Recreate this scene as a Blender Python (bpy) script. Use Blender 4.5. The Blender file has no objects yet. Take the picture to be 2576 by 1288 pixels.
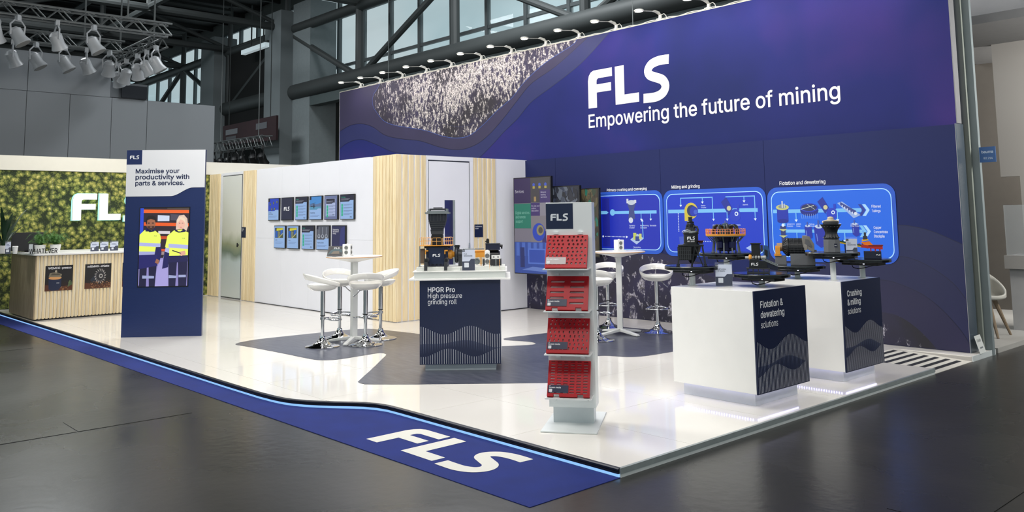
import bpy, bmesh, math, random
import numpy as np
from math import pi, sin, cos, radians, sqrt, atan2
from mathutils import Vector, Matrix, noise as mnoise
random.seed(7)
SC = bpy.context.scene
COL = SC.collection

# ------------------------------------------------------------------ camera
CAM = Vector((3.5186, -4.0468, 1.5256)); YAW, PITCH, ROLL, FPX, PY = -0.8325, 0.1048, -0.0133, 2128.86, 322.917
_F = Vector((sin(YAW)*cos(PITCH), cos(YAW)*cos(PITCH), sin(PITCH)))
_R0 = Vector((cos(YAW), -sin(YAW), 0)); _U0 = _R0.cross(_F)
_R = cos(ROLL)*_R0 + sin(ROLL)*_U0; _U = -sin(ROLL)*_R0 + cos(ROLL)*_U0
cd = bpy.data.cameras.new('camera'); cam = bpy.data.objects.new('camera', cd); COL.objects.link(cam)
cam.matrix_world = Matrix(((_R.x, _U.x, -_F.x, CAM.x), (_R.y, _U.y, -_F.y, CAM.y), (_R.z, _U.z, -_F.z, CAM.z), (0, 0, 0, 1)))
cd.sensor_fit = 'HORIZONTAL'; cd.sensor_width = 36; cd.lens = 36*FPX/2576
cd.shift_y = (PY-644)/2576; cd.clip_end = 400
SC.camera = cam
SC.view_settings.view_transform = 'Standard'; SC.view_settings.look = 'None'
SC.view_settings.gamma = 1; SC.view_settings.use_curve_mapping = False; SC.view_settings.exposure = 0.0

# ------------------------------------------------------------------ sky outside the hall windows
w = bpy.data.worlds.new('sky'); SC.world = w; w.use_nodes = True
nt = w.node_tree; nt.nodes.clear()
o = nt.nodes.new('ShaderNodeOutputWorld'); b = nt.nodes.new('ShaderNodeBackground')
tc = nt.nodes.new('ShaderNodeTexCoord'); nz = nt.nodes.new('ShaderNodeTexNoise'); rp = nt.nodes.new('ShaderNodeValToRGB')
nz.inputs['Scale'].default_value = 3.0; nz.inputs['Detail'].default_value = 5
nt.links.new(tc.outputs['Generated'], nz.inputs['Vector']); nt.links.new(nz.outputs['Fac'], rp.inputs['Fac'])
rp.color_ramp.elements[0].position = .35; rp.color_ramp.elements[0].color = (.27, .40, .44, 1)
rp.color_ramp.elements[1].position = .70; rp.color_ramp.elements[1].color = (.50, .55, .56, 1)
nt.links.new(rp.outputs['Color'], b.inputs['Color']); b.inputs['Strength'].default_value = 1.4
nt.links.new(b.outputs[0], o.inputs[0])

# ------------------------------------------------------------------ stand lighting (unseen overhead rig of flood lamps, plus one added side fill)
def area(name, loc, target, sx, sy, power, col=(1, .975, .94), spread=180):
    l = bpy.data.lights.new(name, 'AREA'); l.shape = 'RECTANGLE'; l.size = sx; l.size_y = sy; l.energy = power; l.color = col
    l.spread = radians(spread)
    ob = bpy.data.objects.new(name, l); COL.objects.link(ob); ob.location = loc
    ob.rotation_euler = (Vector(target)-Vector(loc)).to_track_quat('-Z', 'Y').to_euler()
    return ob
KEY = 0.78
area('rig_and_fill_light', (-1.6, .6, 5.4), (-2.0, 3.4, .4), 2.2, 1.0, 125*KEY)
area('rig_and_fill_light', (4.2, 2.4, 4.4), (-.3, 3.0, .5), 1.6, .8, 95*KEY)  # not part of the rig: fill added to brighten the navy cube faces
area('rig_and_fill_light', (-5.0, -.4, 5.4), (-5.6, 3.4, .8), 2.4, 1.0, 190*KEY)
area('rig_and_fill_light', (-8.8, -.8, 5.4), (-9.2, 3.2, .9), 2.4, 1.0, 190*KEY)
area('rig_and_fill_light', (-11.6, .6, 5.2), (-14.0, 1.0, 1.2), 1.6, 1.6, 120*KEY)
area('rig_and_fill_light', (-3.6, 3.6, 5.2), (-3.8, 4.6, 0.), 2.4, 1.6, 110*KEY)
area('rig_and_fill_light', (1.2, -1.8, 4.8), (-1.6, 2.2, .6), 1.8, .8, 130*KEY)
area('rig_and_fill_light', (-3.4, -3.0, 4.8), (-3.6, 1.4, .5), 2.4, .8, 120*KEY)

for hx, hy in ((-30, 4), (-14, 9.5), (-22, -8)):
    area('hall_fill', (hx, hy, 12.2), (hx, hy, 0), 6, 3, 1500, (.92, .97, 1.))  # unseen area lights, added to lift the dark hall
area('neighbour_fill', (2.6, 7.2, 3.3), (-.6, 9.0, 2.2), 1, 1, 200)  # off-frame fill, added to brighten the stand next door
area('neighbour_fill', (1.6, 9.8, 3.2), (-1.4, 10.6, 1.6), .8, .6, 200)  # second added fill, aimed at the back panel
# ------------------------------------------------------------------ pixel -> world helpers (2576x1288 frame)
def ray(px, py): return (_F + _R*((px-1288)/FPX) - _U*((py-PY)/FPX)).normalized()
def onX(px, py, X): v = ray(px, py); return CAM + v*((X-CAM.x)/v.x)
def onY(px, py, Y): v = ray(px, py); return CAM + v*((Y-CAM.y)/v.y)
def onZ(px, py, Z): v = ray(px, py); return CAM + v*((Z-CAM.z)/v.z)

# ------------------------------------------------------------------ materials
def lin(c):
    return tuple(((x/255)/12.92 if x/255 <= .04045 else ((x/255+.055)/1.055)**2.4) for x in c)
MATS = {}
def mat(name, rgb, rough=.5, metal=0., var=.03, vs=8., bump=0., bs=60., emit=0., spec=.5, coat=0., trans=0., alpha=1.):
    if name in MATS: return MATS[name]
    m = bpy.data.materials.new(name); m.use_nodes = True; t = m.node_tree; n = t.nodes; L = t.links
    p = n['Principled BSDF']; c = lin(rgb)
    p.inputs['Roughness'].default_value = rough; p.inputs['Metallic'].default_value = metal
    p.inputs['Specular IOR Level'].default_value = spec; p.inputs['Coat Weight'].default_value = coat
    p.inputs['Transmission Weight'].default_value = trans; p.inputs['Alpha'].default_value = alpha
    p.inputs['Base Color'].default_value = (*c, 1)
    if var > 0:
        g = n.new('ShaderNodeTexCoord'); z = n.new('ShaderNodeTexNoise'); z.inputs['Scale'].default_value = vs; z.inputs['Detail'].default_value = 3
        r = n.new('ShaderNodeValToRGB'); r.color_ramp.elements[0].position = .3; r.color_ramp.elements[1].position = .7
        r.color_ramp.elements[0].color = (*[max(0, x*(1-var)) for x in c], 1); r.color_ramp.elements[1].color = (*[min(1, x*(1+var)) for x in c], 1)
        L.new(g.outputs['Object'], z.inputs['Vector']); L.new(z.outputs['Fac'], r.inputs['Fac']); L.new(r.outputs['Color'], p.inputs['Base Color'])
    if bump > 0:
        g = n.new('ShaderNodeTexCoord'); z = n.new('ShaderNodeTexNoise'); z.inputs['Scale'].default_value = bs
        bm = n.new('ShaderNodeBump'); bm.inputs['Strength'].default_value = bump; bm.inputs['Distance'].default_value = .01
        L.new(g.outputs['Object'], z.inputs['Vector']); L.new(z.outputs['Fac'], bm.inputs['Height']); L.new(bm.outputs['Normal'], p.inputs['Normal'])
    if emit > 0:
        p.inputs['Emission Color'].default_value = (*c, 1); p.inputs['Emission Strength'].default_value = emit
    MATS[name] = m; return m

def print_mat(emit=0., rough=.5, spec=.5):
    name = 'printed_surface_%g_%g_%g' % (emit, rough, spec)
    if name in MATS: return MATS[name]
    m = bpy.data.materials.new(name); m.use_nodes = True; t = m.node_tree; n = t.nodes; L = t.links
    p = n['Principled BSDF']; a = n.new('ShaderNodeVertexColor'); a.layer_name = 'Col'
    L.new(a.outputs['Color'], p.inputs['Base Color']); p.inputs['Roughness'].default_value = rough; p.inputs['Specular IOR Level'].default_value = spec
    if emit > 0:
        L.new(a.outputs['Color'], p.inputs['Emission Color']); p.inputs['Emission Strength'].default_value = emit
        mx = n.new('ShaderNodeMix'); mx.data_type = 'RGBA'; mx.inputs['Factor'].default_value = .75
        mx.inputs['B'].default_value = (.01, .01, .012, 1); L.new(a.outputs['Color'], mx.inputs['A']); L.new(mx.outputs['Result'], p.inputs['Base Color'])
    MATS[name] = m; return m

def node_mat(name):
    m = bpy.data.materials.new(name); m.use_nodes = True; MATS[name] = m
    return m, m.node_tree.nodes, m.node_tree.links, m.node_tree.nodes['Principled BSDF']
def ramp(n, stops):
    r = n.new('ShaderNodeValToRGB'); e = r.color_ramp.elements
    while len(e) < len(stops): e.new(.5)
    for k, (p, c) in enumerate(stops): e[k].position = p; e[k].color = (*lin(c), 1) if len(c) == 3 else c
    return r
def math_n(n, L, op, a, b=None, clamp=False):
    m = n.new('ShaderNodeMath'); m.operation = op; m.use_clamp = clamp
    for i, x in enumerate((a, b)):
        if x is None: continue
        if isinstance(x, (int, float)): m.inputs[i].default_value = x
        else: L.new(x, m.inputs[i])
    return m.outputs[0]

# dark polished hall floor
m, n, L, p = node_mat('dark_hall_floor')
g = n.new('ShaderNodeTexCoord'); z1 = n.new('ShaderNodeTexNoise'); z1.inputs['Scale'].default_value = .55; z1.inputs['Detail'].default_value = 6; z1.inputs['Distortion'].default_value = .6
z2 = n.new('ShaderNodeTexNoise'); z2.inputs['Scale'].default_value = 14; z2.inputs['Detail'].default_value = 8
mp = n.new('ShaderNodeMapping'); mp.inputs['Scale'].default_value = (1, 6, 1); mp.inputs['Rotation'].default_value = (0, 0, .5)
z3 = n.new('ShaderNodeTexNoise'); z3.inputs['Scale'].default_value = 18; z3.inputs['Detail'].default_value = 8; z3.inputs['Distortion'].default_value = 3
L.new(g.outputs['Object'], mp.inputs['Vector']); L.new(mp.outputs[0], z3.inputs['Vector'])
L.new(g.outputs['Object'], z1.inputs['Vector']); L.new(g.outputs['Object'], z2.inputs['Vector'])
r = ramp(n, [(.3, (34, 34, 33)), (.7, (54, 52, 49))]); L.new(z1.outputs['Fac'], r.inputs['Fac'])
r3 = ramp(n, [(.66, (0, 0, 0)), (.74, (40, 38, 36))]); L.new(z3.outputs['Fac'], r3.inputs['Fac'])
ad = n.new('ShaderNodeMix'); ad.data_type = 'RGBA'; ad.blend_type = 'ADD'; ad.inputs['Factor'].default_value = .5
L.new(r.outputs['Color'], ad.inputs['A']); L.new(r3.outputs['Color'], ad.inputs['B']); L.new(ad.outputs['Result'], p.inputs['Base Color'])
rr = n.new('ShaderNodeMapRange'); rr.inputs['To Min'].default_value = .16; rr.inputs['To Max'].default_value = .42; L.new(z1.outputs['Fac'], rr.inputs['Value']); L.new(rr.outputs[0], p.inputs['Roughness'])
bm = n.new('ShaderNodeBump'); bm.inputs['Strength'].default_value = .06; bm.inputs['Distance'].default_value = .02; L.new(z2.outputs['Fac'], bm.inputs['Height']); L.new(bm.outputs[0], p.inputs['Normal'])
p.inputs['Specular IOR Level'].default_value = .36
FLOOR_M = m

def wood(name, a, b_, scale=1., rnd=.35):
    m, n, L, p = node_mat(name)
    g = n.new('ShaderNodeTexCoord'); oi = n.new('ShaderNodeObjectInfo')
    mp = n.new('ShaderNodeMapping'); mp.inputs['Scale'].default_value = (14*scale, 14*scale, .9*scale)
    av = n.new('ShaderNodeVectorMath'); av.operation = 'ADD'; L.new(g.outputs['Object'], av.inputs[0]); L.new(oi.outputs['Location'], av.inputs[1])
    L.new(av.outputs[0], mp.inputs['Vector'])
    z = n.new('ShaderNodeTexNoise'); z.inputs['Scale'].default_value = 2.2; z.inputs['Detail'].default_value = 6; z.inputs['Distortion'].default_value = 1.2
    L.new(mp.outputs[0], z.inputs['Vector'])
    r = ramp(n, [(.3, a), (.7, b_)]); L.new(z.outputs['Fac'], r.inputs['Fac'])
    hs = n.new('ShaderNodeHueSaturation'); L.new(r.outputs['Color'], hs.inputs['Color'])
    mr = n.new('ShaderNodeMapRange'); mr.inputs['To Min'].default_value = 1-rnd*.4; mr.inputs['To Max'].default_value = 1.06; L.new(oi.outputs['Random'], mr.inputs['Value']); L.new(mr.outputs[0], hs.inputs['Value'])
    L.new(hs.outputs[0], p.inputs['Base Color']); p.inputs['Roughness'].default_value = .55
    return m
WOOD = wood('pale_ash_wood', (222, 198, 152), (238, 222, 186), .7)
WOOD_G = wood('grey_oak_wood', (140, 122, 98), (176, 158, 130), 1., .1)

# printed rock face
def rock_mat(name, cx, cz, rx, rz, base, light, th=.60, sc=9., pull=.16, purple=(58, 48, 92)):
    m, n, L, p = node_mat(name)
    g = n.new('ShaderNodeTexCoord'); mp = n.new('ShaderNodeMapping'); mp.inputs['Rotation'].default_value = (0, .6, 0); mp.inputs['Scale'].default_value = (1.5, 1, .8)
    L.new(g.outputs['Object'], mp.inputs['Vector'])
    z = n.new('ShaderNodeTexNoise'); z.inputs['Scale'].default_value = sc; z.inputs['Detail'].default_value = 9; z.inputs['Roughness'].default_value = .68; z.inputs['Distortion'].default_value = .5
    L.new(mp.outputs[0], z.inputs['Vector'])
    big = n.new('ShaderNodeTexNoise'); big.inputs['Scale'].default_value = 1.3; big.inputs['Detail'].default_value = 3; L.new(g.outputs['Object'], big.inputs['Vector'])
    sx = n.new('ShaderNodeSeparateXYZ'); L.new(g.outputs['Object'], sx.inputs[0])
    dx = math_n(n, L, 'DIVIDE', math_n(n, L, 'SUBTRACT', sx.outputs['X'], cx), rx); dz = math_n(n, L, 'DIVIDE', math_n(n, L, 'SUBTRACT', sx.outputs['Z'], cz), rz)
    d = math_n(n, L, 'SQRT', math_n(n, L, 'ADD', math_n(n, L, 'MULTIPLY', dx, dx), math_n(n, L, 'MULTIPLY', dz, dz)))
    mk = math_n(n, L, 'SUBTRACT', 1.0, d, True)
    val = math_n(n, L, 'ADD', math_n(n, L, 'ADD', z.outputs['Fac'], math_n(n, L, 'MULTIPLY', mk, pull)), math_n(n, L, 'MULTIPLY', math_n(n, L, 'SUBTRACT', big.outputs['Fac'], .5), .25))
    r = ramp(n, [(0, (0, 0, 0, 1)), (th, (0, 0, 0, 1)), (th+.05, (1, 1, 1, 1))]); L.new(val, r.inputs['Fac'])
    rc = ramp(n, [(.35, base), (.65, purple)]); L.new(big.outputs['Fac'], rc.inputs['Fac'])
    fine = n.new('ShaderNodeTexNoise'); fine.inputs['Scale'].default_value = sc*3.3; fine.inputs['Detail'].default_value = 4; L.new(g.outputs['Object'], fine.inputs['Vector'])
    fl = ramp(n, [(.38, tuple(int(v*.45) for v in light)), (.6, light)]); L.new(fine.outputs['Fac'], fl.inputs['Fac'])
    mx = n.new('ShaderNodeMix'); mx.data_type = 'RGBA'; L.new(r.outputs['Color'], mx.inputs['Factor']); L.new(rc.outputs['Color'], mx.inputs['A']); L.new(fl.outputs['Color'], mx.inputs['B'])
    L.new(mx.outputs['Result'], p.inputs['Base Color']); p.inputs['Roughness'].default_value = .6
    return m
ROCK_TOP = rock_mat('printed_rock_bright', -9.0, 4.1, 3.3, 1.25, (40, 34, 40), (222, 212, 202), .57, 11., .14, (52, 44, 70))
ROCK_LOW = rock_mat('printed_rock_dark', -4.6, -.1, 9.0, 1.5, (26, 24, 32), (176, 172, 184), .625, 7., .10, (36, 33, 64))

# foliage print
m, n, L, p = node_mat('printed_forest_canopy')
g = n.new('ShaderNodeTexCoord'); z = n.new('ShaderNodeTexNoise'); z.inputs['Scale'].default_value = 7; z.inputs['Detail'].default_value = 5
L.new(g.outputs['Object'], z.inputs['Vector'])
mv = n.new('ShaderNodeMix'); mv.data_type = 'RGBA'; mv.inputs['Factor'].default_value = .06; L.new(g.outputs['Object'], mv.inputs['A']); L.new(z.outputs['Color'], mv.inputs['B'])
vo = n.new('ShaderNodeTexVoronoi'); vo.feature = 'SMOOTH_F1'; vo.inputs['Scale'].default_value = 12.; vo.inputs['Smoothness'].default_value = .12; L.new(mv.outputs['Result'], vo.inputs['Vector'])
v2 = n.new('ShaderNodeTexVoronoi'); v2.inputs['Scale'].default_value = 42; L.new(mv.outputs['Result'], v2.inputs['Vector'])
sm = math_n(n, L, 'ADD', math_n(n, L, 'MULTIPLY', vo.outputs['Distance'], 1.1), math_n(n, L, 'MULTIPLY', v2.outputs['Distance'], .42))
r = ramp(n, [(.16, (232, 222, 138)), (.42, (176, 172, 88)), (.70, (112, 122, 58)), (1.0, (40, 52, 26))]); L.new(sm, r.inputs['Fac'])
z4 = n.new('ShaderNodeTexNoise'); z4.inputs['Scale'].default_value = 2.2; L.new(g.outputs['Object'], z4.inputs['Vector'])
hs = n.new('ShaderNodeHueSaturation'); L.new(r.outputs['Color'], hs.inputs['Color']); mr = n.new('ShaderNodeMapRange'); mr.inputs['To Min'].default_value = .47; mr.inputs['To Max'].default_value = .53
L.new(z4.outputs['Fac'], mr.inputs['Value']); L.new(mr.outputs[0], hs.inputs['Hue']); L.new(hs.outputs[0], p.inputs['Base Color']); p.inputs['Roughness'].default_value = .8
bm = n.new('ShaderNodeBump'); bm.inputs['Strength'].default_value = .5; bm.inputs['Distance'].default_value = .03; bm.invert = True; L.new(sm, bm.inputs['Height']); L.new(bm.outputs[0], p.inputs['Normal'])
FOREST = m

WHITE = mat('white_laminate', (236, 235, 232), .32, var=.01)
WALLW = mat('white_wall_panel', (226, 227, 234), .42, var=.015, vs=2.)
TILE = mat('white_gloss_floor_tile', (238, 234, 227), .06, var=.012, vs=1.2, spec=.45)
CHROME = mat('chrome', (205, 206, 208), .07, 1., var=0)
SHELL = mat('white_gloss_plastic', (240, 238, 232), .12, var=0, coat=.6)
BLACK = mat('black_plastic', (18, 18, 21), .35, var=.1)
DGREY = mat('dark_grey_plastic', (52, 54, 58), .45, var=.05)
MGREY = mat('mid_grey_plastic', (98, 99, 103), .5, var=.05)
NAVY = mat('navy_laminate', (18, 29, 62), .38, var=.04)
NAVYP = mat('navy_model_plastic', (22, 27, 52), .4, var=.05)
ALU = mat('anodised_aluminium', (150, 158, 158), .45, .1, var=.08, vs=12.)
DRAIL = mat('dark_rail_profile', (30, 34, 46), .35, .3, var=.05)
GOLD = mat('orange_model_plastic', (222, 150, 48), .45, var=.06)
RED = mat('red_polyurethane', (172, 12, 26), .42, var=.06, spec=.35)
STEEL = mat('steel_grey_paint', (112, 120, 122), .5, var=.06)
ROOFD = mat('dark_roof_sheet', (26, 27, 27), .7, var=.2, vs=1.)
HGREY = mat('grey_hall_steel', (58, 62, 62), .6, var=.05, vs=1.)
CONC = mat('pale_hall_concrete', (112, 119, 121), .8, var=.05, vs=.6)
GLASS = mat('clear_glass', (235, 242, 242), .02, var=0, trans=1.)
ACRYL = mat('clear_acrylic', (232, 240, 244), .04, var=0, alpha=.035, spec=.3)
BRACK = mat('white_lamp_paint', (215, 214, 205), .4, var=.02)

# ------------------------------------------------------------------ mesh builder
class MB:
    def __init__(s): s.v = []; s.f = []; s.T = Matrix()
    def add(s, vs, fs):
        k = len(s.v); s.v += [tuple(s.T @ Vector(q)) for q in vs]; s.f += [tuple(i+k for i in f) for f in fs]; return s
    def box(s, x0, x1, y0, y1, z0, z1):
        return s.add([(x0, y0, z0), (x1, y0, z0), (x1, y1, z0), (x0, y1, z0), (x0, y0, z1), (x1, y0, z1), (x1, y1, z1), (x0, y1, z1)],
                     [(0, 3, 2, 1), (4, 5, 6, 7), (0, 1, 5, 4), (1, 2, 6, 5), (2, 3, 7, 6), (3, 0, 4, 7)])
    def bar(s, a, b, w, h=None, up=(0, 0, 1)):
        a, b = Vector(a), Vector(b); h = w if h is None else h; d = (b-a).normalized(); u = Vector(up)
        if abs(d.dot(u)) > .98: u = Vector((1, 0, 0))
        r = d.cross(u).normalized()*w/2; q = r.cross(d).normalized()*h/2
        return s.add([a-r-q, a+r-q, a+r+q, a-r+q, b-r-q, b+r-q, b+r+q, b-r+q], [(0, 3, 2, 1), (4, 5, 6, 7), (0, 1, 5, 4), (1, 2, 6, 5), (2, 3, 7, 6), (3, 0, 4, 7)])
    def tube(s, pts, r, n=8, closed=False, cap=True, flat=1.):
        P = [Vector(q) for q in pts]; N = len(P); rs = r if isinstance(r, (list, tuple)) else [r]*N; vs = []; prev = None
        for i, q in enumerate(P):
            if closed: d = P[(i+1) % N]-P[i-1]
            else: d = P[min(i+1, N-1)]-P[max(i-1, 0)]
            d.normalize()
            if prev is None:
                u = Vector((0, 0, 1)) if abs(d.z) < .9 else Vector((1, 0, 0)); a = d.cross(u).normalized()
            else: a = (prev-d*prev.dot(d)).normalized()
            prev = a; b_ = d.cross(a)
            for k in range(n): t = 2*pi*k/n; vs.append(q+a*cos(t)*rs[i]+b_*sin(t)*rs[i]*flat)
        fs = []
        for i in range(N if closed else N-1):
            j = (i+1) % N
            for k in range(n): fs.append((i*n+k, i*n+(k+1) % n, j*n+(k+1) % n, j*n+k))
        if cap and not closed: fs += [tuple(range(n-1, -1, -1)), tuple((N-1)*n+k for k in range(n))]
        return s.add(vs, fs)
    def cyl(s, a, b, r, n=16, r2=None): return s.tube([a, b], [r, r if r2 is None else r2], n)
    def lathe(s, prof, n=24, c=(0, 0, 0), sy=1.):
        vs = []; fs = []
        for (r, z_) in prof:
            for k in range(n): t = 2*pi*k/n; vs.append((c[0]+r*cos(t), c[1]+r*sin(t)*sy, c[2]+z_))
        for i in range(len(prof)-1):
            for k in range(n): fs.append((i*n+k, i*n+(k+1) % n, (i+1)*n+(k+1) % n, (i+1)*n+k))
        fs.append(tuple(range(n-1, -1, -1))); fs.append(tuple((len(prof)-1)*n+k for k in range(n)))
        return s.add(vs, fs)
    def prism(s, pts, z0, z1):      # polygon in XY extruded in Z (ccw)
        k = len(pts)
        if sum(pts[i][0]*pts[(i+1) % k][1]-pts[(i+1) % k][0]*pts[i][1] for i in range(k)) < 0: pts = pts[::-1]
        return s.add([(x, y, z0) for x, y in pts]+[(x, y, z1) for x, y in pts],
                     [tuple(range(k-1, -1, -1)), tuple(range(k, 2*k))]+[(i, (i+1) % k, k+(i+1) % k, k+i) for i in range(k)])
    def prismy(s, pts, y0, y1):     # polygon in XZ extruded in Y
        T = s.T.copy(); s.T = T @ Matrix(((1, 0, 0, 0), (0, 0, -1, 0), (0, 1, 0, 0), (0, 0, 0, 1))); s.prism(pts, -y1, -y0); s.T = T; return s
    def prismx(s, pts, x0, x1):     # polygon in YZ extruded in X
        T = s.T.copy(); s.T = T @ Matrix(((0, 0, 1, 0), (1, 0, 0, 0), (0, 1, 0, 0), (0, 0, 0, 1))); s.prism(pts, x0, x1); s.T = T; return s
    def build(s, name, m, parent=None, bevel=0., smooth=35, **props):
        me = bpy.data.meshes.new(name); me.from_pydata(s.v, [], s.f); me.materials.append(m)
        if smooth: me.polygons.foreach_set('use_smooth', [True]*len(me.polygons)); me.set_sharp_from_angle(angle=radians(smooth))
        me.update(); ob = bpy.data.objects.new(name, me); COL.objects.link(ob)
        if parent: ob.parent = parent
        if bevel: bv = ob.modifiers.new('bevel', 'BEVEL'); bv.width = bevel; bv.segments = 2; bv.limit_method = 'ANGLE'; bv.angle_limit = radians(40)
        for k, v in props.items(): ob[k] = v
        return ob

def thing(name, label, cat, loc=(0, 0, 0), rz=0., group=None):
    ob = bpy.data.objects.new(name, None); ob.empty_display_size = .1; COL.objects.link(ob)
    ob.location = loc; ob.rotation_euler = (0, 0, rz); ob['label'] = label; ob['category'] = cat
    if group: ob['group'] = group
    return ob
def tag(ob, label, cat, group=None):
    ob['label'] = label; ob['category'] = cat
    if group: ob['group'] = group
    return ob
def struct(ob, label=None):
    ob['kind'] = 'structure'
    if label: ob['label'] = label
    return ob
def copy_tree(src, loc=None, rz=None, label=None, parent=None):
    c = src.copy(); COL.objects.link(c); c.parent = parent
    if loc is not None: c.location = loc
    if rz is not None: c.rotation_euler = (0, 0, rz)
    if label: c['label'] = label
    for ch in [q for q in bpy.data.objects if q.parent == src]: copy_tree(ch, parent=c)
    return c

# ------------------------------------------------------------------ lettering
_glyph = {}
# letter outlines: advance, then contours as x, y pairs, in thousandths of an em
GLYPHS = {}
GLYPHS['A'] = (480, [[16,0,201,509,276,509,463,0,395,0,287,302,264,372,239,456,213,371,191,302,85,0], [110,142,110,199,370,199,370,142]])
GLYPHS['B'] = (456, [[60,0,60,509,241,509,274,507,304,501,329,491,359,469,381,442,394,410,398,374,395,344,387,320,373,301,356,286,336,275,315,267,315,262,339,257,363,245,385,227,402,203,414,173,418,136,413,100,400,67,377,39,344,18,317,8,284,2,247,0], [125,57,245,57,281,60,309,67,330,80,349,105,355,137,352,161,342,184,327,203,306,218,279,228,248,231,125,231], [125,285,238,285,265,288,288,296,308,309,323,326,333,348,336,372,330,403,313,429,283,446,240,452,125,452]])
GLYPHS['C'] = (510, [[267,-7,225,-3,186,7,150,25,119,49,92,79,70,115,53,157,44,203,40,254,44,305,53,352,70,393,92,429,119,459,150,484,186,501,225,512,267,516,305,513,340,504,373,490,402,471,427,447,448,418,463,385,473,348,408,348,401,373,389,395,375,413,357,428,337,440,315,449,292,454,267,456,237,453,209,445,184,432,161,414,141,391,125,364,113,332,106,295,103,254,106,213,113,177,125,145,141,117,161,94,184,76,210,63,237,56,267,53,292,55,315,60,337,69,357,81,375,96,389,114,401,136,408,160,473,160,463,124,448,91,428,62,402,38,373,19,341,5,305,-4]])
GLYPHS['D'] = (502, [[219,0,96,0,96,57,215,57,254,60,288,68,318,81,343,99,363,122,379,149,390,181,397,216,399,255,397,294,390,329,379,361,364,388,344,410,320,428,291,441,258,449,221,452,93,452,93,509,225,509,273,505,315,495,353,478,385,455,412,426,433,391,449,351,458,306,462,255,458,205,449,159,433,119,411,83,384,54,351,31,312,14,268,3], [125,509,125,0,60,0,60,509]])
GLYPHS['E'] = (419, [[60,0,60,509,372,509,372,452,125,452,125,286,355,286,355,229,125,229,125,57,375,57,375,0]])
GLYPHS['F'] = (410, [[60,0,60,509,369,509,369,452,125,452,125,278,346,278,346,221,125,221,125,0]])
GLYPHS['G'] = (520, [[269,-7,225,-3,185,7,149,25,118,49,91,79,69,116,53,157,43,203,40,254,43,305,53,352,69,393,91,429,117,459,149,484,184,501,223,512,265,516,304,513,340,504,374,489,403,469,429,445,449,416,465,384,474,349,408,349,399,372,387,393,373,411,356,427,337,439,315,448,291,454,265,456,236,453,209,445,183,432,160,414,141,392,125,364,113,332,106,295,103,254,106,213,113,177,125,145,141,117,161,95,184,76,210,63,238,56,269,53,309,57,345,71,374,93,396,123,407,147,413,173,415,199,283,199,283,256,478,256,478,200,475,160,466,124,451,91,431,62,406,38,377,19,344,5,308,-4]])
GLYPHS['H'] = (517, [[60,0,60,509,125,509,125,289,392,289,392,509,457,509,457,0,392,0,392,232,125,232,125,0]])
GLYPHS['I'] = (301, [[31,0,31,57,118,57,118,452,31,452,31,509,269,509,269,452,183,452,183,57,269,57,269,0]])
GLYPHS['J'] = (396, [[185,-7,143,-2,106,11,75,33,52,63,38,100,33,145,33,173,98,173,98,145,104,104,122,74,149,56,185,50,220,56,248,74,266,104,272,145,272,509,336,509,336,145,332,100,318,63,294,33,263,11,227,-2]])
GLYPHS['K'] = (467, [[104,145,104,216,139,261,174,303,212,344,364,509,448,509,231,276,228,276], [60,0,60,509,125,509,125,334,124,225,125,193,125,0], [372,0,188,259,228,309,449,0]])
GLYPHS['L'] = (393, [[60,0,60,509,125,509,125,57,361,57,361,0]])
GLYPHS['M'] = (628, [[60,0,60,509,138,509,306,112,474,509,552,509,552,0,491,0,491,385,333,8,279,8,121,385,121,0]])
GLYPHS['N'] = (524, [[60,0,60,509,136,509,343,183,363,151,388,107,403,76,401,108,399,157,399,195,399,509,463,509,463,0,387,0,202,290,177,331,148,381,120,431,122,384,124,328,125,291,125,0]])
GLYPHS['O'] = (533, [[267,-7,225,-3,186,7,150,25,119,49,92,79,70,115,53,157,44,203,40,254,44,305,53,352,70,393,92,429,119,459,150,484,186,501,225,512,267,516,309,512,348,501,384,484,415,459,442,429,464,393,480,352,490,305,493,254,490,203,480,157,464,115,442,79,415,49,384,25,348,7,309,-3], [267,53,296,55,324,63,349,76,372,94,392,116,408,144,420,176,428,213,430,254,428,295,420,332,408,365,392,392,372,415,349,433,324,446,296,453,267,456,237,453,210,445,184,433,161,415,142,392,125,364,113,332,106,295,103,254,106,213,113,176,125,144,142,117,161,94,184,76,210,63,237,55]])
GLYPHS['P'] = (445, [[60,0,60,509,235,509,272,506,305,499,332,487,356,471,375,452,390,430,400,404,407,377,409,348,407,318,400,291,390,265,375,243,356,223,332,207,305,195,272,188,235,186,125,186,125,0], [125,186,109,186,109,242,125,242], [125,242,233,242,269,246,297,256,318,272,333,294,342,319,344,348,342,376,333,402,318,423,297,439,268,449,232,452,125,452]])
GLYPHS['R'] = (449, [[60,0,60,509,236,509,273,506,305,500,333,489,367,465,390,433,401,408,407,381,409,352,407,323,401,296,390,271,367,240,333,217,305,206,273,200,236,198,125,198,125,0], [125,198,96,198,96,255,125,255], [125,255,234,255,269,258,298,267,319,281,334,300,342,324,345,352,342,380,334,405,319,425,298,440,269,449,233,452,125,452], [353,0,230,229,303,229,428,0]])
GLYPHS['S'] = (447, [[224,-9,188,-7,156,-1,128,9,102,23,81,40,64,60,51,83,42,109,38,137,104,137,110,110,123,88,142,71,166,59,194,52,224,49,257,52,286,60,311,74,329,92,341,114,346,139,342,161,332,179,316,193,296,205,245,222,184,239,145,253,112,269,86,289,67,313,56,341,52,372,58,413,75,448,92,468,113,484,138,498,165,508,195,514,227,516,259,514,289,508,316,498,351,476,377,449,394,415,401,378,337,378,326,412,302,437,280,449,254,456,225,459,194,456,167,448,145,435,129,418,118,398,115,376,119,352,131,334,148,319,169,308,212,293,264,279,312,264,336,252,359,238,379,220,395,198,405,171,408,139,403,99,386,64,370,43,349,25,323,11,294,0,261,-7]])
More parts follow.
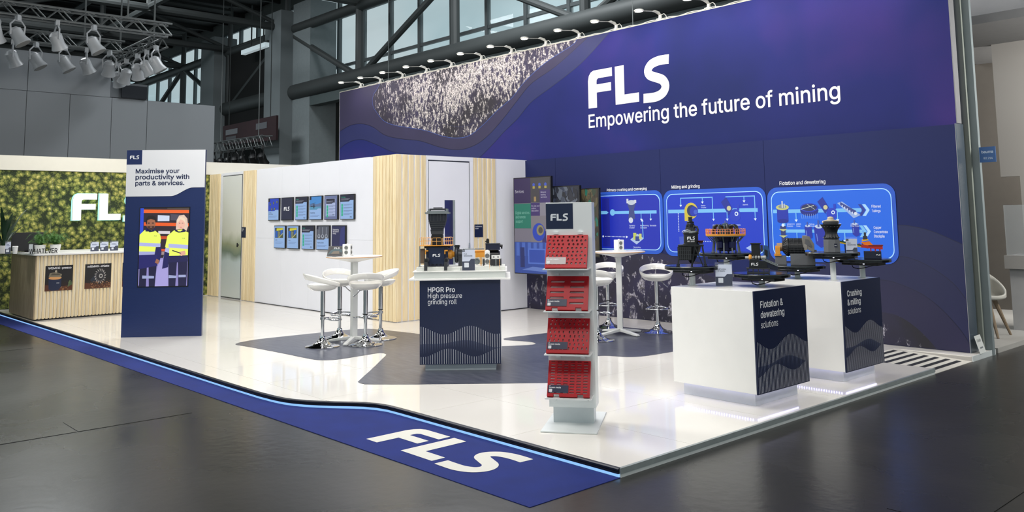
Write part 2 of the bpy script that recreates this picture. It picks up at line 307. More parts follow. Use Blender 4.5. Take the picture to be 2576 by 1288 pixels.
GLYPHS['T'] = (449, [[32,452,32,509,417,509,417,452,257,452,257,0,193,0,193,452]])
GLYPHS['U'] = (517, [[259,-8,220,-6,186,2,154,15,126,33,103,55,85,80,71,108,63,140,60,173,60,509,124,509,124,178,128,144,141,113,160,87,187,68,220,56,259,52,298,56,331,68,357,87,377,113,389,144,393,178,393,509,457,509,457,173,454,140,446,108,433,80,414,55,391,33,363,15,332,2,297,-6]])
GLYPHS['V'] = (480, [[204,0,16,509,84,509,192,206,215,137,241,52,267,138,290,206,395,509,463,509,278,0]])
GLYPHS['W'] = (686, [[155,0,16,509,82,509,163,196,175,145,187,94,193,61,200,94,211,145,224,196,306,509,380,509,462,196,474,145,486,94,492,62,499,94,510,145,523,196,603,509,670,509,530,0,455,0,368,323,351,391,343,437,335,395,318,323,230,0]])
GLYPHS['X'] = (474, [[18,0,200,260,29,509,104,509,178,400,204,361,223,329,238,302,252,329,272,361,298,400,374,509,446,509,276,263,456,0,382,0,292,129,268,165,250,195,237,218,225,196,206,166,182,129,91,0]])
GLYPHS['Y'] = (472, [[203,0,203,208,16,509,91,509,192,344,222,292,237,260,251,293,280,344,381,509,455,509,268,208,268,0]])
GLYPHS[' '] = (188, [])
GLYPHS['a'] = (389, [[160,-9,126,-5,94,5,68,22,48,45,35,73,30,108,34,138,43,161,58,179,78,193,100,203,125,211,178,220,234,227,265,235,276,255,276,257,273,279,267,297,256,311,240,322,220,329,196,331,171,329,149,322,118,301,100,274,41,291,57,322,79,346,104,364,133,375,163,382,194,384,239,379,263,372,286,360,306,343,322,320,333,290,337,251,337,0,277,0,277,52,272,52,252,25,236,12,215,1,190,-6], [170,45,202,49,228,59,248,74,263,93,272,115,276,138,276,190,259,182,231,176,200,171,175,168,134,159,117,150,103,139,95,124,92,105,94,87,102,72,114,61,130,52,149,47]])
GLYPHS['b'] = (424, [[229,-8,198,-5,172,4,153,17,138,31,118,59,112,59,112,0,53,0,53,509,114,509,114,319,118,319,137,346,152,360,171,373,197,381,229,384,259,382,287,374,313,361,335,342,354,320,370,293,381,261,388,227,390,189,388,151,381,116,370,84,355,57,336,34,313,16,288,3,260,-6], [220,47,253,51,279,66,301,88,316,117,325,151,328,189,325,227,316,261,301,290,280,311,253,325,220,330,188,325,161,312,140,291,125,263,116,229,113,189,116,150,125,115,140,86,162,65,188,51]])
GLYPHS['c'] = (396, [[207,-8,174,-5,144,3,117,16,93,35,72,58,56,85,44,116,37,150,34,187,37,225,44,260,56,291,72,318,93,341,117,360,144,374,174,382,207,384,234,383,260,377,284,368,305,356,324,341,340,322,353,301,362,277,303,262,290,289,270,311,242,325,207,330,173,325,145,310,124,287,108,258,99,224,96,187,99,151,108,117,124,89,145,66,173,51,207,46,243,52,271,66,292,89,304,117,363,102,354,78,341,56,325,37,306,21,285,9,261,-1,235,-6]])
GLYPHS['d'] = (424, [[195,-8,165,-6,137,3,111,16,89,34,70,57,55,84,43,116,36,151,34,189,36,227,43,261,55,293,70,320,89,342,112,361,137,374,165,382,196,384,228,381,253,373,272,360,287,346,306,319,311,319,311,509,372,509,372,0,313,0,313,59,307,59,287,31,272,17,252,4,227,-5], [205,47,236,51,263,65,284,86,299,115,309,150,312,189,309,229,300,263,284,291,263,312,237,325,205,330,172,325,145,311,124,290,108,261,99,227,96,189,99,151,109,117,124,88,145,66,172,51]])
GLYPHS['e'] = (404, [[212,-8,177,-5,145,3,117,16,92,35,72,58,56,85,44,116,37,150,34,187,36,224,44,258,55,290,71,317,91,340,115,359,142,373,172,382,205,384,236,382,266,374,294,361,319,341,341,315,357,282,365,256,370,227,371,194,371,169,97,169,100,139,110,106,128,80,151,61,179,50,212,46,234,48,254,53,271,61,285,73,297,88,306,105,365,91,353,63,335,39,311,19,283,4,249,-5], [97,169,75,169,75,221,97,221,96,211,96,178], [97,221,308,221,307,237,298,269,283,294,263,314,237,326,205,330,173,326,146,313,125,294,109,270,99,241]])
GLYPHS['f'] = (254, [[228,379,228,327,6,327,6,379], [81,0,81,432,84,461,96,486,113,505,135,519,161,527,187,530,222,527,243,521,227,468,215,472,195,474,171,470,154,460,145,443,142,419,142,0]])
GLYPHS['g'] = (425, [[207,-151,168,-148,134,-140,105,-127,82,-110,64,-91,51,-69,101,-41,122,-66,136,-78,154,-88,178,-95,207,-97,249,-92,282,-75,304,-47,311,-6,311,68,306,68,287,41,272,28,252,16,227,8,195,5,165,7,138,14,113,27,90,43,71,65,55,90,43,120,36,154,34,191,36,229,43,263,55,293,71,320,90,342,112,361,138,374,166,382,196,384,228,382,253,373,273,360,288,346,308,319,313,319,313,379,372,379,372,-9,370,-40,363,-67,350,-90,324,-117,291,-136,265,-144,237,-149], [205,59,237,63,264,75,285,95,300,121,309,154,312,193,309,231,300,264,285,291,264,312,237,325,205,330,172,325,145,312,124,290,109,262,99,229,96,193,99,155,109,123,124,96,145,76,172,63]])
GLYPHS['h'] = (410, [[114,227,114,0,53,0,53,509,114,509,114,314,116,319,132,344,152,362,187,379,227,384,264,380,295,369,321,349,341,321,350,298,355,271,357,240,357,0,296,0,296,235,290,275,273,304,246,323,210,329,184,326,161,317,141,303,126,283,117,257]])
GLYPHS['i'] = (167, [[53,0,53,379,114,379,114,0], [84,443,67,446,54,455,44,468,41,483,44,499,54,512,67,521,84,524,100,521,114,512,123,499,126,483,123,468,114,455,100,446]])
GLYPHS['j'] = (167, [[53,379,114,379,114,-30,111,-63,102,-90,86,-113,65,-129,37,-139,4,-143,-10,-143,-10,-87,2,-87,25,-83,40,-72,50,-54,53,-29], [83,443,67,446,53,455,44,468,41,483,44,499,53,512,67,521,83,524,100,521,114,512,123,499,126,483,123,468,114,455,100,446]])
GLYPHS['k'] = (381, [[110,137,110,212,121,212,284,379,360,379,184,199,177,199], [53,0,53,509,114,509,114,0], [294,0,148,186,191,229,372,0]])
GLYPHS['l'] = (189, [[139,-2,101,3,74,20,58,47,53,84,53,509,114,509,114,99,115,77,120,62,130,54,146,52,160,53,170,54,181,3,162,-1]])
GLYPHS['m'] = (610, [[53,0,53,379,112,379,112,306,118,323,132,346,151,363,172,376,195,384,219,386,257,380,287,361,309,331,317,308,322,321,337,343,357,361,381,375,407,383,437,386,468,383,497,372,522,354,541,328,553,296,557,255,557,0,496,0,496,254,490,289,473,313,447,326,419,330,395,328,374,320,358,307,345,290,338,270,335,247,335,0,274,0,274,260,269,288,253,311,229,326,199,330,178,328,158,320,140,307,126,289,117,266,114,238,114,0]])
GLYPHS['n'] = (410, [[114,227,114,0,53,0,53,379,112,379,112,310,116,319,132,344,152,362,187,379,227,384,264,380,295,369,321,349,341,321,350,298,355,271,357,240,357,0,296,0,296,235,290,275,273,304,246,323,210,329,184,326,161,317,141,303,126,283,117,257]])
GLYPHS['o'] = (415, [[207,-8,174,-5,144,3,117,16,93,35,72,58,56,85,44,116,37,150,34,187,37,225,44,260,56,291,72,318,93,341,117,360,144,374,174,382,207,384,241,382,271,374,299,360,323,341,343,318,359,291,371,260,379,225,381,187,379,150,371,116,359,85,343,58,323,35,299,16,271,3,241,-5], [207,46,242,51,270,66,292,89,307,117,316,151,319,187,316,224,307,258,292,287,270,310,242,325,207,330,173,325,145,310,124,287,108,258,99,224,96,187,99,151,108,117,124,89,145,66,173,51]])
GLYPHS['p'] = (424, [[53,-143,53,379,112,379,112,319,118,319,137,346,152,360,171,373,197,381,229,384,259,382,287,374,313,361,335,342,354,320,370,293,381,261,388,227,390,189,388,151,381,116,370,84,355,57,336,34,313,16,288,3,260,-6,229,-8,198,-5,173,4,153,17,138,31,118,59,114,59,114,-143], [220,47,253,51,279,66,301,88,316,117,325,151,328,189,325,227,316,261,301,290,280,311,253,325,220,330,188,325,161,312,140,291,125,263,116,229,113,189,116,150,125,115,140,86,162,65,188,51]])
GLYPHS['q'] = (424, [[372,-143,311,-143,311,59,306,59,287,31,272,17,252,4,227,-5,195,-8,165,-6,137,3,111,16,89,34,70,57,55,84,43,116,36,151,34,189,36,227,43,261,55,293,70,320,89,342,112,361,137,374,165,382,196,384,228,381,253,373,272,360,287,346,307,319,313,319,313,379,372,379], [205,47,236,51,263,65,284,86,299,115,309,150,312,189,309,229,300,263,284,291,263,312,237,325,205,330,172,325,145,311,124,290,108,261,99,227,96,189,99,151,109,117,124,88,145,66,172,51]])
GLYPHS['r'] = (259, [[53,0,53,379,112,379,112,321,115,321,130,347,152,367,181,380,213,385,229,384,243,384,243,322,230,324,207,326,182,323,159,315,140,301,126,284,117,262,114,237,114,0]])
GLYPHS['s'] = (365, [[182,-8,145,-5,112,3,84,18,62,38,45,63,36,94,94,107,105,79,124,60,150,49,181,45,217,50,244,62,262,81,268,103,265,121,254,136,237,147,212,155,149,170,118,180,92,192,72,208,53,237,47,274,51,305,65,332,87,354,115,370,149,381,187,384,223,381,254,372,279,358,299,339,314,316,324,290,268,277,258,298,243,316,219,328,187,333,156,329,131,317,114,299,109,277,112,258,124,243,144,232,172,223,229,209,261,200,287,187,306,171,325,142,331,107,326,75,312,47,290,24,260,6,223,-5]])
GLYPHS['t'] = (227, [[204,379,204,327,6,327,6,379], [65,471,126,471,126,98,128,76,136,61,150,53,170,50,185,51,202,54,213,2,192,-3,168,-4,138,-1,113,7,92,21,72,52,65,93]])
GLYPHS['u'] = (410, [[182,-5,146,-1,115,11,89,31,69,59,60,82,54,109,53,139,53,379,114,379,114,144,119,105,137,75,164,56,200,50,226,53,249,62,268,77,283,97,293,122,296,153,296,379,357,379,357,0,298,0,298,70,294,60,277,35,257,17,222,0]])
GLYPHS['v'] = (389, [[163,0,17,379,84,379,165,155,187,87,195,59,203,87,224,155,305,379,371,379,226,0]])
GLYPHS['w'] = (567, [[138,0,23,379,87,379,133,214,154,137,170,64,186,135,206,214,252,379,316,379,362,214,382,136,397,66,413,135,434,214,480,379,545,379,429,0,368,0,319,172,305,225,291,280,284,309,277,280,263,225,248,172,199,0]])
GLYPHS['x'] = (379, [[21,0,155,195,29,379,100,379,147,306,179,253,191,233,202,253,233,306,282,379,352,379,224,192,358,0,287,0,231,85,200,136,189,155,178,136,148,85,91,0]])
GLYPHS['y'] = (389, [[47,-139,61,-86,71,-87,104,-89,118,-84,130,-74,141,-58,151,-36,163,-1,17,379,84,379,165,155,187,87,195,60,202,87,224,155,305,379,371,379,204,-58,191,-85,177,-107,159,-124,139,-136,117,-143,91,-145,65,-143]])
GLYPHS['z'] = (380, [[42,0,42,46,254,320,254,323,48,323,48,379,333,379,333,331,126,60,126,56,339,56,339,0]])
GLYPHS['0'] = (453, [[227,-7,191,-3,158,7,130,24,105,48,85,77,69,113,57,155,50,202,48,254,50,306,57,353,69,395,85,431,106,461,130,484,159,502,191,512,227,516,262,512,295,502,323,484,348,461,368,431,384,395,396,353,403,306,405,254,403,202,396,155,384,113,368,77,348,48,323,24,295,7,263,-3], [227,50,261,56,290,74,306,92,320,116,330,144,338,176,342,213,344,254,342,295,338,332,330,365,320,393,306,416,290,435,261,453,227,460,192,453,163,435,147,416,134,393,123,365,115,332,111,295,109,254,111,213,115,176,123,144,134,116,147,92,163,74,192,56]])
GLYPHS['1'] = (453, [[76,0,76,55,391,55,391,0], [276,509,276,0,212,0,212,448,209,448,86,358,86,427,198,509]])
GLYPHS['2'] = (453, [[64,0,64,47,234,229,282,282,299,305,311,327,318,348,320,371,317,397,308,419,293,436,273,449,250,457,224,460,196,457,172,447,153,433,139,413,130,390,127,362,66,362,68,391,75,418,86,442,111,473,143,496,168,507,196,513,225,516,254,513,281,507,306,497,337,474,361,445,376,411,381,372,378,345,371,318,357,290,336,259,317,235,294,209,267,180,153,60,153,57,389,57,389,0]])
GLYPHS['3'] = (453, [[218,-7,188,-5,159,1,133,10,98,30,70,57,52,91,44,132,109,132,115,107,126,87,144,71,165,59,191,52,219,50,248,53,275,61,297,74,315,93,325,116,329,145,326,172,316,196,299,217,275,234,242,244,201,248,157,248,157,299,288,448,288,452,70,452,70,509,372,509,372,461,221,289,247,290,279,286,308,276,333,262,354,244,371,222,383,198,391,173,393,145,390,116,383,90,370,66,354,45,333,27,309,12,281,2,251,-5]])
GLYPHS['4'] = (453, [[40,105,40,158,247,509,311,509,109,166,109,163,413,163,413,105], [282,0,282,121,282,146,282,318,343,318,343,0]])
GLYPHS['5'] = (453, [[221,-7,192,-5,165,1,140,11,108,32,83,60,66,93,60,130,122,130,127,108,138,89,154,73,173,60,196,52,221,50,250,53,276,64,298,82,314,104,324,131,328,162,324,193,314,221,297,244,275,262,248,273,218,277,192,275,167,268,145,258,128,246,67,253,96,509,366,509,366,452,151,452,134,301,136,301,155,315,178,325,203,331,229,334,263,330,294,321,321,306,345,285,364,260,379,231,388,199,391,163,388,132,381,102,369,76,352,52,332,32,309,15,282,3,253,-4]])
GLYPHS['6'] = (453, [[226,-7,196,-4,168,3,142,15,119,31,100,51,84,74,73,101,66,130,64,162,68,199,80,239,93,268,112,302,137,340,252,509,322,509,173,293,196,307,214,312,235,314,265,312,291,305,316,295,346,271,370,240,380,215,387,187,389,157,387,127,379,98,368,73,352,50,333,30,310,14,284,3,257,-4], [226,48,254,52,279,63,299,79,314,101,324,128,327,157,324,187,314,213,299,235,279,251,254,262,226,265,198,262,174,252,153,235,138,214,128,188,125,158,128,128,138,102,153,79,174,63,198,52]])
GLYPHS['7'] = (453, [[97,0,323,448,323,452,62,452,62,509,391,509,391,449,165,0]])
GLYPHS['8'] = (453, [[226,-7,193,-5,163,1,136,11,101,33,74,62,57,96,52,135,55,166,65,195,81,220,101,241,125,256,153,265,153,267,119,282,93,308,76,342,70,380,75,417,90,450,114,477,146,498,170,508,197,514,226,516,255,514,282,508,306,498,337,477,361,450,377,417,382,380,376,342,359,308,333,282,300,267,300,265,327,256,351,241,372,220,387,195,397,166,401,135,395,96,378,62,352,33,317,11,289,1,259,-5], [226,49,258,52,285,60,307,74,323,91,333,113,337,139,333,165,322,189,305,208,283,223,256,232,226,235,196,232,169,223,147,208,130,189,119,165,115,139,119,113,129,91,145,74,167,60,195,52], [226,290,252,292,274,300,293,313,307,330,316,351,319,376,316,399,308,420,294,437,275,449,252,457,226,460,200,457,177,449,159,437,145,420,136,399,133,376,136,351,145,330,159,313,178,300,201,292]])
GLYPHS['9'] = (453, [[226,516,256,513,285,506,310,494,333,478,352,458,368,434,380,408,387,378,389,347,385,309,373,270,359,240,340,207,315,168,200,0,130,0,279,216,257,202,238,196,218,195,188,197,161,203,137,214,106,237,83,269,72,294,66,321,64,352,66,382,73,411,85,436,101,459,120,479,143,494,168,506,196,513], [226,460,199,457,174,446,154,429,138,407,129,381,125,352,129,322,138,295,154,274,174,257,199,247,226,243,254,247,279,257,299,273,314,295,324,321,327,350,324,381,314,407,299,429,279,446,254,457]])
GLYPHS['&'] = (448, [[197,-7,165,-5,136,1,110,12,78,34,54,62,39,96,34,133,37,163,47,189,63,213,85,235,135,275,121,293,102,319,87,344,78,370,75,398,79,430,91,458,109,481,134,499,165,510,200,513,235,510,266,499,290,482,308,459,320,433,324,404,322,382,315,362,305,342,291,325,256,293,154,217,128,195,110,174,100,154,97,131,100,108,109,87,124,70,143,57,166,49,193,46,223,50,251,59,278,75,301,95,321,121,336,151,346,186,349,224,408,224,406,194,403,167,397,144,385,115,371,92,345,62,333,47,305,23,271,7,234,-3], [135,275,140,279,183,310,204,284,438,0,364,0,171,231], [183,310,216,335,237,352,255,375,262,405,258,427,245,445,226,457,201,461,168,453,145,431,139,416,137,399,139,380,145,363,169,327]])
GLYPHS["'"] = (206, [[78,318,70,509,136,509,128,318]])
GLYPHS['.'] = (188, [[95,-4,78,-1,63,9,53,24,50,41,53,59,63,73,78,83,95,87,113,83,128,73,138,59,141,41,138,24,128,9,113,-1]])
GLYPHS['-'] = (453, [[337,244,337,188,114,188,114,244]])
CAPH = 0.509
def _area(c): return sum(c[i]*c[(i+3) % len(c)]-c[(i+2) % len(c)]*c[i+1] for i in range(0, len(c), 2))
def _inside(x, y, c):
    r = False; k = len(c)//2; j = k-1
    for i in range(k):
        xi, yi, xj, yj = c[2*i], c[2*i+1], c[2*j], c[2*j+1]
        if (yi > y) != (yj > y) and x < (xj-xi)*(y-yi)/(yj-yi)+xi: r = not r
        j = i
    return r
def glyph_groups(cs):
    if not cs: return []
    sign = _area(max(cs, key=lambda c: abs(_area(c)))) > 0
    outs = [[c] for c in cs if (_area(c) > 0) == sign]
    for h in cs:
        if (_area(h) > 0) != sign:
            o_ = [g for g in outs if _inside(h[0], h[1], g[0])] or outs
            for g in o_[:1]: g.append(h)
    return outs
def text_geo(s, bold=0., track=1.):
    key = (s, bold, track)
    if key not in _glyph:
        pen = 0.; vs = []; fs = []
        for ch in s:
            adv, contours = GLYPHS['l' if ch == '|' else ch]
            for gi, grp in enumerate(glyph_groups(contours)):      # one outer contour with its own counters at a time
                cu = bpy.data.curves.new('t', 'CURVE'); cu.dimensions = '2D'; cu.fill_mode = 'BOTH'; cu.offset = bold*1.15
                for sp in grp:
                    v = [w_/1000/CAPH for w_ in sp]; q = cu.splines.new('POLY'); k = len(v)//2; q.points.add(k-1); q.use_cyclic_u = True
                    for i in range(k): q.points[i].co = (v[2*i]+pen, v[2*i+1], 0, 1)
                ob = bpy.data.objects.new('t', cu); me = ob.to_mesh(); n0 = len(vs)
                vs += [(v.co.x, v.co.y, gi*.0001) for v in me.vertices]; fs += [tuple(i+n0 for i in q.vertices) for q in me.polygons]
                ob.to_mesh_clear(); bpy.data.objects.remove(ob); bpy.data.curves.remove(cu)
            pen += adv/1000/CAPH*track
        x0 = min([q[0] for q in vs] or [0]); x1 = max([q[0] for q in vs] or [1])
        _glyph[key] = (vs, fs, x0, x1)
    return _glyph[key]
def stroke(pts, wd):
    P = [Vector((*q, 0)) for q in pts]; out = []
    for i in range(len(P)-1):
        for k in range(5):
            t = k/5; p0 = P[max(i-1, 0)]; p1 = P[i]; p2 = P[i+1]; p3 = P[min(i+2, len(P)-1)]
            out.append(.5*((2*p1)+(-p0+p2)*t+(2*p0-5*p1+4*p2-p3)*t*t+(-p0+3*p1-3*p2+p3)*t**3))
    out.append(P[-1]); L_, R_ = [], []
    for i, q in enumerate(out):
        d = (out[min(i+1, len(out)-1)]-out[max(i-1, 0)]).normalized(); nn = Vector((-d.y, d.x, 0))*wd/2
        L_.append((q.x+nn.x, q.y+nn.y)); R_.append((q.x-nn.x, q.y-nn.y))
    return L_, R_
_sl, _sr = stroke([(2.66, .945), (2.50, .955), (2.30, .945), (2.11, .885), (2.01, .75), (2.07, .625), (2.25, .545), (2.45, .455), (2.535, .30), (2.46, .145), (2.27, .065), (2.05, .055), (1.85, .06)], .235)
LOGO_F = [(0, 0), (0, .74), (.03, .87), (.10, .96), (.20, 1.0), (.84, 1.0), (.84, .775), (.36, .775), (.31, .74), (.30, .68), (.30, .615), (.80, .615), (.80, .40), (.30, .40), (.30, 0)]
LOGO_L = [(.94, 0), (.94, 1.0), (1.24, 1.0), (1.24, .235), (1.71, .235), (1.71, 0)]
LOGO_S = _sl + _sr[::-1]
LOGO_W = 2.66

class Print:
    """flat print: coloured polygons in a local (u, v) plane, a hair apart from one another"""
    def __init__(s): s.v = []; s.f = []; s.c = []; s.z = 0.; s.step = .0004
    def up(s, k=1): s.z += s.step*k; return s
    def poly(s, pts, col):
        k = len(s.v); s.z += 1.5e-5; s.v += [(x, y, s.z) for x, y in pts]; m_ = len(pts)
        a = sum(pts[i][0]*pts[(i+1) % m_][1]-pts[(i+1) % m_][0]*pts[i][1] for i in range(m_))
        s.f.append(tuple(range(k, k+m_)) if a > 0 else tuple(range(k+m_-1, k-1, -1))); s.c.append([lin(col)]*m_); return s
    def grad(s, x0, y0, x1, y1, c0, c1):     # printed two-colour blend, bottom to top
        k = len(s.v); s.v += [(x0, y0, s.z), (x1, y0, s.z), (x1, y1, s.z), (x0, y1, s.z)]; s.f.append((k, k+1, k+2, k+3))
        s.c.append([lin(c0), lin(c0), lin(c1), lin(c1)]); return s
    def rect(s, x0, y0, x1, y1, col): return s.poly([(x0, y0), (x1, y0), (x1, y1), (x0, y1)], col)
    def rrect(s, x0, y0, x1, y1, r, col): return s.poly(rr_pts(x0, y0, x1, y1, r), col)
    def disc(s, cx, cy, r, col, n=16, ry=None): return s.poly([(cx+r*cos(2*pi*k/n), cy+(ry or r)*sin(2*pi*k/n)) for k in range(n)], col)
    def line(s, pts, wd, col):
        for (a, b_) in zip(pts[:-1], pts[1:]):
            d = Vector((b_[0]-a[0], b_[1]-a[1])).normalized(); nx, ny = -d.y*wd/2, d.x*wd/2; ex, ey = d.x*wd*.5, d.y*wd*.5
            s.poly([(a[0]-nx-ex, a[1]-ny-ey), (a[0]+nx-ex, a[1]+ny-ey), (b_[0]+nx+ex, b_[1]+ny+ey), (b_[0]-nx+ex, b_[1]-ny+ey)], col)
        return s
    def strip(s, pts, wd, col):
        L_ = []; R_ = []
        for i, a in enumerate(pts):
            p0 = pts[max(i-1, 0)]; p1 = pts[min(i+1, len(pts)-1)]; d = Vector((p1[0]-p0[0], p1[1]-p0[1])).normalized(); L_.append((a[0]-d.y*wd/2, a[1]+d.x*wd/2)); R_.append((a[0]+d.y*wd/2, a[1]-d.x*wd/2))
        for i in range(len(pts)-1): s.poly([R_[i], R_[i+1], L_[i+1], L_[i]], col)
        return s
    def text(s, t, x, y, size, col, bold=.0, width=None, align='L', track=1.):
        vs, fs, a, b_ = text_geo(t, bold, track); sx = size
        if width: sx = width/(b_-a)
        wd = (b_-a)*sx; ox = x-(a*sx) - (wd/2 if align == 'C' else 0); k = len(s.v)
        s.v += [(ox+q[0]*sx, y+q[1]*size, s.z+q[2]) for q in vs]
        for f in fs: s.f.append(tuple(i+k for i in f)); s.c.append([lin(col)]*len(f))
        return s
    def logo(s, x, y, h, col, sx=1.):
        for pl in (LOGO_F, LOGO_L): s.poly([(x+a*h*sx, y+b_*h) for a, b_ in pl], col)
        for i in range(len(_sl)-1):
            s.poly([(x+q[0]*h*sx, y+q[1]*h) for q in (_sl[i], _sl[i+1], _sr[i+1], _sr[i])], col)
        return s
    def mesh(s, name, M, emit=0., rough=.5, m=None, spec=.5):
        me = bpy.data.meshes.new(name); me.from_pydata([tuple(M @ Vector(q)) for q in s.v], [], s.f)
        ca = me.color_attributes.new('Col', 'FLOAT_COLOR', 'CORNER')
        flat = []
        for c in s.c:
            for q in c: flat += [q[0], q[1], q[2], 1.]
        # corners follow face vertex order
        if len(flat) == 4*len(me.loops): ca.data.foreach_set('color', flat)
        me.materials.append(m or print_mat(emit, rough, spec)); me.update(); return me
    def build(s, name, M, parent=None, emit=0., rough=.5, m=None, spec=.5, **props):
        ob = bpy.data.objects.new(name, s.mesh(name, M, emit, rough, m, spec)); COL.objects.link(ob)
        if parent: ob.parent = parent
        for k, v in props.items(): ob[k] = v
        return ob
def logo_letters(parent, M, x, y, h, col, sx=1., rough=.5, emit=0.):
    for k in range(3):
        q = Print()
        if k < 2: q.poly([(x+a*h*sx, y+b_*h) for a, b_ in (LOGO_F, LOGO_L)[k]], col)
        else:
            for i in range(len(_sl)-1): q.poly([(x+u[0]*h*sx, y+u[1]*h) for u in (_sl[i], _sl[i+1], _sr[i+1], _sr[i])], col)
        q.build('letter', M, parent, rough=rough, emit=emit)
def words(parent, M, s, x, y, h, col, width, bold=.01, rough=.5):
    full = text_geo(s, bold); k_ = width/(full[3]-full[2]); t = ''; x0 = x
    for wd in s.split(' '):
        g_ = text_geo((t+wd), bold); pre = text_geo(t+'|', bold)[3]-text_geo('|', bold)[3] if t else 0.
        q = Print(); own = text_geo(wd, bold); q.text(wd, x+(pre+own[2]-full[2])*k_, y, h, col, bold, width=(own[3]-own[2])*k_); q.build('word', M, parent, rough=rough)
        t += wd+' '
def rr_pts(x0, y0, x1, y1, r, n=5):
    out = []
    for cx, cy, a in ((x1-r, y1-r, 0), (x0+r, y1-r, pi/2), (x0+r, y0+r, pi), (x1-r, y0+r, 1.5*pi)):
        for k in range(n+1): t = a+pi/2*k/n; out.append((cx+r*cos(t), cy+r*sin(t)))
    return out
def PM(o_, u, v):       # print plane matrix, u to the right, v up, normal to the viewer
    u, v = Vector(u).normalized(), Vector(v).normalized(); nn = u.cross(v)
    return Matrix(((u.x, v.x, nn.x, o_[0]), (u.y, v.y, nn.y, o_[1]), (u.z, v.z, nn.z, o_[2]), (0, 0, 0, 1)))
def FRONT(y, x=0., z_=0.): return PM((x, y, z_), (1, 0, 0), (0, 0, 1))      # faces -Y
def EAST(x, y=0., z_=0.): return PM((x, y, z_), (0, 1, 0), (0, 0, 1))       # faces +X
def FLAT(z_): return PM((0, 0, z_), (1, 0, 0), (0, 1, 0))
WHT = (240, 240, 242); NVY = (18, 30, 66)

# ================================================================== THE HALL FLOOR AND THE PLATFORM
HF = -.054
fl = MB().box(-72, 30, -30, 16, HF-.2, HF)
# service duct slot with loose covers
floor = struct(fl.build('floor', FLOOR_M), 'dark polished hall floor')
for k in range(-6, 0):
    y0 = -1.165+k*.88; MB().box(-4.06+.006, -3.632-.006, y0+.006, y0+.88-.006, HF, HF+.003).build('duct_cover', FLOOR_M, floor)
for x in (1.35, -9.2):
    for k in range(-5, 3):
        MB().box(x+.006, x+.42, -1.165+k*.88+.006, -1.165+k*.88+.874, HF, HF+.003).build('duct_cover', FLOOR_M, floor) if not (-9.5 < x < -9 and k > -1) else None

EDGE = [(-14.6, -.60), (-7.417, -.535), (-4.4, -.525), (-3.75, -.515), (-3.509, -.498), (-3.36, -.475), (-3.248, -.44), (-3.14, -.39), (-3.042, -.33), (-2.93, -.25), (-2.82, -.16), (-2.72, -.085), (-2.60, -.03), (-2.476, -.004), (-2.3, 0.), (0., 0.)]
def edge(x):
    for (a, b_), (c, d) in zip(EDGE[:-1], EDGE[1:]):
        if a <= x <= c: return b_+(d-b_)*(x-a)/(c-a)
    return EDGE[-1][1]
RX, RY0, RY1 = -.82, 4.70, 5.68       # ramp opening
# platform: base body (under the tiles)
pb = MB()
body = [p_ for p_ in EDGE] + [(0, RY0), (RX, RY0), (RX, RY1), (0, RY1), (0, 6.35), (-14.6, 6.35)]
pb.prism(body, HF, -.008)
plat = struct(pb.build('floor_platform', mat('platform_grout', (176, 172, 166), .5)), 'raised white exhibition floor')
T = 1.03
for i in range(15):
    x1 = -1.04-T*(i-1); x0 = x1-T
    x1 = min(x1, 0.)
    for j in range(-2, 6):
        y0 = .765+T*(j-0); y1 = y0+T
        if i == 0 and False: continue
        xs = sorted(set([x0, x1]+[q[0] for q in EDGE if x0 < q[0] < x1]))
        lo = [(x, max(y0, edge(x)+.012)) for x in xs]
        y1 = min(y1, 6.35)
        if all(q[1] >= y1-.01 for q in lo): continue
        if any(q[1] > y1 for q in lo):      # the curved edge crosses the top of this tile: keep the left part
            xa_, xb_ = x0, x1
            for _ in range(40):
                xm = (xa_+xb_)/2
                if edge(xm)+.012 < y1-.004: xa_ = xm
                else: xb_ = xm
            lo = [q for q in lo if q[0] < xa_]+[(xa_, y1-.004)]
            if lo[-1][0]-lo[0][0] < .01: continue
            x1c = xa_
        gp = .0015
        def emit_tile(lo_, y1_):
            pts = [(x+(gp if k == 0 else -gp if k == len(lo_)-1 else 0), y+gp) for k, (x, y) in enumerate(lo_)]
            pts += [(pts[-1][0], y1_-gp), (pts[0][0], y1_-gp)]
            ob = MB().prism(pts, -.008, 0.).build('tile', TILE, plat, smooth=0)
        if x1 > RX and y1 > RY0 and y0 < RY1:      # around the ramp
            if y0 < RY0: emit_tile([(x0, y0), (x1, y0)], RY0)
            if x0 < RX and x1 > RX: emit_tile([(x0, max(y0, RY0)), (RX, max(y0, RY0))], min(y1, RY1))
            if y1 > RY1: emit_tile([(x0, RY1), (x1, RY1)], y1)
        else: emit_tile(lo, y1)
# edge profiles
def sweep(path, prof, name, m, parent=None, **kw):      # prof: (out, z), out = away from the platform
    mb = MB(); P = [Vector((*q, 0)) for q in path]; vs = []; k = len(prof)
    for i, q in enumerate(P):
        d = (P[min(i+1, len(P)-1)]-P[max(i-1, 0)]).normalized(); nn = Vector((d.y, -d.x, 0))
        for (o_, z_) in prof: vs.append(q+nn*o_+Vector((0, 0, z_)))
    fs = [(i*k+j, (i+1)*k+j, (i+1)*k+(j+1) % k, i*k+(j+1) % k) for i in range(len(P)-1) for j in range(k)]
    fs += [tuple(range(k)), tuple((len(P)-1)*k+j for j in range(k-1, -1, -1))]
    mb.add(vs, fs); return mb.build(name, m, parent, **kw)
tr = sweep(EDGE, [(-.012, -.006), (-.012, .004), (.004, .004), (.012, -.002), (.012, -.012), (.006, -.014), (.006, -.017), (.014, -.019), (.014, -.030), (-.002, -.030)], 'trim_1', DRAIL)
struct(tr, 'dark double rail along the curved front edge of the white floor')
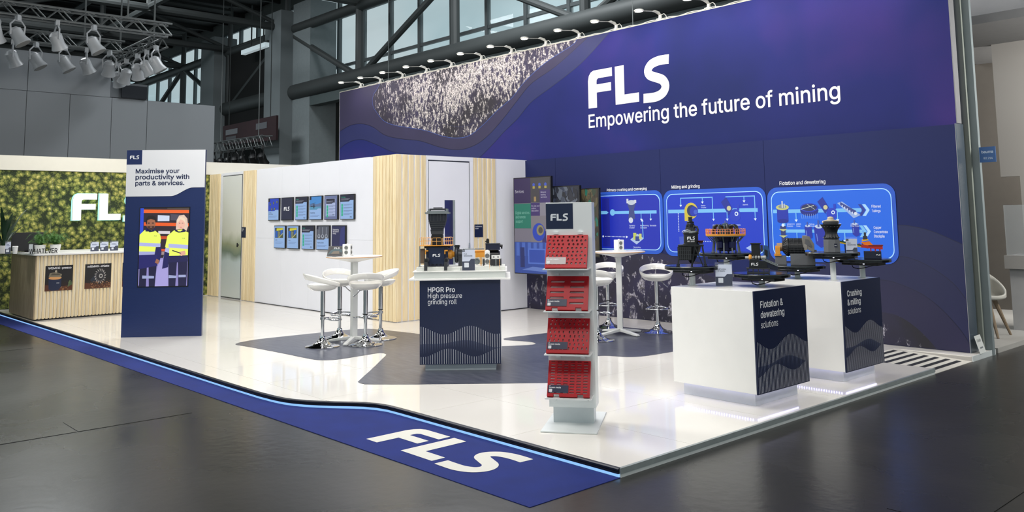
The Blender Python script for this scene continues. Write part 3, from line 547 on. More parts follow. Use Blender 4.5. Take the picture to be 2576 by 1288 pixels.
sweep(EDGE, [(.001, -.031), (.014, -.031), (.006, -.050), (.001, -.050)], 'light_strip', mat('pale_blue_led_diffuser', (140, 188, 240), .4, emit=1.0, var=0), tr)
tr2 = MB(); tr2.box(.0, .010, .0, RY0, -.030, .003); tr2.box(-.012, .0, .012, RY0, .0002, .003)
struct(tr2.build('trim_2', ALU), 'grey metal edge profile on the right side of the white floor')
MB().box(.0, .006, .0, RY0, -.0535, -.030).build('skirting', mat('pale_skirting', (222, 226, 224), .5), bpy.data.objects['trim_2'])
tr3 = MB().box(.0, .01, RY1, 6.35, HF, .003).build('trim_3', mat('white_edge', (200, 206, 206), .5)); struct(tr3)
# striped ramp
rz0, rz1 = -.001, HF+.004
rm = MB(); rm.prismy([(RX, rz0), (.0, rz1), (.0, HF), (RX, HF)], RY0+.002, RY1-.002)
rampo = struct(rm.build('floor_ramp', mat('ramp_white', (214, 210, 200), .4), smooth=0), 'short white ramp with black stripes beside the wall end')
DK = mat('black_tread', (28, 30, 36), .7, var=.1)
for k in range(7):
    xa = -.785+.111*k; s_ = lambda x: rz0+(rz1-rz0)*(x-RX)/(-RX)
    MB().add([(xa, RY0+.03, s_(xa)+.001), (xa+.052, RY0+.03, s_(xa+.052)+.001), (xa+.052, RY1-.1, s_(xa+.052)+.001), (xa, RY1-.1, s_(xa)+.001)], [(0, 1, 2, 3)]).build('stripe', DK, rampo, smooth=0)

# blue runner carpet with the logo
def smooth_path(xs): return xs
CARPET = mat('blue_needle_carpet', (15, 36, 112), .95, var=.10, vs=5., bump=.25, bs=500)
cp = MB().prism([(-14.6, -1.0)]+[(-12.1, -.885)]+[(.004, -.755), (.006, .0)]+[(x, y-.012) for x, y in EDGE[::-1]], HF, HF+.004)
carpet = thing('carpet_runner', 'royal blue carpet runner with big white letters along the curved floor edge', 'carpet', (0, 0, 0))
cpo = cp.build('pile', CARPET, carpet, smooth=0)
logo_letters(carpet, FLAT(HF+.0055), -1.87, -.605, .466, (214, 212, 204), .985, rough=.8)

# ================================================================== WHITE ROOM BOX, GREEN WALL
YW, YR, XC, HR = 5.9, 3.2377, -7.0788, 2.5
wl = struct(MB().box(-13.95, -7.69, YR, YR+.1, 0, HR).build('wall_left', WALLW, smooth=0), 'white room wall carrying two rows of monitors')
# panel joints of the wall: panels a hair apart
for k, (a, b_) in enumerate([(-11.72, -10.72), (-10.72, -9.72), (-9.72, -8.70), (-8.70, -7.70)]):
    for z0, z1 in ((.005, 1.2), (1.2, 2.495)):
        MB().box(a+.0012, b_-.0012, YR-.006, YR, z0+.001, z1-.001).build('panel', WALLW, wl, smooth=0)
MB().box(-11.74, -7.70, YR-.012, YR-.007, 0, .012).build('skirting', DRAIL, wl)
wr = struct(MB().box(XC-.1, XC, YR+.0, YW+.05, 0, HR).build('wall_right', WALLW, smooth=0), 'white room side wall with the meeting room door')
MB().box(-7.8, XC-.1, YR, YR+.1, 0, HR).build('corner_post', WALLW, wr)
MB().box(XC, XC+.008, 5.25, YW, .0, .012).build('skirting', DRAIL, wr)
MB().box(-13.95, XC-.1, YR+.1, YW+.05, HR-.06, HR-.02).build('roof_deck', WALLW, wl)
def slat_run(parent, x0, x1, n, face, z0=.012, z1=HR-.004, gap=.016, th=.022, back=None):
    """upright wood slats; face = ('Y', y) facing -Y or ('X', x) facing +X"""
    p_ = (x1-x0)/n; g0 = None
    for k in range(n):
        a = x0+k*p_+gap/2; b_ = a+p_-gap; mb = MB(); ch = .007
        if g0 is None:
            wv = b_-a; prof = [(0, 0), (0, -th+ch), (ch, -th), (wv-ch, -th), (wv, -th+ch), (wv, 0)]
            mb.prism(prof, 0, z1-z0); g0 = mb.build('slat', WOOD, parent, smooth=0); ob = g0
        else: ob = g0.copy(); COL.objects.link(ob)
        if face[0] == 'Y': ob.location = (a, face[1], z0)
        else: ob.location = (face[1], a, z0); ob.rotation_euler = (0, 0, pi/2)
slat_run(wl, -13.93, -13.39, 7, ('Y', YR-.001))
slat_run(wl, -12.32, -11.76, 7, ('Y', YR-.001))
slat_run(wr, -7.69, XC+.02, 7, ('Y', YR-.001), gap=.014, th=.03)
slat_run(wr, YR-.02, 3.785, 5, ('X', XC+.001), gap=.024, th=.014)
slat_run(wr, 4.72, 5.215, 5, ('X', XC+.001), gap=.024, th=.014)
# door_1: tall frosted door with a soft green-grey band set by height
m, n, L, p = node_mat('frosted_banded_glass')
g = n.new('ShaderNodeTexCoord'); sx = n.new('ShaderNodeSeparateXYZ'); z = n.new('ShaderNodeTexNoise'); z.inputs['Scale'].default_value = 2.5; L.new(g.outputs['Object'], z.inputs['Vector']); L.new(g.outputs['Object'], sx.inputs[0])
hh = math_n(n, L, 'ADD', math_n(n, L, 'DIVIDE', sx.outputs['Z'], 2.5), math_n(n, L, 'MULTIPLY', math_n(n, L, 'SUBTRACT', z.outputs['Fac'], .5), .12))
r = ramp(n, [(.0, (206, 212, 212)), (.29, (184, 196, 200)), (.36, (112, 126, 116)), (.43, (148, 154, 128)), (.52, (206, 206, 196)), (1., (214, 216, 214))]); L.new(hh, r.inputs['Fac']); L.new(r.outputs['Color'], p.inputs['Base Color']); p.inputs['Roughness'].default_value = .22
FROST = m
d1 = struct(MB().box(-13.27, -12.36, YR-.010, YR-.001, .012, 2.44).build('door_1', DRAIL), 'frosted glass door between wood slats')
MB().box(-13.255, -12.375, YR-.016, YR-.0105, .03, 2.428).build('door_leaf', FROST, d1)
hb = MB(); hb.cyl((-12.46, YR-.05, 1.02), (-12.46, YR-.05, 1.10), .012); hb.cyl((-12.46, YR-.05, 1.06), (-12.46, YR-.016, 1.06), .009); hb.build('handle', BLACK, d1)
MB().box(-13.385, -13.28, YR-.008, YR, .0, 2.449).build('door_frame', WALLW, d1); MB().box(-12.355, -12.33, YR-.008, YR, .0, 2.449).build('door_frame', WALLW, d1); MB().box(-13.385, -12.33, YR-.008, YR, 2.45, 2.5).build('door_frame', WALLW, d1)
# door_2: white door with a narrow window
d2 = struct(MB().box(XC+.001, XC+.006, 3.81, 4.645, .01, 2.43).build('door_2', DRAIL), 'white meeting room door with a narrow glass slot')
lf = MB(); lf.box(XC+.006, XC+.016, 3.825, 4.13, .02, 2.415); lf.box(XC+.006, XC+.016, 4.335, 4.63, .02, 2.415); lf.box(XC+.006, XC+.016, 4.13, 4.335, .02, .75); lf.box(XC+.006, XC+.016, 4.13, 4.335, 1.81, 2.415); lf.build('door_leaf', WALLW, d2, smooth=0)
MB().box(XC+.0065, XC+.009, 4.13, 4.335, .75, 1.81).build('pane', mat('dark_tinted_glass', (44, 46, 84), .08, var=0, spec=.8), d2)
fr = MB(); fr.box(XC+.002, XC+.022, 4.30, 4.335, .75, 1.81); fr.build('window_bead', ALU, d2)
for a in ((3.785, 3.808), (4.647, 4.715)): MB().box(XC, XC+.02, a[0], a[1], 0, 2.434).build('door_frame', WALLW, d2)
MB().box(XC, XC+.02, 3.785, 4.715, 2.435, 2.5).build('door_frame', WALLW, d2)
hb = MB(); hb.cyl((XC+.05, 4.60, 1.03), (XC+.05, 4.60, 1.13), .011); hb.cyl((XC+.05, 4.6, 1.05), (XC+.01, 4.6, 1.05), .008); hb.build('handle', CHROME, d2)
def plate(name, label, cat, M, w_, h_, fn, group=None, thick=.004):
    mb = MB(); mb.T = M; mb.box(0, w_, 0, h_, 0, thick); ob = mb.build(name, NAVY); tag(ob, label, cat, group)
    q = Print(); q.z = thick+.0006; fn(q); q.build('print', M, ob); return ob
plate('door_sign', 'small navy Conference room sign on slats right of the white door', 'sign', EAST(XC+.0165, 4.735, 1.215), .175, .205, lambda q: (q.text('Conference', .012, .162, .021, WHT, .01, width=.14), q.text('room', .012, .130, .021, WHT, .01)))
plate('door_sign', 'small navy sign on slats right of the frosted door', 'sign', FRONT(YR-.0245, -12.335, 1.205), .19, .2, lambda q: (q.text('Meeting', .012, .155, .022, WHT, .01, width=.10), q.text('room', .012, .122, .022, WHT, .01)))

# green wall
gx = -13.95
gw = struct(MB().box(gx-.12, gx-.01, -3.2, YR, 0, HR).build('wall_green', WALLW, smooth=0), 'wall printed with a forest canopy')
for a, b_ in ((-3.0, -1.9), (-1.9, -.84), (-.84, .24), (.24, 1.274), (1.274, 2.31), (2.31, YR-.002)):
    MB().box(gx-.01, gx, a+.002, b_-.002, .012, HR-.002).build('panel', FOREST, gw, smooth=0)
fascia = struct(MB().box(gx-.14, gx+.03, -3.2, 7.0, HR+.002, 2.766).build('trim_4', mat('cream_fascia', (226, 222, 208), .5, var=.01), smooth=0), 'cream fascia band above the forest wall')
lg = thing('illuminated_logo', 'large white backlit FLS letters standing off the forest wall', 'sign', (gx, 0, 0))
def logo_solid(parent, M, h, x, y, th, m, name='letter', sx=1., halo=None):
    for pl in (LOGO_F, LOGO_L, LOGO_S):
        mb = MB(); mb.T = M; mb.prism([(x+a*h*sx, y+b_*h) for a, b_ in pl], 0, th); mb.build(name, m, parent, smooth=40)
LM = mat('lit_letter_face', (240, 240, 234), .4, emit=.30, var=0)
logo_solid(lg, EAST(.045), .505, .575, 1.578, .05, LM)
HM = mat('letter_edge_led', (150, 225, 215), .4, emit=.8, var=0)
for pl in (LOGO_F, LOGO_L, LOGO_S):
    cxx = sum(q[0] for q in pl)/len(pl); mb = MB(); mb.T = EAST(.022)
    mb.prism([(.575+a*.505-.010, 1.578+(b_+(b_-.5)*.02)*.505) for a, b_ in pl], 0, .018); mb.build('edge_light', HM, lg, smooth=40)

# ================================================================== BLUE BACK WALL
wbk = MB(); wbk.box(XC, -.088, YW, YW+.2, 0, 2.492)
m, n, L, p = node_mat('navy_printed_wall')
g = n.new('ShaderNodeTexCoord'); z = n.new('ShaderNodeTexNoise'); z.inputs['Scale'].default_value = .35; z.inputs['Detail'].default_value = 2; L.new(g.outputs['Object'], z.inputs['Vector'])
r = ramp(n, [(.3, (24, 32, 78)), (.7, (28, 38, 90))]); L.new(z.outputs['Fac'], r.inputs['Fac']); L.new(r.outputs['Color'], p.inputs['Base Color']); p.inputs['Roughness'].default_value = .6; p.inputs['Specular IOR Level'].default_value = .25
NAVYW = m
wb = struct(wbk.build('wall_back', mat('wall_core', (30, 36, 60), .5), smooth=0), 'navy printed back wall')
SEAM = [XC, -6.351, -4.191, -2.485, -.09]
for a, b_ in zip(SEAM[:-1], SEAM[1:]):
    MB().box(a+.002, b_-.002, YW-.008, YW, .004, 2.492).build('panel', NAVYW, wb, smooth=0)
MB().box(-.086, -.078, YW-.010, YW+.2, 0, 2.50).build('end_profile', mat('end_profile_grey', (92, 104, 116), .25, .5), wb)
MB().box(-.090, -.085, YW-.012, YW-.006, 0, 2.50).build('edge_trim', mat('edge_trim_grey', (150, 150, 152), .5), wb)
# printed graphics low on the wall: contour bands and rock
def gpoly(name, pts, y, m, parent, label=None):
    q = Print(); q.poly(pts, (50, 50, 50)); ob = q.build(name, FRONT(y), parent, m=m)
    if label: ob['label'] = label
    return ob
def curve(pts, k=6):
    P = [Vector((*q, 0)) for q in pts]; out = []
    for i in range(len(P)-1):
        p0 = P[max(i-1, 0)]; p1 = P[i]; p2 = P[i+1]; p3 = P[min(i+2, len(P)-1)]
        for j in range(k):
            t = j/k; v = .5*((2*p1)+(-p0+p2)*t+(2*p0-5*p1+4*p2-p3)*t*t+(-p0+3*p1-3*p2+p3)*t**3); out.append((v.x, v.y))
    return out+[pts[-1]]
XL, XR_, ZB = XC+.004, -.094, .006
c1 = curve([(-2.6, 1.30), (-1.5, 1.39), (-.83, 1.38), (-.61, 1.36), (-.39, 1.30), (-.094, 1.165)])
c2 = curve([(-2.6, .90), (-1.5, 1.04), (-.83, 1.02), (-.63, .99), (-.42, .89), (-.22, .74), (-.094, .57)])
c3 = curve([(-7.07, .55), (-6.4, .80), (-5.6, 1.0), (-4.7, 1.04), (-4.04, .95), (-3.2, .80), (-2.4, .66), (-1.6, .72), (-1.03, .74), (-.8, .70), (-.54, .59), (-.34, .43), (-.17, .23), (-.094, .10)])
c4 = curve([(-7.07, .47), (-6.4, .70), (-5.75, .92), (-4.7, .95), (-4.04, .85), (-3.2, .64), (-2.4, .46), (-1.6, .42), (-1.02, .37), (-.82, .33), (-.63, .21), (-.49, .07), (-.44, .008)])
for nm, c_, y, colr in (('contour_print', c1, YW-.0085, (25, 31, 74)), ('contour_print', c2, YW-.0090, (28, 31, 70)), ('contour_print', c3, YW-.0095, (32, 30, 64))):
    closing = [(XR_, ZB), (c_[0][0], ZB)]
    gpoly(nm, c_+closing, y, mat('contour_%d' % colr[2], colr, .45, var=.06, vs=1.), wb)
    q = Print(); q.strip(c_, .006, (17, 20, 46)); q.build('contour_line', FRONT(y-.0003), wb)
gpoly('rock_print', c4+[(XL, ZB)], YW-.0100, ROCK_LOW, wb, 'dark rock print along the wall foot')
# backlit process panels
def process_panel(label, x0, x1, z0, z1, inner, light, fn):
    t = thing('process_panel', label, 'display', (0, YW-.011, 0), 0, 'backlit process panels on the navy wall')
    r0 = .14
    MB().prismy(rr_pts(x0, z0, x1, z1, r0, 6), -.006, .0).build('surround', mat('surround_blue', (30, 78, 180), .5, var=.03, emit=.18), t, smooth=0)
    MB().prismy(rr_pts(x0+.055, z0+.055, x1-.045, z1-.055, r0-.03, 6), -.010, -.006).build('lightbox', mat('white_rim', (150, 195, 240), .4, emit=.35, var=0), t, smooth=0)
    q = Print(); q.step = .0005; q.poly(rr_pts(x0+.065, z0+.065, x1-.055, z1-.065, r0-.035, 6), inner); q.up(); fn(q); q.build('process_chart', FRONT(-.0105), t, emit=.72)
    return t
PALE = (120, 190, 240); WB = (225, 238, 250)
def mach_cyl(q, x, z_, s=1.):      # blue tank with yellow deck
    q.rect(x-.10*s, z_-.16*s, x+.10*s, z_+.06*s, (22, 44, 168)); q.disc(x, z_-.16*s, .10*s, (16, 34, 140), ry=.035*s); q.up(); q.disc(x, z_+.06*s, .115*s, (196, 200, 120), ry=.045*s); q.up(); q.disc(x, z_+.07*s, .07*s, (130, 140, 150), ry=.03*s); q.rect(x-.012*s, z_+.05*s, x+.012*s, z_+.16*s, (200, 205, 215)); q.rect(x+.03*s, z_+.05*s, x+.045*s, z_+.12*s, (200, 205, 215))
def mach_crusher(q, x, z_, s=1.):
    q.poly([(x-.07*s, z_-.15*s), (x+.07*s, z_-.15*s), (x+.05*s, z_), (x+.09*s, z_+.1*s), (x-.09*s, z_+.1*s), (x-.05*s, z_)], (60, 72, 130)); q.up(); q.disc(x, z_+.11*s, .08*s, (190, 200, 215), ry=.04*s); q.disc(x-.02*s, z_-.17*s, .045*s, (205, 212, 225)); q.rect(x-.1*s, z_+.1*s, x-.06*s, z_+.17*s, (205, 210, 220)); q.rect(x+.05*s, z_+.1*s, x+.10*s, z_+.15*s, (205, 210, 220))
def mach_pump(q, x, z_, s=1.):
    q.poly([(x-.17*s, z_+.10*s), (x-.08*s, z_+.17*s), (x+.02*s, z_-.0*s), (x-.05*s, z_-.09*s)], (24, 40, 150)); q.disc(x+.06*s, z_-.09*s, .09*s, (26, 56, 190)); q.up(); q.disc(x-.04*s, z_+.01*s, .035*s, (205, 200, 150)); q.disc(x+.08*s, z_-.07*s, .03*s, WB); q.up(); q.disc(x+.08*s, z_-.07*s, .016*s, (26, 56, 190)); q.rect(x+.09*s, z_-.02*s, x+.13*s, z_+.06*s, (26, 56, 190))
def mach_mill(q, x, z_, s=1.):
    q.disc(x, z_, .12*s, (210, 190, 60)); q.rect(x-.12*s, z_-.15*s, x-.04*s, z_, (210, 190, 60)); q.up(); q.disc(x+.01*s, z_, .085*s, (40, 52, 90)); q.up(); q.disc(x+.05*s, z_-.01*s, .075*s, (24, 48, 172)); q.disc(x+.08*s, z_-.02*s, .035*s, (60, 90, 200))
def mach_press(q, x, z_, s=1.):
    q.poly([(x-.22*s, z_+.14*s), (x+.10*s, z_-.16*s), (x+.24*s, z_-.10*s), (x-.12*s, z_+.17*s)], (150, 175, 225)); q.up(); q.poly([(x-.16*s, z_+.16*s), (x-.16*s, z_+.10*s), (x+.12*s, z_-.08*s), (x+.16*s, z_-.02*s)], (52, 66, 140)); q.up()
    for k in range(5): q.rect(x-.13*s+k*.05*s, z_+.06*s-k*.033*s, x-.11*s+k*.05*s, z_+.10*s-k*.033*s, (210, 220, 240))
    q.disc(x+.14*s, z_-.07*s, .03*s, (220, 225, 235))
def mach_thick(q, x, z_, s=1.):
    q.disc(x, z_-.03*s, .20*s, (14, 30, 130), ry=.11*s); q.up(); q.disc(x, z_+.03*s, .20*s, (30, 60, 190), ry=.09*s); q.up(); q.disc(x, z_+.03*s, .17*s, (38, 46, 90), ry=.07*s); q.up(); q.line([(x-.17*s, z_), (x+.1*s, z_+.07*s)], .012*s, (210, 215, 200)); q.line([(x-.04*s, z_+.1*s), (x+.12*s, z_-.01*s)], .01*s, (170, 180, 190))
    for k in range(9): q.line([(x-.18*s+k*.045*s, z_-.10*s), (x-.165*s+k*.043*s, z_-.19*s)], .006*s, (150, 185, 230))
def mach_cell(q, x, z_, s=1.):
    q.poly([(x-.08*s, z_+.10*s), (x+.10*s, z_+.09*s), (x+.11*s, z_-.16*s), (x+.02*s, z_-.2*s), (x-.06*s, z_-.14*s)], (20, 40, 160)); q.up(); q.disc(x, z_+.11*s, .06*s, (190, 205, 225), ry=.03*s); q.rect(x-.02*s, z_+.1*s, x+.01*s, z_+.2*s, (60, 80, 160)); q.line([(x-.04*s, z_), (x-.03*s, z_-.1*s)], .008, (120, 150, 220))
def arrow_dn(q, x, z0, z1, wd=.012): q.line([(x, z0), (x, z1)], wd, PALE); q.poly([(x-.022, z1), (x+.022, z1), (x, z1-.03)], WB)
def arrow_up(q, x, z0, z1, wd=.012): q.line([(x, z0), (x, z1)], wd, PALE); q.poly([(x-.022, z1), (x, z1+.03), (x+.022, z1)], WB)
def dots(q, a, b_, n_=14):
    for k in range(n_):
        t = k/(n_-1); q.disc(a[0]+(b_[0]-a[0])*t, a[1]+(b_[1]-a[1])*t, .008, WB, 6)
def label(q, x, z_, l1, l2=None, s=.02, wd=None): q.text(l1, x, z_, s, WB, .006); l2 and q.text(l2, x, z_-s*1.6, s, WB, .006)
def pA(q):
    q.rect(-5.33, .995+.065, -5.18, 1.80, (18, 28, 140)); q.up()
    q.rect(-5.45, 1.555, -5.24, 1.605, PALE); q.poly([(-5.24, 1.555), (-5.24, 1.605), (-5.20, 1.58)], PALE); q.disc(-5.12, 1.58, .05, PALE); q.rect(-5.12, 1.555, -4.27, 1.60, PALE); q.up()
    mach_crusher(q, -4.74, 1.62, .95); arrow_dn(q, -4.56, 1.555, 1.48); arrow_dn(q, -4.38, 1.555, 1.48)
    q.up(); label(q, -4.79, 1.37, 'Gyratory', 'Crusher'); label(q, -4.58, 1.37, 'Rail Running', 'Conveyor', wd=.1); label(q, -4.40, 1.37, 'Stockpile')
    q.disc(-5.32, 1.215, .016, WB); dots(q, (-5.27, 1.215), (-4.86, 1.21), 16); q.poly([(-4.86, 1.23), (-4.82, 1.21), (-4.86, 1.19)], WB)
    q.poly([(-4.78, 1.17), (-4.66, 1.10), (-4.52, 1.19), (-4.64, 1.26)], (170, 190, 225)); q.up(); q.rect(-4.72, 1.17, -4.66, 1.27, (190, 200, 90)); q.rect(-4.68, 1.15, -4.60, 1.22, (40, 60, 140)); q.rect(-4.61, 1.18, -4.56, 1.26, (200, 205, 120))
    q.line([(-4.53, 1.19), (-4.54, 1.44)], .014, PALE); q.poly([(-4.565, 1.44), (-4.54, 1.475), (-4.515, 1.44)], WB); label(q, -4.72, 1.05, 'Secondary', 'Roll Crusher')
def pB(q):
    q.rect(-4.06, 1.555, -2.60, 1.605, PALE); q.up()
    for x0, x1 in ((-3.835, -3.30), (-3.08, -2.64+.0)):
        q.line([(x0, 1.66), (x0, 1.765), (x1, 1.765), (x1, 1.60)], .014, PALE)
    for x in (-3.835, -3.08): q.poly([(x-.022, 1.67), (x+.022, 1.67), (x, 1.64)], WB)
    arrow_dn(q, -3.465, 1.76, 1.71); arrow_dn(q, -2.80, 1.76, 1.71); q.up(); label(q, -3.49, 1.645, 'Pebble', 'Crusher', .017); label(q, -2.82, 1.645, 'Ballmill', None, .017)
    mach_mill(q, -3.66, 1.585, .95); mach_pump(q, -2.94-.06, 1.60, .95)
    arrow_dn(q, -3.29, 1.555, 1.47); arrow_dn(q, -3.07, 1.555, 1.47); arrow_dn(q, -2.64, 1.555, 1.47)
    q.up(); label(q, -3.31, 1.375, 'Vibrating', 'Screen', .017); label(q, -3.08, 1.375, 'Pump', 'Box', .017); label(q, -2.94, 1.375, 'KREBS', None, .017)
    dots(q, (-3.88, 1.55), (-3.88, 1.30), 12); dots(q, (-3.5, 1.16), (-2.9, 1.16), 18)
    q.poly([(-3.88, 1.22), (-3.74, 1.23), (-3.72, 1.08), (-3.86, .98+.04)], (60, 86, 190)); q.poly([(-3.25, 1.10), (-3.12, 1.0), (-3.05, 1.06), (-3.18, 1.16)], (150, 178, 228)); q.poly([(-2.72, 1.12), (-2.60, 1.05), (-2.66, 1.06-.05), (-2.80, 1.08)], (160, 185, 235))
def pC(q):
    q.rect(-2.375, 1.535, -1.2, 1.58, PALE); q.rect(-2.25, 1.0+.3, -2.21, 1.56, PALE); q.rect(-2.23, 1.285, -1.2, 1.325, PALE); q.up()
    for z_ in (1.557, 1.305):
        q.poly([(-1.24, z_+.07), (-1.20, z_+.07), (-1.15, z_), (-1.20, z_-.07), (-1.24, z_-.07), (-1.19, z_)], (36, 52, 150) if z_ > 1.4 else PALE); q.poly([(-1.19, z_+.07), (-1.15, z_+.07), (-1.10, z_), (-1.15, z_-.07), (-1.19, z_-.07), (-1.14, z_)], (170, 215, 250))
    q.up(); q.text('Filtered', -1.075, 1.585, .030, WHT, .01, width=.108); q.text('Tailings', -1.075, 1.53, .030, WHT, .01, width=.105)
    q.text('Copper', -1.065, 1.335, .030, WHT, .01, width=.092); q.text('Concentrate', -1.065, 1.285, .030, WHT, .01, width=.165); q.text('Stockpile', -1.065, 1.235, .030, WHT, .01, width=.125)
    mach_cyl(q, -2.24, 1.56, .8); mach_thick(q, -1.87, 1.58, .62); mach_pump(q, -1.62, 1.59, .8); mach_press(q, -1.36, 1.56, .62)
    q.poly([(-2.28, 1.37), (-2.2, 1.37), (-2.22, 1.1), (-2.26, 1.1)], (40, 50, 110)); q.up(); q.poly([(-2.30, 1.33), (-2.18, 1.33), (-2.24, 1.30)], (190, 195, 130)); q.poly([(-2.30, 1.25), (-2.18, 1.25), (-2.24, 1.22)], (190, 195, 130)); q.disc(-2.24, 1.38, .02, WB)
    mach_cell(q, -1.9, 1.31, .55); mach_cell(q, -1.75, 1.27, .85); mach_cell(q, -1.29, 1.34, .5)
    for x in (-2.05, -1.5): arrow_dn(q, x, 1.53, 1.45)
    for x in (-2.05, -1.62, -1.42): arrow_dn(q, x, 1.28, 1.2)
    q.up(); label(q, -2.18, 1.385, 'WEMCO II', 'Flotation', .015); label(q, -2.05, 1.385, 'KREBS', 'Pump', .015); label(q, -1.88, 1.385, 'Tailings', 'Thickener', .015); label(q, -1.52, 1.385, 'KREBS', 'Pump', .015); label(q, -1.34, 1.385, 'Automatic', 'Filter Press', .015); label(q, -1.7, 1.12, 'Thickener', None, .015)
process_panel('blue backlit panel under the words Primary crushing and conveying', -5.55, -4.16, .965, 1.895, (8, 36, 176), None, pA)
process_panel('blue backlit panel under the words Milling and grinding', -4.165+.02, -2.475, .945, 1.885, (4, 52, 196), None, pB)
process_panel('light blue backlit panel under the words Flotation and dewatering', -2.455, -.79, .925, 1.865, (8, 100, 226), None, pC)
def wall_words(label_, s, x0, x1, z_, h):
    t = thing('wall_lettering', label_, 'lettering', (0, 0, 0), 0, 'captions above the process panels'); words(t, FRONT(YW-.0095), s, x0, z_, h, WHT, x1-x0, .012); return t
wall_words('white caption Primary crushing and conveying above the left blue panel', 'Primary crushing and conveying', -5.235, -4.45, 1.905, .042)
wall_words('white caption Milling and grinding above the middle blue panel', 'Milling and grinding', -3.995, -3.51, 1.908, .044)
wall_words('white caption Flotation and dewatering above the light blue panel', 'Flotation and dewatering', -2.273, -1.645, 1.895, .046)

# ================================================================== HIGH BANNER WITH LOGO AND TAGLINE
YB = YW+.03
bn = thing('fabric_banner', 'huge blue fabric banner with FLS logo above the navy wall', 'banner', (0, 0, 0))
XB0, XB1, ZT, ZB0 = -13.27, -.078, 4.412, 2.40
m, n, L, p = node_mat('blue_banner_fabric')
g = n.new('ShaderNodeTexCoord'); sx = n.new('ShaderNodeSeparateXYZ'); L.new(g.outputs['Object'], sx.inputs[0])
z = n.new('ShaderNodeTexNoise'); z.inputs['Scale'].default_value = .55; z.inputs['Detail'].default_value = 3; L.new(g.outputs['Object'], z.inputs['Vector'])
r = ramp(n, [(.3, (24, 34, 88)), (.55, (32, 38, 104)), (.75, (56, 42, 112))]); L.new(z.outputs['Fac'], r.inputs['Fac'])
fz = n.new('ShaderNodeTexNoise'); fz.inputs['Scale'].default_value = 120; L.new(g.outputs['Object'], fz.inputs['Vector'])
mx = n.new('ShaderNodeMix'); mx.data_type = 'RGBA'; mx.blend_type = 'OVERLAY'; mx.inputs['Factor'].default_value = .12; L.new(r.outputs['Color'], mx.inputs['A']); L.new(fz.outputs['Color'], mx.inputs['B'])
L.new(mx.outputs['Result'], p.inputs['Base Color']); p.inputs['Roughness'].default_value = .7; p.inputs['Specular IOR Level'].default_value = .25
BANN = m
MB().box(XB0, XB1-.006, YB, YB+.12, ZB0, ZT).build('fabric', BANN, bn, smooth=0)
MB().box(XB0-.004, XB1+.006, YB-.004, YB+.124, ZT, ZT+.012).build('top_rail', mat('cream_rail', (205, 200, 178), .5), bn)
MB().box(XB1-.006, XB1+.004, YB-.004, YB+.12, 2.505, ZT).build('side_rail', mat('side_rail_grey', (128, 128, 130), .5), bn)
MB().box(XB0-.006, XB0, YB-.004, YB+.12, ZB0, ZT).build('side_rail', BRACK, bn)
A_c = curve([(-5.13, ZT), (-5.28, 4.31), (-5.78, 3.99), (-6.42, 3.71), (-6.94, 3.5), (-7.29, 3.25), (-7.66, 3.04), (-7.97, 2.84), (-8.24, 2.68), (-8.52, 2.55), (-8.9, 2.46), (-9.4, 2.5), (-10.41, 2.80), (-11.15, 2.92), (-11.88, 3.15), (-12.38, 3.27), (-12.9, 3.24), (-13.262, 3.12)])
B_c = curve([(-5.6, ZT), (-5.7, 4.35), (-6.35, 4.03), (-6.93, 3.82), (-7.29, 3.57), (-7.66, 3.29), (-8.04, 3.04), (-8.44, 2.87), (-8.93, 2.81), (-9.49, 2.89), (-10.17, 3.07), (-10.75, 3.15), (-11.41, 3.28), (-11.89, 3.5), (-12.33, 3.61), (-12.79, 3.62), (-13.262, 3.52)])
C_c = curve([(-5.84, ZT), (-5.95, 4.33), (-6.58, 4.13), (-7.1, 3.87), (-7.43, 3.63), (-7.85, 3.43), (-8.24, 3.21), (-8.64, 3.05), (-9.05, 3.04), (-9.49, 3.12), (-9.94, 3.25), (-10.5, 3.36), (-11.05, 3.46), (-11.46, 3.59), (-11.73, 3.79), (-11.89, 3.96), (-11.89, 4.17), (-11.73, 4.31), (-11.62, ZT)])
D_c = curve([(-6.10, ZT), (-6.24, 4.34), (-6.92, 4.06), (-7.43, 3.78), (-7.96, 3.47), (-8.43, 3.28), (-8.97, 3.25), (-9.48, 3.37), (-10.17, 3.53), (-10.75, 3.73), (-11.15, 3.94), (-11.25, 4.22), (-11.2, ZT)])
gpoly('contour_print', A_c+[(-13.262, ZT)], YB-.001, mat('banner_contour_a', (30, 36, 88), .6, var=.10, vs=.8), bn)
q = Print(); q.strip(A_c, .012, (18, 26, 68)); q.build('contour_line', FRONT(YB-.0013), bn)
gpoly('contour_print', B_c+[(-13.262, ZT)], YB-.0016, mat('banner_contour_b', (48, 42, 72), .6, var=.14, vs=.9), bn)
q = Print(); q.strip(B_c, .010, (24, 22, 50)); q.build('contour_line', FRONT(YB-.0019), bn)
gpoly('rock_print', C_c, YB-.0022, ROCK_TOP, bn, 'bright rock face printed on the banner')
q = Print(); q.strip(C_c, .010, (58, 84, 150)); q.strip(D_c, .006, (44, 44, 80)); q.build('contour_line', FRONT(YB-.0026), bn)
logo_letters(bn, FRONT(YB-.004), -5.609, 3.243, .60, (244, 240, 236), 1.01)
words(bn, FRONT(YB-.004), 'Empowering the future of mining', -5.615, 2.932, .208, (244, 240, 236), 4.205, .016)
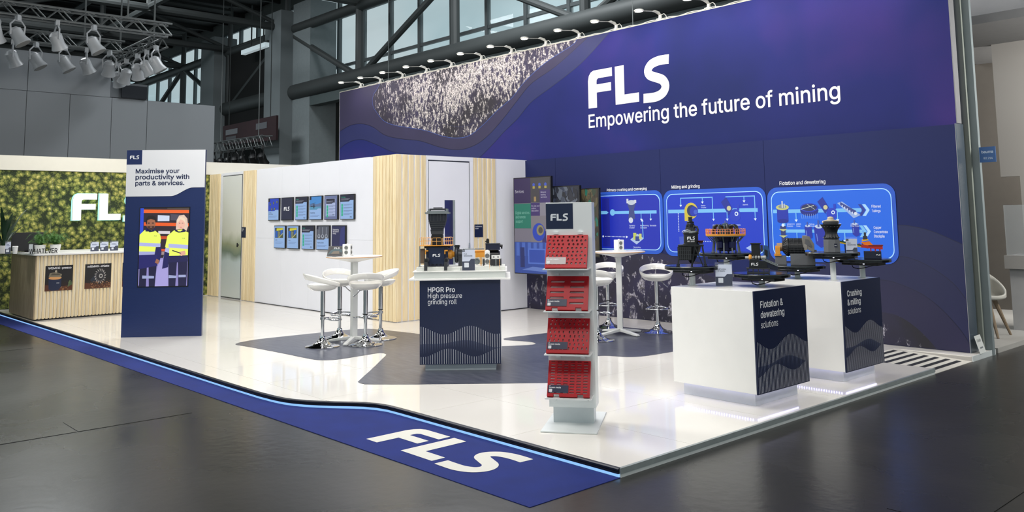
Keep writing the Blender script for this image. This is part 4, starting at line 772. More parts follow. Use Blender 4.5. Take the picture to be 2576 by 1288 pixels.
# arm lamps along the top
lt0 = None
LX = [-12.462, -11.686, -10.855, -10.025, -9.213, -8.318, -7.482, -6.612, -5.83, -5.034, -4.168, -3.307, -2.48, -1.66, -.85]
def make_lamp():
    t = thing('arm_floodlight', '', 'lamp', (0, 0, 0), 0, 'arm floodlights along the banner top')
    mb = MB(); mb.box(-.03, .03, -.03, .03, 0, .035); mb.lathe([(.03, .035), (.024, .07), (.026, .095), (.012, .105)], 10); mb.build('clamp', BRACK, t)
    mb = MB(); mb.tube([(0, -.0, .085), (0, -.05, .115), (.0, -.13, .125), (0, -.18, .115)], [.018, .030, .026, .010], 10, flat=.7); mb.build('joint', BRACK, t)
    mb = MB(); mb.tube([(0, -.15, .12), (0, -.34, .095), (0, -.44, .082)], .006, 6); mb.build('arm', BRACK, t)
    mb = MB(); mb.T = Matrix.Translation((0, -.50, .075)) @ Matrix.Rotation(radians(-4), 4, 'X'); mb.lathe([(.055, -.012), (.078, -.008), (.080, .004), (.066, .013), (.03, .017)], 18, sy=.82); mb.build('lamp_head', BRACK, t)
    mb = MB(); mb.T = Matrix.Translation((0, -.50, .062)); mb.lathe([(.060, -.002), (.060, 0)], 18, sy=.8); mb.build('lens', mat('lamp_lens', (255, 246, 225), .3, emit=6., var=0), t)
    mb = MB(); mb.tube([(.025, .0, .085), (.07, .0, .095), (.105, .0, .06), (.12, .0, .005)], .006, 6); mb.build('cable', BRACK, t)
    mb = MB(); mb.tube([(-.02, .0, .03), (-.07, .0, .04), (-.09, .0, .004)], .005, 6); mb.build('cable', BRACK, t)
    return t
ords = ['first', 'second', 'third', 'fourth', 'fifth', 'sixth', 'seventh', 'eighth', 'ninth', 'tenth', 'eleventh', 'twelfth', 'thirteenth', 'fourteenth', 'fifteenth']
for k, x in enumerate(LX):
    nm = 'white arm floodlight on banner top rail, %s from the banner\'s left end' % ords[k]
    if lt0 is None: lt0 = make_lamp(); ob = lt0; ob['label'] = nm; ob.location = (x, YB+.05, ZT+.012)
    else: ob = copy_tree(lt0, (x, YB+.05, ZT+.012), 0, nm)
    l = bpy.data.lights.new('arm_light', 'AREA'); l.shape = 'DISK'; l.size = .11; l.energy = 4.0; l.color = (.95, .88, 1.0)
    lo_ = bpy.data.objects.new('arm_light', l); COL.objects.link(lo_); lo_.location = (x, YB-.455, ZT+.065); lo_.rotation_euler = (Vector((x, YB, 3.1))-Vector(lo_.location)).to_track_quat('-Z', 'Y').to_euler()
mb = MB(); pts = []
for k in range(0, 300):
    x = -12.46+k*.04; pts.append((x, YB+.02, ZT+.018+.012*abs(sin(x*4.1))+.006*sin(x*17)))
mb.tube(pts, .006, 5); tag(mb.build('power_cable', BRACK), 'thin white cable looping along the banner top between lamps', 'cable')

# ================================================================== THE HALL AROUND
YT = 14.0
ceil = struct(MB().box(-72, 30, -30, 15.8, 12.6, 12.8).build('ceiling', ROOFD, smooth=0), 'dark hall roof')
for k in range(46):
    x = -70+k*2.05
    MB().box(x, x+.16, -30, 15.4, 12.35, 12.6).build('roof_rib', ROOFD, ceil, smooth=0)
hw = MB(); hw.box(-72, 30, 15.4, 15.7, HF, 7.45); hw.box(-72, 30, 15.4, 15.7, 11.9, 12.6); struct(hw.build('wall_hall', mat('hall_wall_olive_grey', (96, 100, 98), .8, var=.05, vs=.5), smooth=0), 'hall long wall under the high windows')
MB().box(-72, 30, 15.2, 15.4, 6.9, 7.45).build('sill_band', mat('grey_green_cladding', (74, 84, 84), .6, var=.05), bpy.data.objects['wall_hall'])
# high windows: mullion frame and panes
nwin = 0
for k in range(-8, 5):
    x0 = -25.35+6.15*k*.5*2; nwin += 1
    wf = MB(); W_ = 6.15
    for xx in (0, 2.05, 4.1): wf.box(x0+xx-.07, x0+xx+.07, 15.42, 15.6, 7.45, 11.9)
    for zz in (7.5, 8.35, 10.6, 11.85): wf.box(x0, x0+W_-.002, 15.44, 15.56, zz-.06, zz+.06)
    f_ = struct(wf.build('window_%d' % nwin, mat('window_frame_grey', (78, 84, 86), .5, var=0), smooth=0))
    for xa, xb in ((.07, 1.98), (2.12, 4.03), (4.17, 6.08)):
        MB().box(x0+xa+.02, x0+xb-.02, 15.49, 15.50, 7.6, 11.8).build('pane', mat('window_glass', (200, 215, 218), .02, var=0, alpha=.12), f_, smooth=0)
tw = MB(); tr_ = struct(MB().cyl((-72, YT, 10.1), (30, YT, 10.1), .22, 12).cyl((-72, YT, 7.2), (30, YT, 7.2), .36, 14).build('roof_beam', HGREY), 'long steel truss in front of the high windows')
for k in range(-7, 6):
    x = -25.35+6.15*k
    MB().cyl((x, YT, 7.2), (x, YT, 10.1), .17, 10).build('truss_post', HGREY, tr_)
    a = (x, YT, 10.1) if k % 2 else (x, YT, 7.2); b_ = (x+6.15, YT, 7.2) if k % 2 else (x+6.15, YT, 10.1)
    MB().cyl(a, b_, .13, 10).build('truss_diagonal', HGREY, tr_)
MB().box(-29.2, 30, YT-.1, YT+.35, 6.45, 6.85).build('lower_cladding', mat('grey_green_cladding', (74, 84, 84)), tr_)
for k in range(-4, 5):      # cross beams running towards us
    x = -25.35+6.15*k
    if k > -1 and x > -24: continue
    cb = struct(MB().cyl((x, YT, 10.25), (x, -28, 10.25), .17, 10).cyl((x, YT, 12.2), (x, -28, 12.2), .15, 8).build('roof_beam', HGREY))
    for j in range(7):
        y = YT-6.15*j
        MB().cyl((x, y, 10.1), (x, y, 12.4), .13, 8).build('truss_post', HGREY, cb); MB().cyl((x, y, 12.2 if j % 2 else 10.25), (x, y-6.15, 10.25 if j % 2 else 12.2), .10, 8).build('truss_diagonal', HGREY, cb)
for y in (7.85, 1.7, -4.45, -10.6):
    struct(MB().cyl((-72, y, 10.3), (-20, y, 10.3), .14, 8).cyl((-72, y, 12.2), (-20, y, 12.2), .14, 8).build('roof_beam', HGREY))
for x0, x1 in ((-32.3, -30.75), (-39.6, -37.95)):
    c_ = MB().box(x0, x1, 13.3, 14.5, HF, 10.9); struct(c_.build('column', CONC, smooth=0), 'pale concrete hall column')
c_ = MB().box(-30.75, -29.2, 13.9, 15.2, HF, 11.2); struct(c_.build('column', mat('lit_column_side', (128, 136, 138), .8, var=.04)), 'lit side of the concrete column, light put into its colour')  # separate box: lighter colour stands for light on the column's side
bk = MB(); bk.box(-37.9, -32.35, 13.9, 13.93, 4.2, 10.2); bkt = thing('black_drape', 'tall black drape hanging between two concrete columns', 'drape', (0, 0, 0)); bk.build('cloth', mat('black_cloth', (8, 9, 9), .9, var=.2), bkt); MB().cyl((-37.9, 13.86, 10.2), (-32.35, 13.86, 10.2), .08).build('rail', HGREY, bkt)
lt_ = thing('strip_light', 'white strip light glowing under the steel beam by the drape', 'lamp', (0, 0, 0)); a = onY(612, 133, 13.2); b_ = onY(672, 112, 13.2); MB().bar(a, b_, .22, .2).build('tube', mat('strip_glow', (190, 205, 210), .4, emit=.6, var=0), lt_); MB().bar(a+Vector((0, .15, .16)), b_+Vector((0, .15, .16)), .3, .1).build('housing', HGREY, lt_)
MB().bar(a+Vector((.6, .12, .2)), a+Vector((.6, .12, 2.2)), .05).build('hanger', HGREY, lt_); MB().bar(b_+Vector((-.6, .12, .2)), b_+Vector((-.6, .12, 1.6)), .05).build('hanger', HGREY, lt_)
# dim red sign with pale blocks
YS = 12.6
p1, p2, p3, p4 = onY(560, 366, YS), onY(694, 352, YS), onY(694, 290, YS), onY(560, 318, YS)
rs = thing('hanging_sign', 'dim dark red sign with pale blocks hanging under the black drape', 'sign', (0, 0, 0))
MB().prismy([(p1.x, p1.z), (p2.x, p2.z), (p2.x, p3.z), (p1.x, p4.z)], YS, YS+.1).build('panel', mat('dim_red', (36, 8, 14), .7, var=.2), rs)
q = Print(); a = onY(568, 341, YS); b_ = onY(598, 322, YS); q.rect(a.x, a.z, b_.x, b_.z, (92, 92, 96)); q.build('pale_block', FRONT(YS-.01), rs); q = Print(); a = onY(644, 327, YS); b_ = onY(672, 306, YS); q.rect(a.x, a.z, b_.x, b_.z, (78, 78, 82))
for k in range(3):
    a = onY(569, 347+k*5, YS); b_ = onY(594, 346+k*5-2, YS); q.rect(a.x, a.z-.06, b_.x, a.z+.03, (58, 54, 58))
q.build('print', FRONT(YS-.01), rs)
wa = p3+Vector((-.6, .05, 0)); MB().bar(wa, (wa.x, wa.y, 12.4), .03).build('hanger', HGREY, rs); wa = p4+Vector((.6, .05, 0)); MB().bar(wa, (wa.x, wa.y, 12.4), .03).build('hanger', HGREY, rs)
def truss(name, label_, a, b_, s_, m_, n_=14, top=None, group=None, r=.025):  # noqa
    t = thing(name, label_, 'truss', (0, 0, 0), 0, group)
    a, b_ = Vector(a), Vector(b_); d = (b_-a).normalized(); sd = d.cross(Vector((0, 0, 1))).normalized()*s_/2; upv = Vector((0, 0, s_/2))
    cs = [(sd+upv), (-sd+upv), (sd-upv), (-sd-upv)]
    for c in cs: MB().cyl(a+c, b_+c, r, 6).build('chord', m_, t)
    L_ = (b_-a).length/n_; mb = MB()
    for k in range(n_):
        p0 = a+d*L_*k; p1 = a+d*L_*(k+1)
        for c, e in ((cs[0], cs[2]), (cs[1], cs[3]), (cs[0], cs[1])):
            mb.cyl(p0+(c if k % 2 else e), p1+(e if k % 2 else c), r*.6, 5)
    ob = mb.build('lattice', m_, t); ob['kind'] = 'stuff'
    if top:
        for f_ in (.15, .85): q_ = a+(b_-a)*f_; MB().cyl(q_+upv, (q_.x, q_.y, top), .02, 5).build('hanger', m_, t)
    return t
TG = mat('dim_truss_aluminium', (96, 100, 100), .45, .4, var=.05)
YS2 = 11.6; a = onY(536, 373, YS2); b_ = onY(673, 354, YS2)
truss('lighting_truss', 'dim lattice truss below the dark red sign', a, b_, .42, TG, 18, 12.35)
def stage_lamp(t, m_, lens, s_=1.):
    mb = MB(); mb.T = Matrix.Rotation(radians(20), 4, 'Y') @ Matrix.Rotation(radians(25), 4, 'X'); mb.lathe([(.07*s_, .16*s_), (.13*s_, .10*s_), (.13*s_, -.10*s_), (.17*s_, -.22*s_), (.16*s_, -.23*s_)], 14); mb.build('housing', m_, t)
    mb = MB(); mb.T = Matrix.Rotation(radians(20), 4, 'Y') @ Matrix.Rotation(radians(25), 4, 'X'); mb.lathe([(.15*s_, -.235*s_), (.15*s_, -.232*s_)], 14); mb.build('lens', lens, t)
    mb = MB(); mb.tube([(-.16*s_, 0, -.02*s_), (-.18*s_, 0, .2*s_), (-.08*s_, 0, .30*s_), (.08*s_, 0, .30*s_), (.18*s_, 0, .2*s_), (.16*s_, 0, -.02*s_)], .018*s_, 6); mb.build('yoke', m_, t)
    mb = MB(); mb.box(-.05*s_, .05*s_, -.04*s_, .04*s_, .30*s_, .42*s_); mb.build('clamp', m_, t)
lens0 = mat('unlit_lens', (120, 118, 112), .2, var=0); lensw = mat('dim_lit_lens', (220, 205, 180), .3, emit=.5, var=0)
sp0 = None
for k, (px, py) in enumerate([(549, 393), (568, 394), (587, 397), (603, 397), (624, 395), (649, 392), (672, 388)]):
    nm = 'black stage spotlight beyond the white room, %s from the left' % ords[k]; P_ = onY(px, py, YS2); P_.z = (onY(536, 373, YS2).z+onY(673, 354, YS2).z)/2+(onY(673, 354, YS2).z-onY(536, 373, YS2).z)*((px-604.)/137)-.21-.50; P_.y -= .21
    if sp0 is None: sp0 = thing('stage_spotlight', nm, 'spotlight', P_, 0, 'black spotlights on the far truss'); stage_lamp(sp0, mat('black_lamp', (14, 15, 16), .5, var=.1), lens0, 1.25)
    else: copy_tree(sp0, P_, random.uniform(-.8, .8), nm)
# grey neighbouring stand on the left
gs = mat('grey_stand_panel', (122, 126, 130), .6, var=.03, vs=.5); XG = -19.
gl = struct(MB().box(XG-.4, XG-.02, -6.5, 5.43, HF, 4.68).box(XG-.4, XG-.02, -6.5, 2.72, 4.68, 5.645).build('wall_grey', mat('grey_stand_core', (60, 62, 64), .7), smooth=0), 'tall grey wall of the neighbouring stand')
yy = [-6.5, -4.2, -2.0] + [onX(px, 350, XG).y for px in (62, 172, 278, 368)] + [5.43]
for a, b_ in zip(yy[:-1], yy[1:]):
    MB().box(XG-.02, XG, a+.006, b_-.006, HF, 4.675).build('panel', gs, gl, smooth=0)
yy = [-6.5, -3.] + [onX(70, 200, XG).y, 2.72]
for a, b_ in zip(yy[:-1], yy[1:]): MB().box(XG-.02, XG, a+.006, b_-.006, 4.685, 5.645).build('panel', gs, gl, smooth=0)
sg = MB(); a = onX(305, 247, XG+.04); b_ = onX(370, 220, XG+.04); tag(MB().box(XG+.005, XG+.05, a.y, b_.y, 4.70, 5.02).build('dark_monitor', mat('dark_screen', (10, 16, 26), .4)), 'small black screen on top of the grey stand wall', 'screen')
MB().box(XG-.3, XG+.0, 2.72, b_.y+.02, 4.69, 5.08).build('panel', mat('grey_back_panel', (84, 88, 92), .7), gl)
# stage lighting rig above it
TX = -15.6
a = onX(-30, 15, TX); b_ = onX(428, 58, TX)
truss('lighting_truss', 'near aluminium truss across the top left over the grey stand', (TX, -3.2, a.z), (TX, b_.y, a.z+.0), .26, TG, 24, 12.4)
truss('lighting_truss', 'aluminium truss behind the nearer one at top left', (TX-2.2, -3.2, 5.75), (TX-2.2, 2.6, 5.75), .26, TG, 22, 12.4)
RIGY = b_.y-.1
truss('lighting_truss', 'short aluminium truss running back from the rig corner', (TX-.2, b_.y-.1, 5.62), (TX-3.6, b_.y-.1, 5.62), .26, TG, 10, 12.4)
lm = mat('pale_lamp_housing', (150, 153, 156), .4, var=.03); sp1 = None
for k, (px, py, dx) in enumerate([(-14, 50, 0), (42, 45, 0), (140, 62, 0), (232, 68, 0), (30, 100, 2.2), (88, 105, 2.2), (160, 112, 2.2), (214, 122, 2.2), (272, 128, 2.2), (398, 104, .3), (370, 92, .9), (345, 112, 1.5), (322, 120, 2.3), (300, 145, 2.9)]):
    P_ = onX(px, py, TX-dx); P_.z = (5.62 if 0 < dx < 2.1 or dx > 2.25 else (5.75 if dx == 2.2 else onX(-30, 15, TX).z))-.13-.40; P_.x += .13
    if dx not in (0, 2.2): P_.y = RIGY-.13
    nm = 'pale stage lamp on the near truss, %s from the left' % ords[k] if dx == 0 else ('pale stage lamp on the rear truss, %s from the left' % ords[k-4] if dx == 2.2 else 'pale stage lamp under the short truss, %s from its near end' % ords[k-9])
    if sp1 is None: sp1 = thing('stage_lamp', nm, 'spotlight', P_, .3, 'pale stage lamps over the grey stand'); stage_lamp(sp1, lm, lens0, .95)
    else: c_ = copy_tree(sp1, P_, random.uniform(-1.2, 1.2), nm)
# posts and neighbour on the right
pst = struct(MB().box(-.20, -.045, YW+.26, YW+.30, HF, 5.2).build('column', mat('olive_grey_panel', (124, 130, 122), .6, var=.03)), 'narrow grey end panel behind the navy wall')
struct(MB().box(-.12, .02, YW+.34, YW+.40, HF, 5.2).build('column', mat('bluish_white_post', (120, 130, 132), .5, var=.02)), 'pale upright post of the neighbouring stand')
NW = mat('beige_grey_wall', (142, 139, 134), .7, var=.02, vs=.5)
YN = 9.0
def nx(px, py=500, Y=YN): return onY(px, py, Y).x
nb = struct(MB().box(-.66, 1.6, YN, YN+.1, 2.0, 3.9).box(-.42, 1.6, YN, YN+.1, 1.15, 2.0).build('wall_neighbour', NW, smooth=0), 'beige grey wall of the stand next door')
MB().box(-2.5, 1.6, YN+1.6, YN+1.7, HF, 3.9).build('back_panel', mat('dim_beige', (104, 99, 92), .8), nb)
struct(MB().box(-1.6, 0.0, 6.45, 12, HF, 0.).build('floor_neighbour', mat('neighbour_floor', (165, 163, 158), .4)), 'pale floor of the stand next door')
hd = struct(MB().box(-.62, 3., 8.0, 9.4, 4.0, 5.6).build('trim_5', mat('white_header', (176, 176, 178), .6)), 'white header box of the stand next door')
MB().box(-1.4, 3, 7.4, 10.8, 3.88, 3.99).build('soffit', mat('grey_soffit', (128, 128, 128), .7), hd)
q = Print(); q.text('HUS', .1, 4.5, .35, (120, 124, 126), .02) if False else None
YG = YW+.325; ga, gb = onY(2465, 409, YG), onY(2503, 368, YG); gw_ = gb.x-ga.x
sgn = tag(MB().box(ga.x, gb.x, YG, YG+.012, ga.z, gb.z).build('stand_number_sign', mat('sign_blue', (30, 78, 132), .5)), 'small blue bauma sign with the number B2.214', 'sign')
q = Print(); q.text('bauma', ga.x+gw_*.14, ga.z+(gb.z-ga.z)*.60, (gb.z-ga.z)*.17, (185, 200, 215), .02, width=gw_*.72); q.text('B2.214', ga.x+gw_*.26, ga.z+(gb.z-ga.z)*.2, (gb.z-ga.z)*.13, (175, 190, 205), .02, width=gw_*.55); q.build('print', FRONT(YG-.001), sgn)
ct = thing('information_counter', 'white counter with glass case at the right edge', 'counter', (0, 0, 0))
MB().box(-.38, 1.4, 8.2, 8.7, 0, .78).build('body', mat('grey_white', (160, 160, 160), .5), ct); MB().box(-.42, 1.4, 8.15, 8.75, .78, .95).build('worktop', mat('beige_top', (150, 148, 144), .5), ct)
MB().box(-.40, 1.4, 8.2, 8.22, .95, 1.6).build('glass_case', mat('dim_case_glass', (190, 196, 198), .1, alpha=.3, var=0), ct); MB().box(-.2, .3, 8.4, 8.6, .95, 1.08).build('case_content', mat('pale_blue_block', (120, 150, 175), .5), ct)
ch = thing('shell_chair', 'pale shell chair with splayed wooden legs right of the wall end', 'chair', (-.47, 7.45, 0))
vs = []; fs = []; NA, NR = 28, 8
for i in range(NR+1):
    for k in range(NA):
        a_ = 2*pi*k/NA; back = max(0., .5+.5*cos(a_-radians(150)))**1.3; u_ = i/NR; top_ = .50+.34*back
        r_ = .05+.21*min(1., u_*1.9)+.03*u_*back; z_ = .44+max(0., u_-.35)/.65*(top_-.44); vs.append((r_*cos(a_), r_*sin(a_), z_))
for i in range(NR):
    for k in range(NA): fs.append((i*NA+k, i*NA+(k+1) % NA, (i+1)*NA+(k+1) % NA, (i+1)*NA+k))
fs.append(tuple(range(NA-1, -1, -1)))
so_ = MB().add(vs, fs).build('seat', mat('pale_shell', (176, 174, 166), .6), ch, smooth=60); md_ = so_.modifiers.new('t', 'SOLIDIFY'); md_.thickness = .02
for sx_, sy_ in ((1, 1), (1, -1), (-1, 1), (-1, -1)): MB().tube([(.1*sx_, .1*sy_, .43), (.22*sx_, .22*sy_, 0)], [.03, .015], 8).build('leg', mat('dim_wood', (120, 104, 84), .6), ch)
# card on the floor at the wall end
cd_ = tag(MB().box(-.005, 0, -.10, .10, 0, .19).build('info_card', mat('card_white', (205, 208, 205), .6)), 'small white card leaning at the navy wall end', 'card'); cd_.location = (.012, YW+.08, .004); cd_.rotation_euler = (0, radians(-16), radians(4))
q = Print(); q.text('FLSmidth', -.07, .12, .03, (70, 76, 80), .006, width=.13); q.rect(-.05, .05, .05, .066, (110, 116, 120)); q.build('print', EAST(.0006), cd_)

# ================================================================== FLOOR INLAY
RUG = curve([(-6.70, .60), (-6.32, .645), (-5.6, .69), (-5.075, .712), (-4.93, .745), (-4.84, .83), (-4.813, .957), (-4.835, 1.2), (-4.858, 1.398), (-4.85, 1.47), (-4.798, 1.495), (-4.72, 1.475), (-4.659, 1.432), (-4.444, 1.231), (-4.0, .81), (-3.582, .405), (-3.53, .365), (-3.475, .347), (-3.41, .352), (-3.358, .38), (-3.013, .711), (-2.305, 1.468), (-2.02, 1.78), (-1.98, 1.88), (-2.03, 1.98), (-2.5, 2.42), (-2.893, 2.83), (-2.91, 2.95), (-2.85, 3.08), (-2.72, 3.14), (-2.62, 3.18), (-2.535, 3.30), (-2.49, 3.6), (-2.46, 4.4), (-2.5, 4.95), (-2.62, 5.08), (-2.8, 5.13), (-3.485, 5.119), (-3.995, 5.089), (-4.5, 5.04), (-4.66, 4.99), (-4.70, 4.86), (-4.66, 4.4), (-4.626, 3.933), (-4.681, 3.38), (-4.66, 3.22), (-4.62, 3.17), (-4.539, 3.14), (-4.30, 3.22), (-4.167, 3.235), (-4.06, 3.19), (-4.024, 3.12), (-4.03, 3.05), (-4.15, 2.83), (-4.25, 2.72), (-4.45, 2.68), (-5.0, 2.70), (-5.783, 2.73), (-6.3, 2.67), (-6.551, 2.626), (-6.78, 2.56), (-6.88, 2.40), (-6.917, 2.185), (-6.95, 1.6), (-6.973, 1.1), (-6.93, .85), (-6.86, .70), (-6.78, .62), (-6.70, .60)], 3)[:-1]
m, n, L, p = node_mat('slate_grey_vinyl')
g = n.new('ShaderNodeTexCoord'); mp = n.new('ShaderNodeMapping'); mp.inputs['Scale'].default_value = (3, 14, 1); mp.inputs['Rotation'].default_value = (0, 0, .83); z = n.new('ShaderNodeTexNoise'); z.inputs['Scale'].default_value = 1.6; z.inputs['Detail'].default_value = 7
L.new(g.outputs['Object'], mp.inputs['Vector']); L.new(mp.outputs[0], z.inputs['Vector']); r = ramp(n, [(.3, (58, 61, 76)), (.72, (92, 94, 106))]); L.new(z.outputs['Fac'], r.inputs['Fac']); L.new(r.outputs['Color'], p.inputs['Base Color']); p.inputs['Roughness'].default_value = .28
tag(MB().prism(RUG, .0004, .0028).build('floor_inlay', m, smooth=0), 'slate grey vinyl inlay with rounded star-like lobes on the white floor', 'mat')

# ================================================================== RECEPTION COUNTER
CX0, CX1, CY0, CY1, CH = -13.25, -11.60, -.53, 1.55, 1.05
rc = thing('reception_counter', 'wood slatted reception counter with white top by the forest wall', 'counter', (0, 0, 0))
MB().box(CX0+.02, CX1-.024, CY0+.014, CY1, .03, CH-.035).build('carcass', mat('white_gap_board', (232, 228, 216), .5), rc, smooth=0)
MB().box(CX0+.04, CX1-.05, CY0+.05, CY1-.02, .0, .03).build('plinth', BLACK, rc)
MB().prism(rr_pts(CX0-.03, CY0-.04, CX1+.05, CY1+.02, .09, 4), CH-.03, CH).build('worktop', WHITE, rc, bevel=.004)
s0 = None
for k in range(39):
    y = CY0+.014+k*.0535
    if s0 is None:
        s0 = MB().prism([(0, 0), (.024-.004, 0), (.024, .005), (.024, .029), (.02, .034), (0, .034)], .022, CH-.036).build('slat', WOOD, rc, smooth=0); ob = s0
    else: ob = s0.copy(); COL.objects.link(ob)
    ob.location = (CX1-.024, y, 0)
sp = MB()
for k in range(58): sp.box(CX0+.02+k*.028, CX0+.02+k*.028+.022, CY0, CY0+.014, .022, CH-.036)
sp.build('side_slats', WOOD_G, rc, smooth=0)['kind'] = 'stuff'
def coffee_poster(y0, kind, lab):
    M = EAST(CX1+.001, y0, .452); w_, h_ = .405, .40
    mb = MB(); mb.T = M; mb.box(0, w_, 0, h_, 0, .003); ob = tag(mb.build('poster', mat('poster_black', (16, 14, 15), .4, var=.1)), lab, 'poster', 'posters on the reception counter front')
    q = Print(); q.z = .0036
    q.grad(0, 0, w_, .16, (54, 28, 14), (18, 15, 15)); q.up(); q.poly([(0, 0), (w_, 0), (w_, .09), (.25, .06), (0, .10)], (84, 42, 18)); q.up()
    if kind == 0:
        q.text('WEMCO-presso', .04, .345, .032, WHT, .02, width=.34)
        q.poly([(.055, .03), (.10, .005), (.20, .01), (.235, .06), (.24, .20), (.05, .21)], (24, 34, 62)); q.up(); q.disc(.145, .205, .095, (206, 150, 92), ry=.028); q.up(); q.poly([(.05, .225), (.23, .215), (.245, .26), (.16, .295), (.065, .285)], (120, 112, 92)); q.up(); q.poly([(.08, .25), (.22, .245), (.2, .275), (.1, .28)], (78, 72, 60)); q.disc(.155, .31, .016, (180, 170, 150)); q.rect(.148, .275, .162, .305, (150, 140, 120)); q.text('FLS', .17, .115, .016, WHT, .01)
        random.seed(3)
        for k in range(34): q.disc(.23+random.random()*.11, .012+random.random()*.05, .007, random.choice([(190, 140, 88), (120, 70, 36), (62, 34, 18)]), 6, .005)
        q.up(); q.poly([(.33, .05), (.40, .09), (.39, .14), (.34, .10)], (72, 88, 56)); q.poly([(.35, .09), (.38, .15), (.36, .16), (.34, .12)], (88, 104, 66))
    elif kind == 1:
        q.text('millMAX-chiato', .035, .345, .032, WHT, .02, width=.335)
        q.poly([(.08, .14), (.16, .23), (.22, .25), (.22, .10), (.12, .10)], (34, 40, 52)); q.up(); q.disc(.235, .20, .082, (72, 70, 72), 22); q.up()
        for k in range(16): a = 2*pi*k/16; q.line([(.235+.07*cos(a), .20+.09*sin(a)), (.235+.085*cos(a+.1), .20+.115*sin(a+.1))], .010, (188, 182, 176))
        q.up(); q.disc(.235, .20, .060, (34, 33, 36), 20, ry=.07); q.up(); q.disc(.245, .20, .03, (170, 165, 160), ry=.036); q.up(); q.disc(.245, .20, .017, (30, 28, 30)); q.up(); random.seed(5)
        for k in range(150): q.disc(.09+random.random()*.30, .006+random.random()*.11, .007, random.choice([(150, 104, 66), (96, 58, 34), (60, 34, 20), (182, 132, 90)]), 6, .005)
    else: q.disc(.2, .17, .09, (60, 56, 56), 20)
    q.build('print', M, ob, rough=.35)
coffee_poster(-.388, 0, 'black WEMCO-presso poster on counter front nearest its outer corner')
coffee_poster(.200, 1, 'black millMAX-chiato poster on the counter front')
coffee_poster(.785, 2, 'black poster on the counter front, mostly hidden by the navy tower')

# things on the counter
def fern(x, y, lab, s_=1., seed=1, leafm=None, broad=False, group='potted plants on the reception counter', pot_h=.13, pot_r=.085):
    t = thing('potted_fern' if not broad else 'potted_palm', lab, 'plant', (x, y, CH), 0, group)
    MB().lathe([(pot_r*.8, 0), (pot_r, pot_h), (pot_r*.93, pot_h), (pot_r*.9, pot_h-.02)], 24).build('pot', WHITE, t)
    MB().lathe([(pot_r*.92, pot_h-.02), (pot_r*.9, pot_h-.012)], 16).build('soil', mat('dark_soil', (38, 28, 20), .9), t)
    rnd = random.Random(seed); mb = MB(); nf = 74 if not broad else 16
    for k in range(nf):
        a = rnd.uniform(0, 2*pi); ln = rnd.uniform(.09, .19)*s_; hgt = rnd.uniform(.5, 3.0) if not broad else rnd.uniform(1.2, 2.6)
        if broad: ln *= 1.5
        prev = Vector((cos(a)*.02, sin(a)*.02, pot_h-.01)); N = 9; pts = [prev]
        for j in range(1, N+1):
            u = j/N; pts.append(Vector((cos(a)*(.02+ln*u), sin(a)*(.02+ln*u), pot_h+ln*hgt*(1.25*u-1.05*u*u*(1 if not broad else .5)))))
        sd = Vector((-sin(a), cos(a), 0))
        if not broad:
            for j in range(1, N):
                q_ = pts[j]; d = (pts[j+1]-pts[j-1]).normalized(); wl_ = .030*s_*sin(pi*min(1, (j+1)/(N+1)))+.006
                for sg_ in (-1, 1):
                    for o2 in (0, .5):
                        q0 = q_+(pts[j+1]-q_)*o2; tip = q0+sd*sg_*wl_+d*.012-Vector((0, 0, .004)); mb.add([q0-d*.0035, q0+d*.0035, tip], [(0, 1, 2)])
            for j in range(N): mb.bar(pts[j], pts[j+1], .0016)
        else:
            vs = []; fs = []
            for j, q_ in enumerate(pts):
                wv = .026*sin(pi*min(.98, max(.03, (j/N)**.8)))+.002; vs += [q_-sd*wv, q_+Vector((0, 0, -.004)), q_+sd*wv]
            for j in range(N): fs += [(3*j, 3*j+1, 3*j+4, 3*j+3), (3*j+1, 3*j+2, 3*j+5, 3*j+4)]
            mb.add(vs, fs)
    ob = mb.build('fronds' if not broad else 'leaves', leafm, t, smooth=60); ob['kind'] = 'stuff'
    return t
FERN = mat('fern_green', (72, 118, 48), .6, var=.35, vs=30.); PALM = mat('palm_green', (34, 62, 40), .45, var=.3, vs=20.)
def onC(px, py): return onZ(px, py, CH)
P_ = onX(100, 632, -12.05); P2 = onX(137, 632, -12.05)
fern(-12.05, P_.y, 'green fern in white pot on the counter, left one of the pair', 1.12, 2, FERN)
fern(-12.05, P2.y+.01, 'green fern in white pot on the counter, right one of the pair', 1.12, 3, FERN)
fern(-12.35, onX(8, 632, -12.35).y, 'dark leafy plant in white pot at the far left of the counter', 1.4, 5, PALM, True)
y_ = onX(66, 632, -12.75).y
bt = thing('monitor', 'black monitor seen from behind on the reception counter', 'monitor', (-12.70, y_, CH))
MB().box(-.012, .012, -.24, .24, .02, .33).build('screen_back', mat('monitor_black', (24, 24, 28), .5, var=.1), bt, bevel=.004); MB().box(-.1, .1, -.12, .12, 0, .012).box(-.04, -.02, -.03, .03, .01, .15).build('foot', BLACK, bt)
c_ = onX(38, 628, -12.0); cu_ = thing('paper_cup', 'white takeaway cup on the counter between the plants', 'cup', (-12.0, c_.y, CH))
MB().lathe([(.030, 0), (.041, .10), (.043, .102), (.043, .108)], 20).build('cup', WHITE, cu_); MB().lathe([(.044, .108), (.044, .116), (.038, .122), (.036, .122)], 20).build('lid', mat('lid_white', (222, 222, 220), .3), cu_)
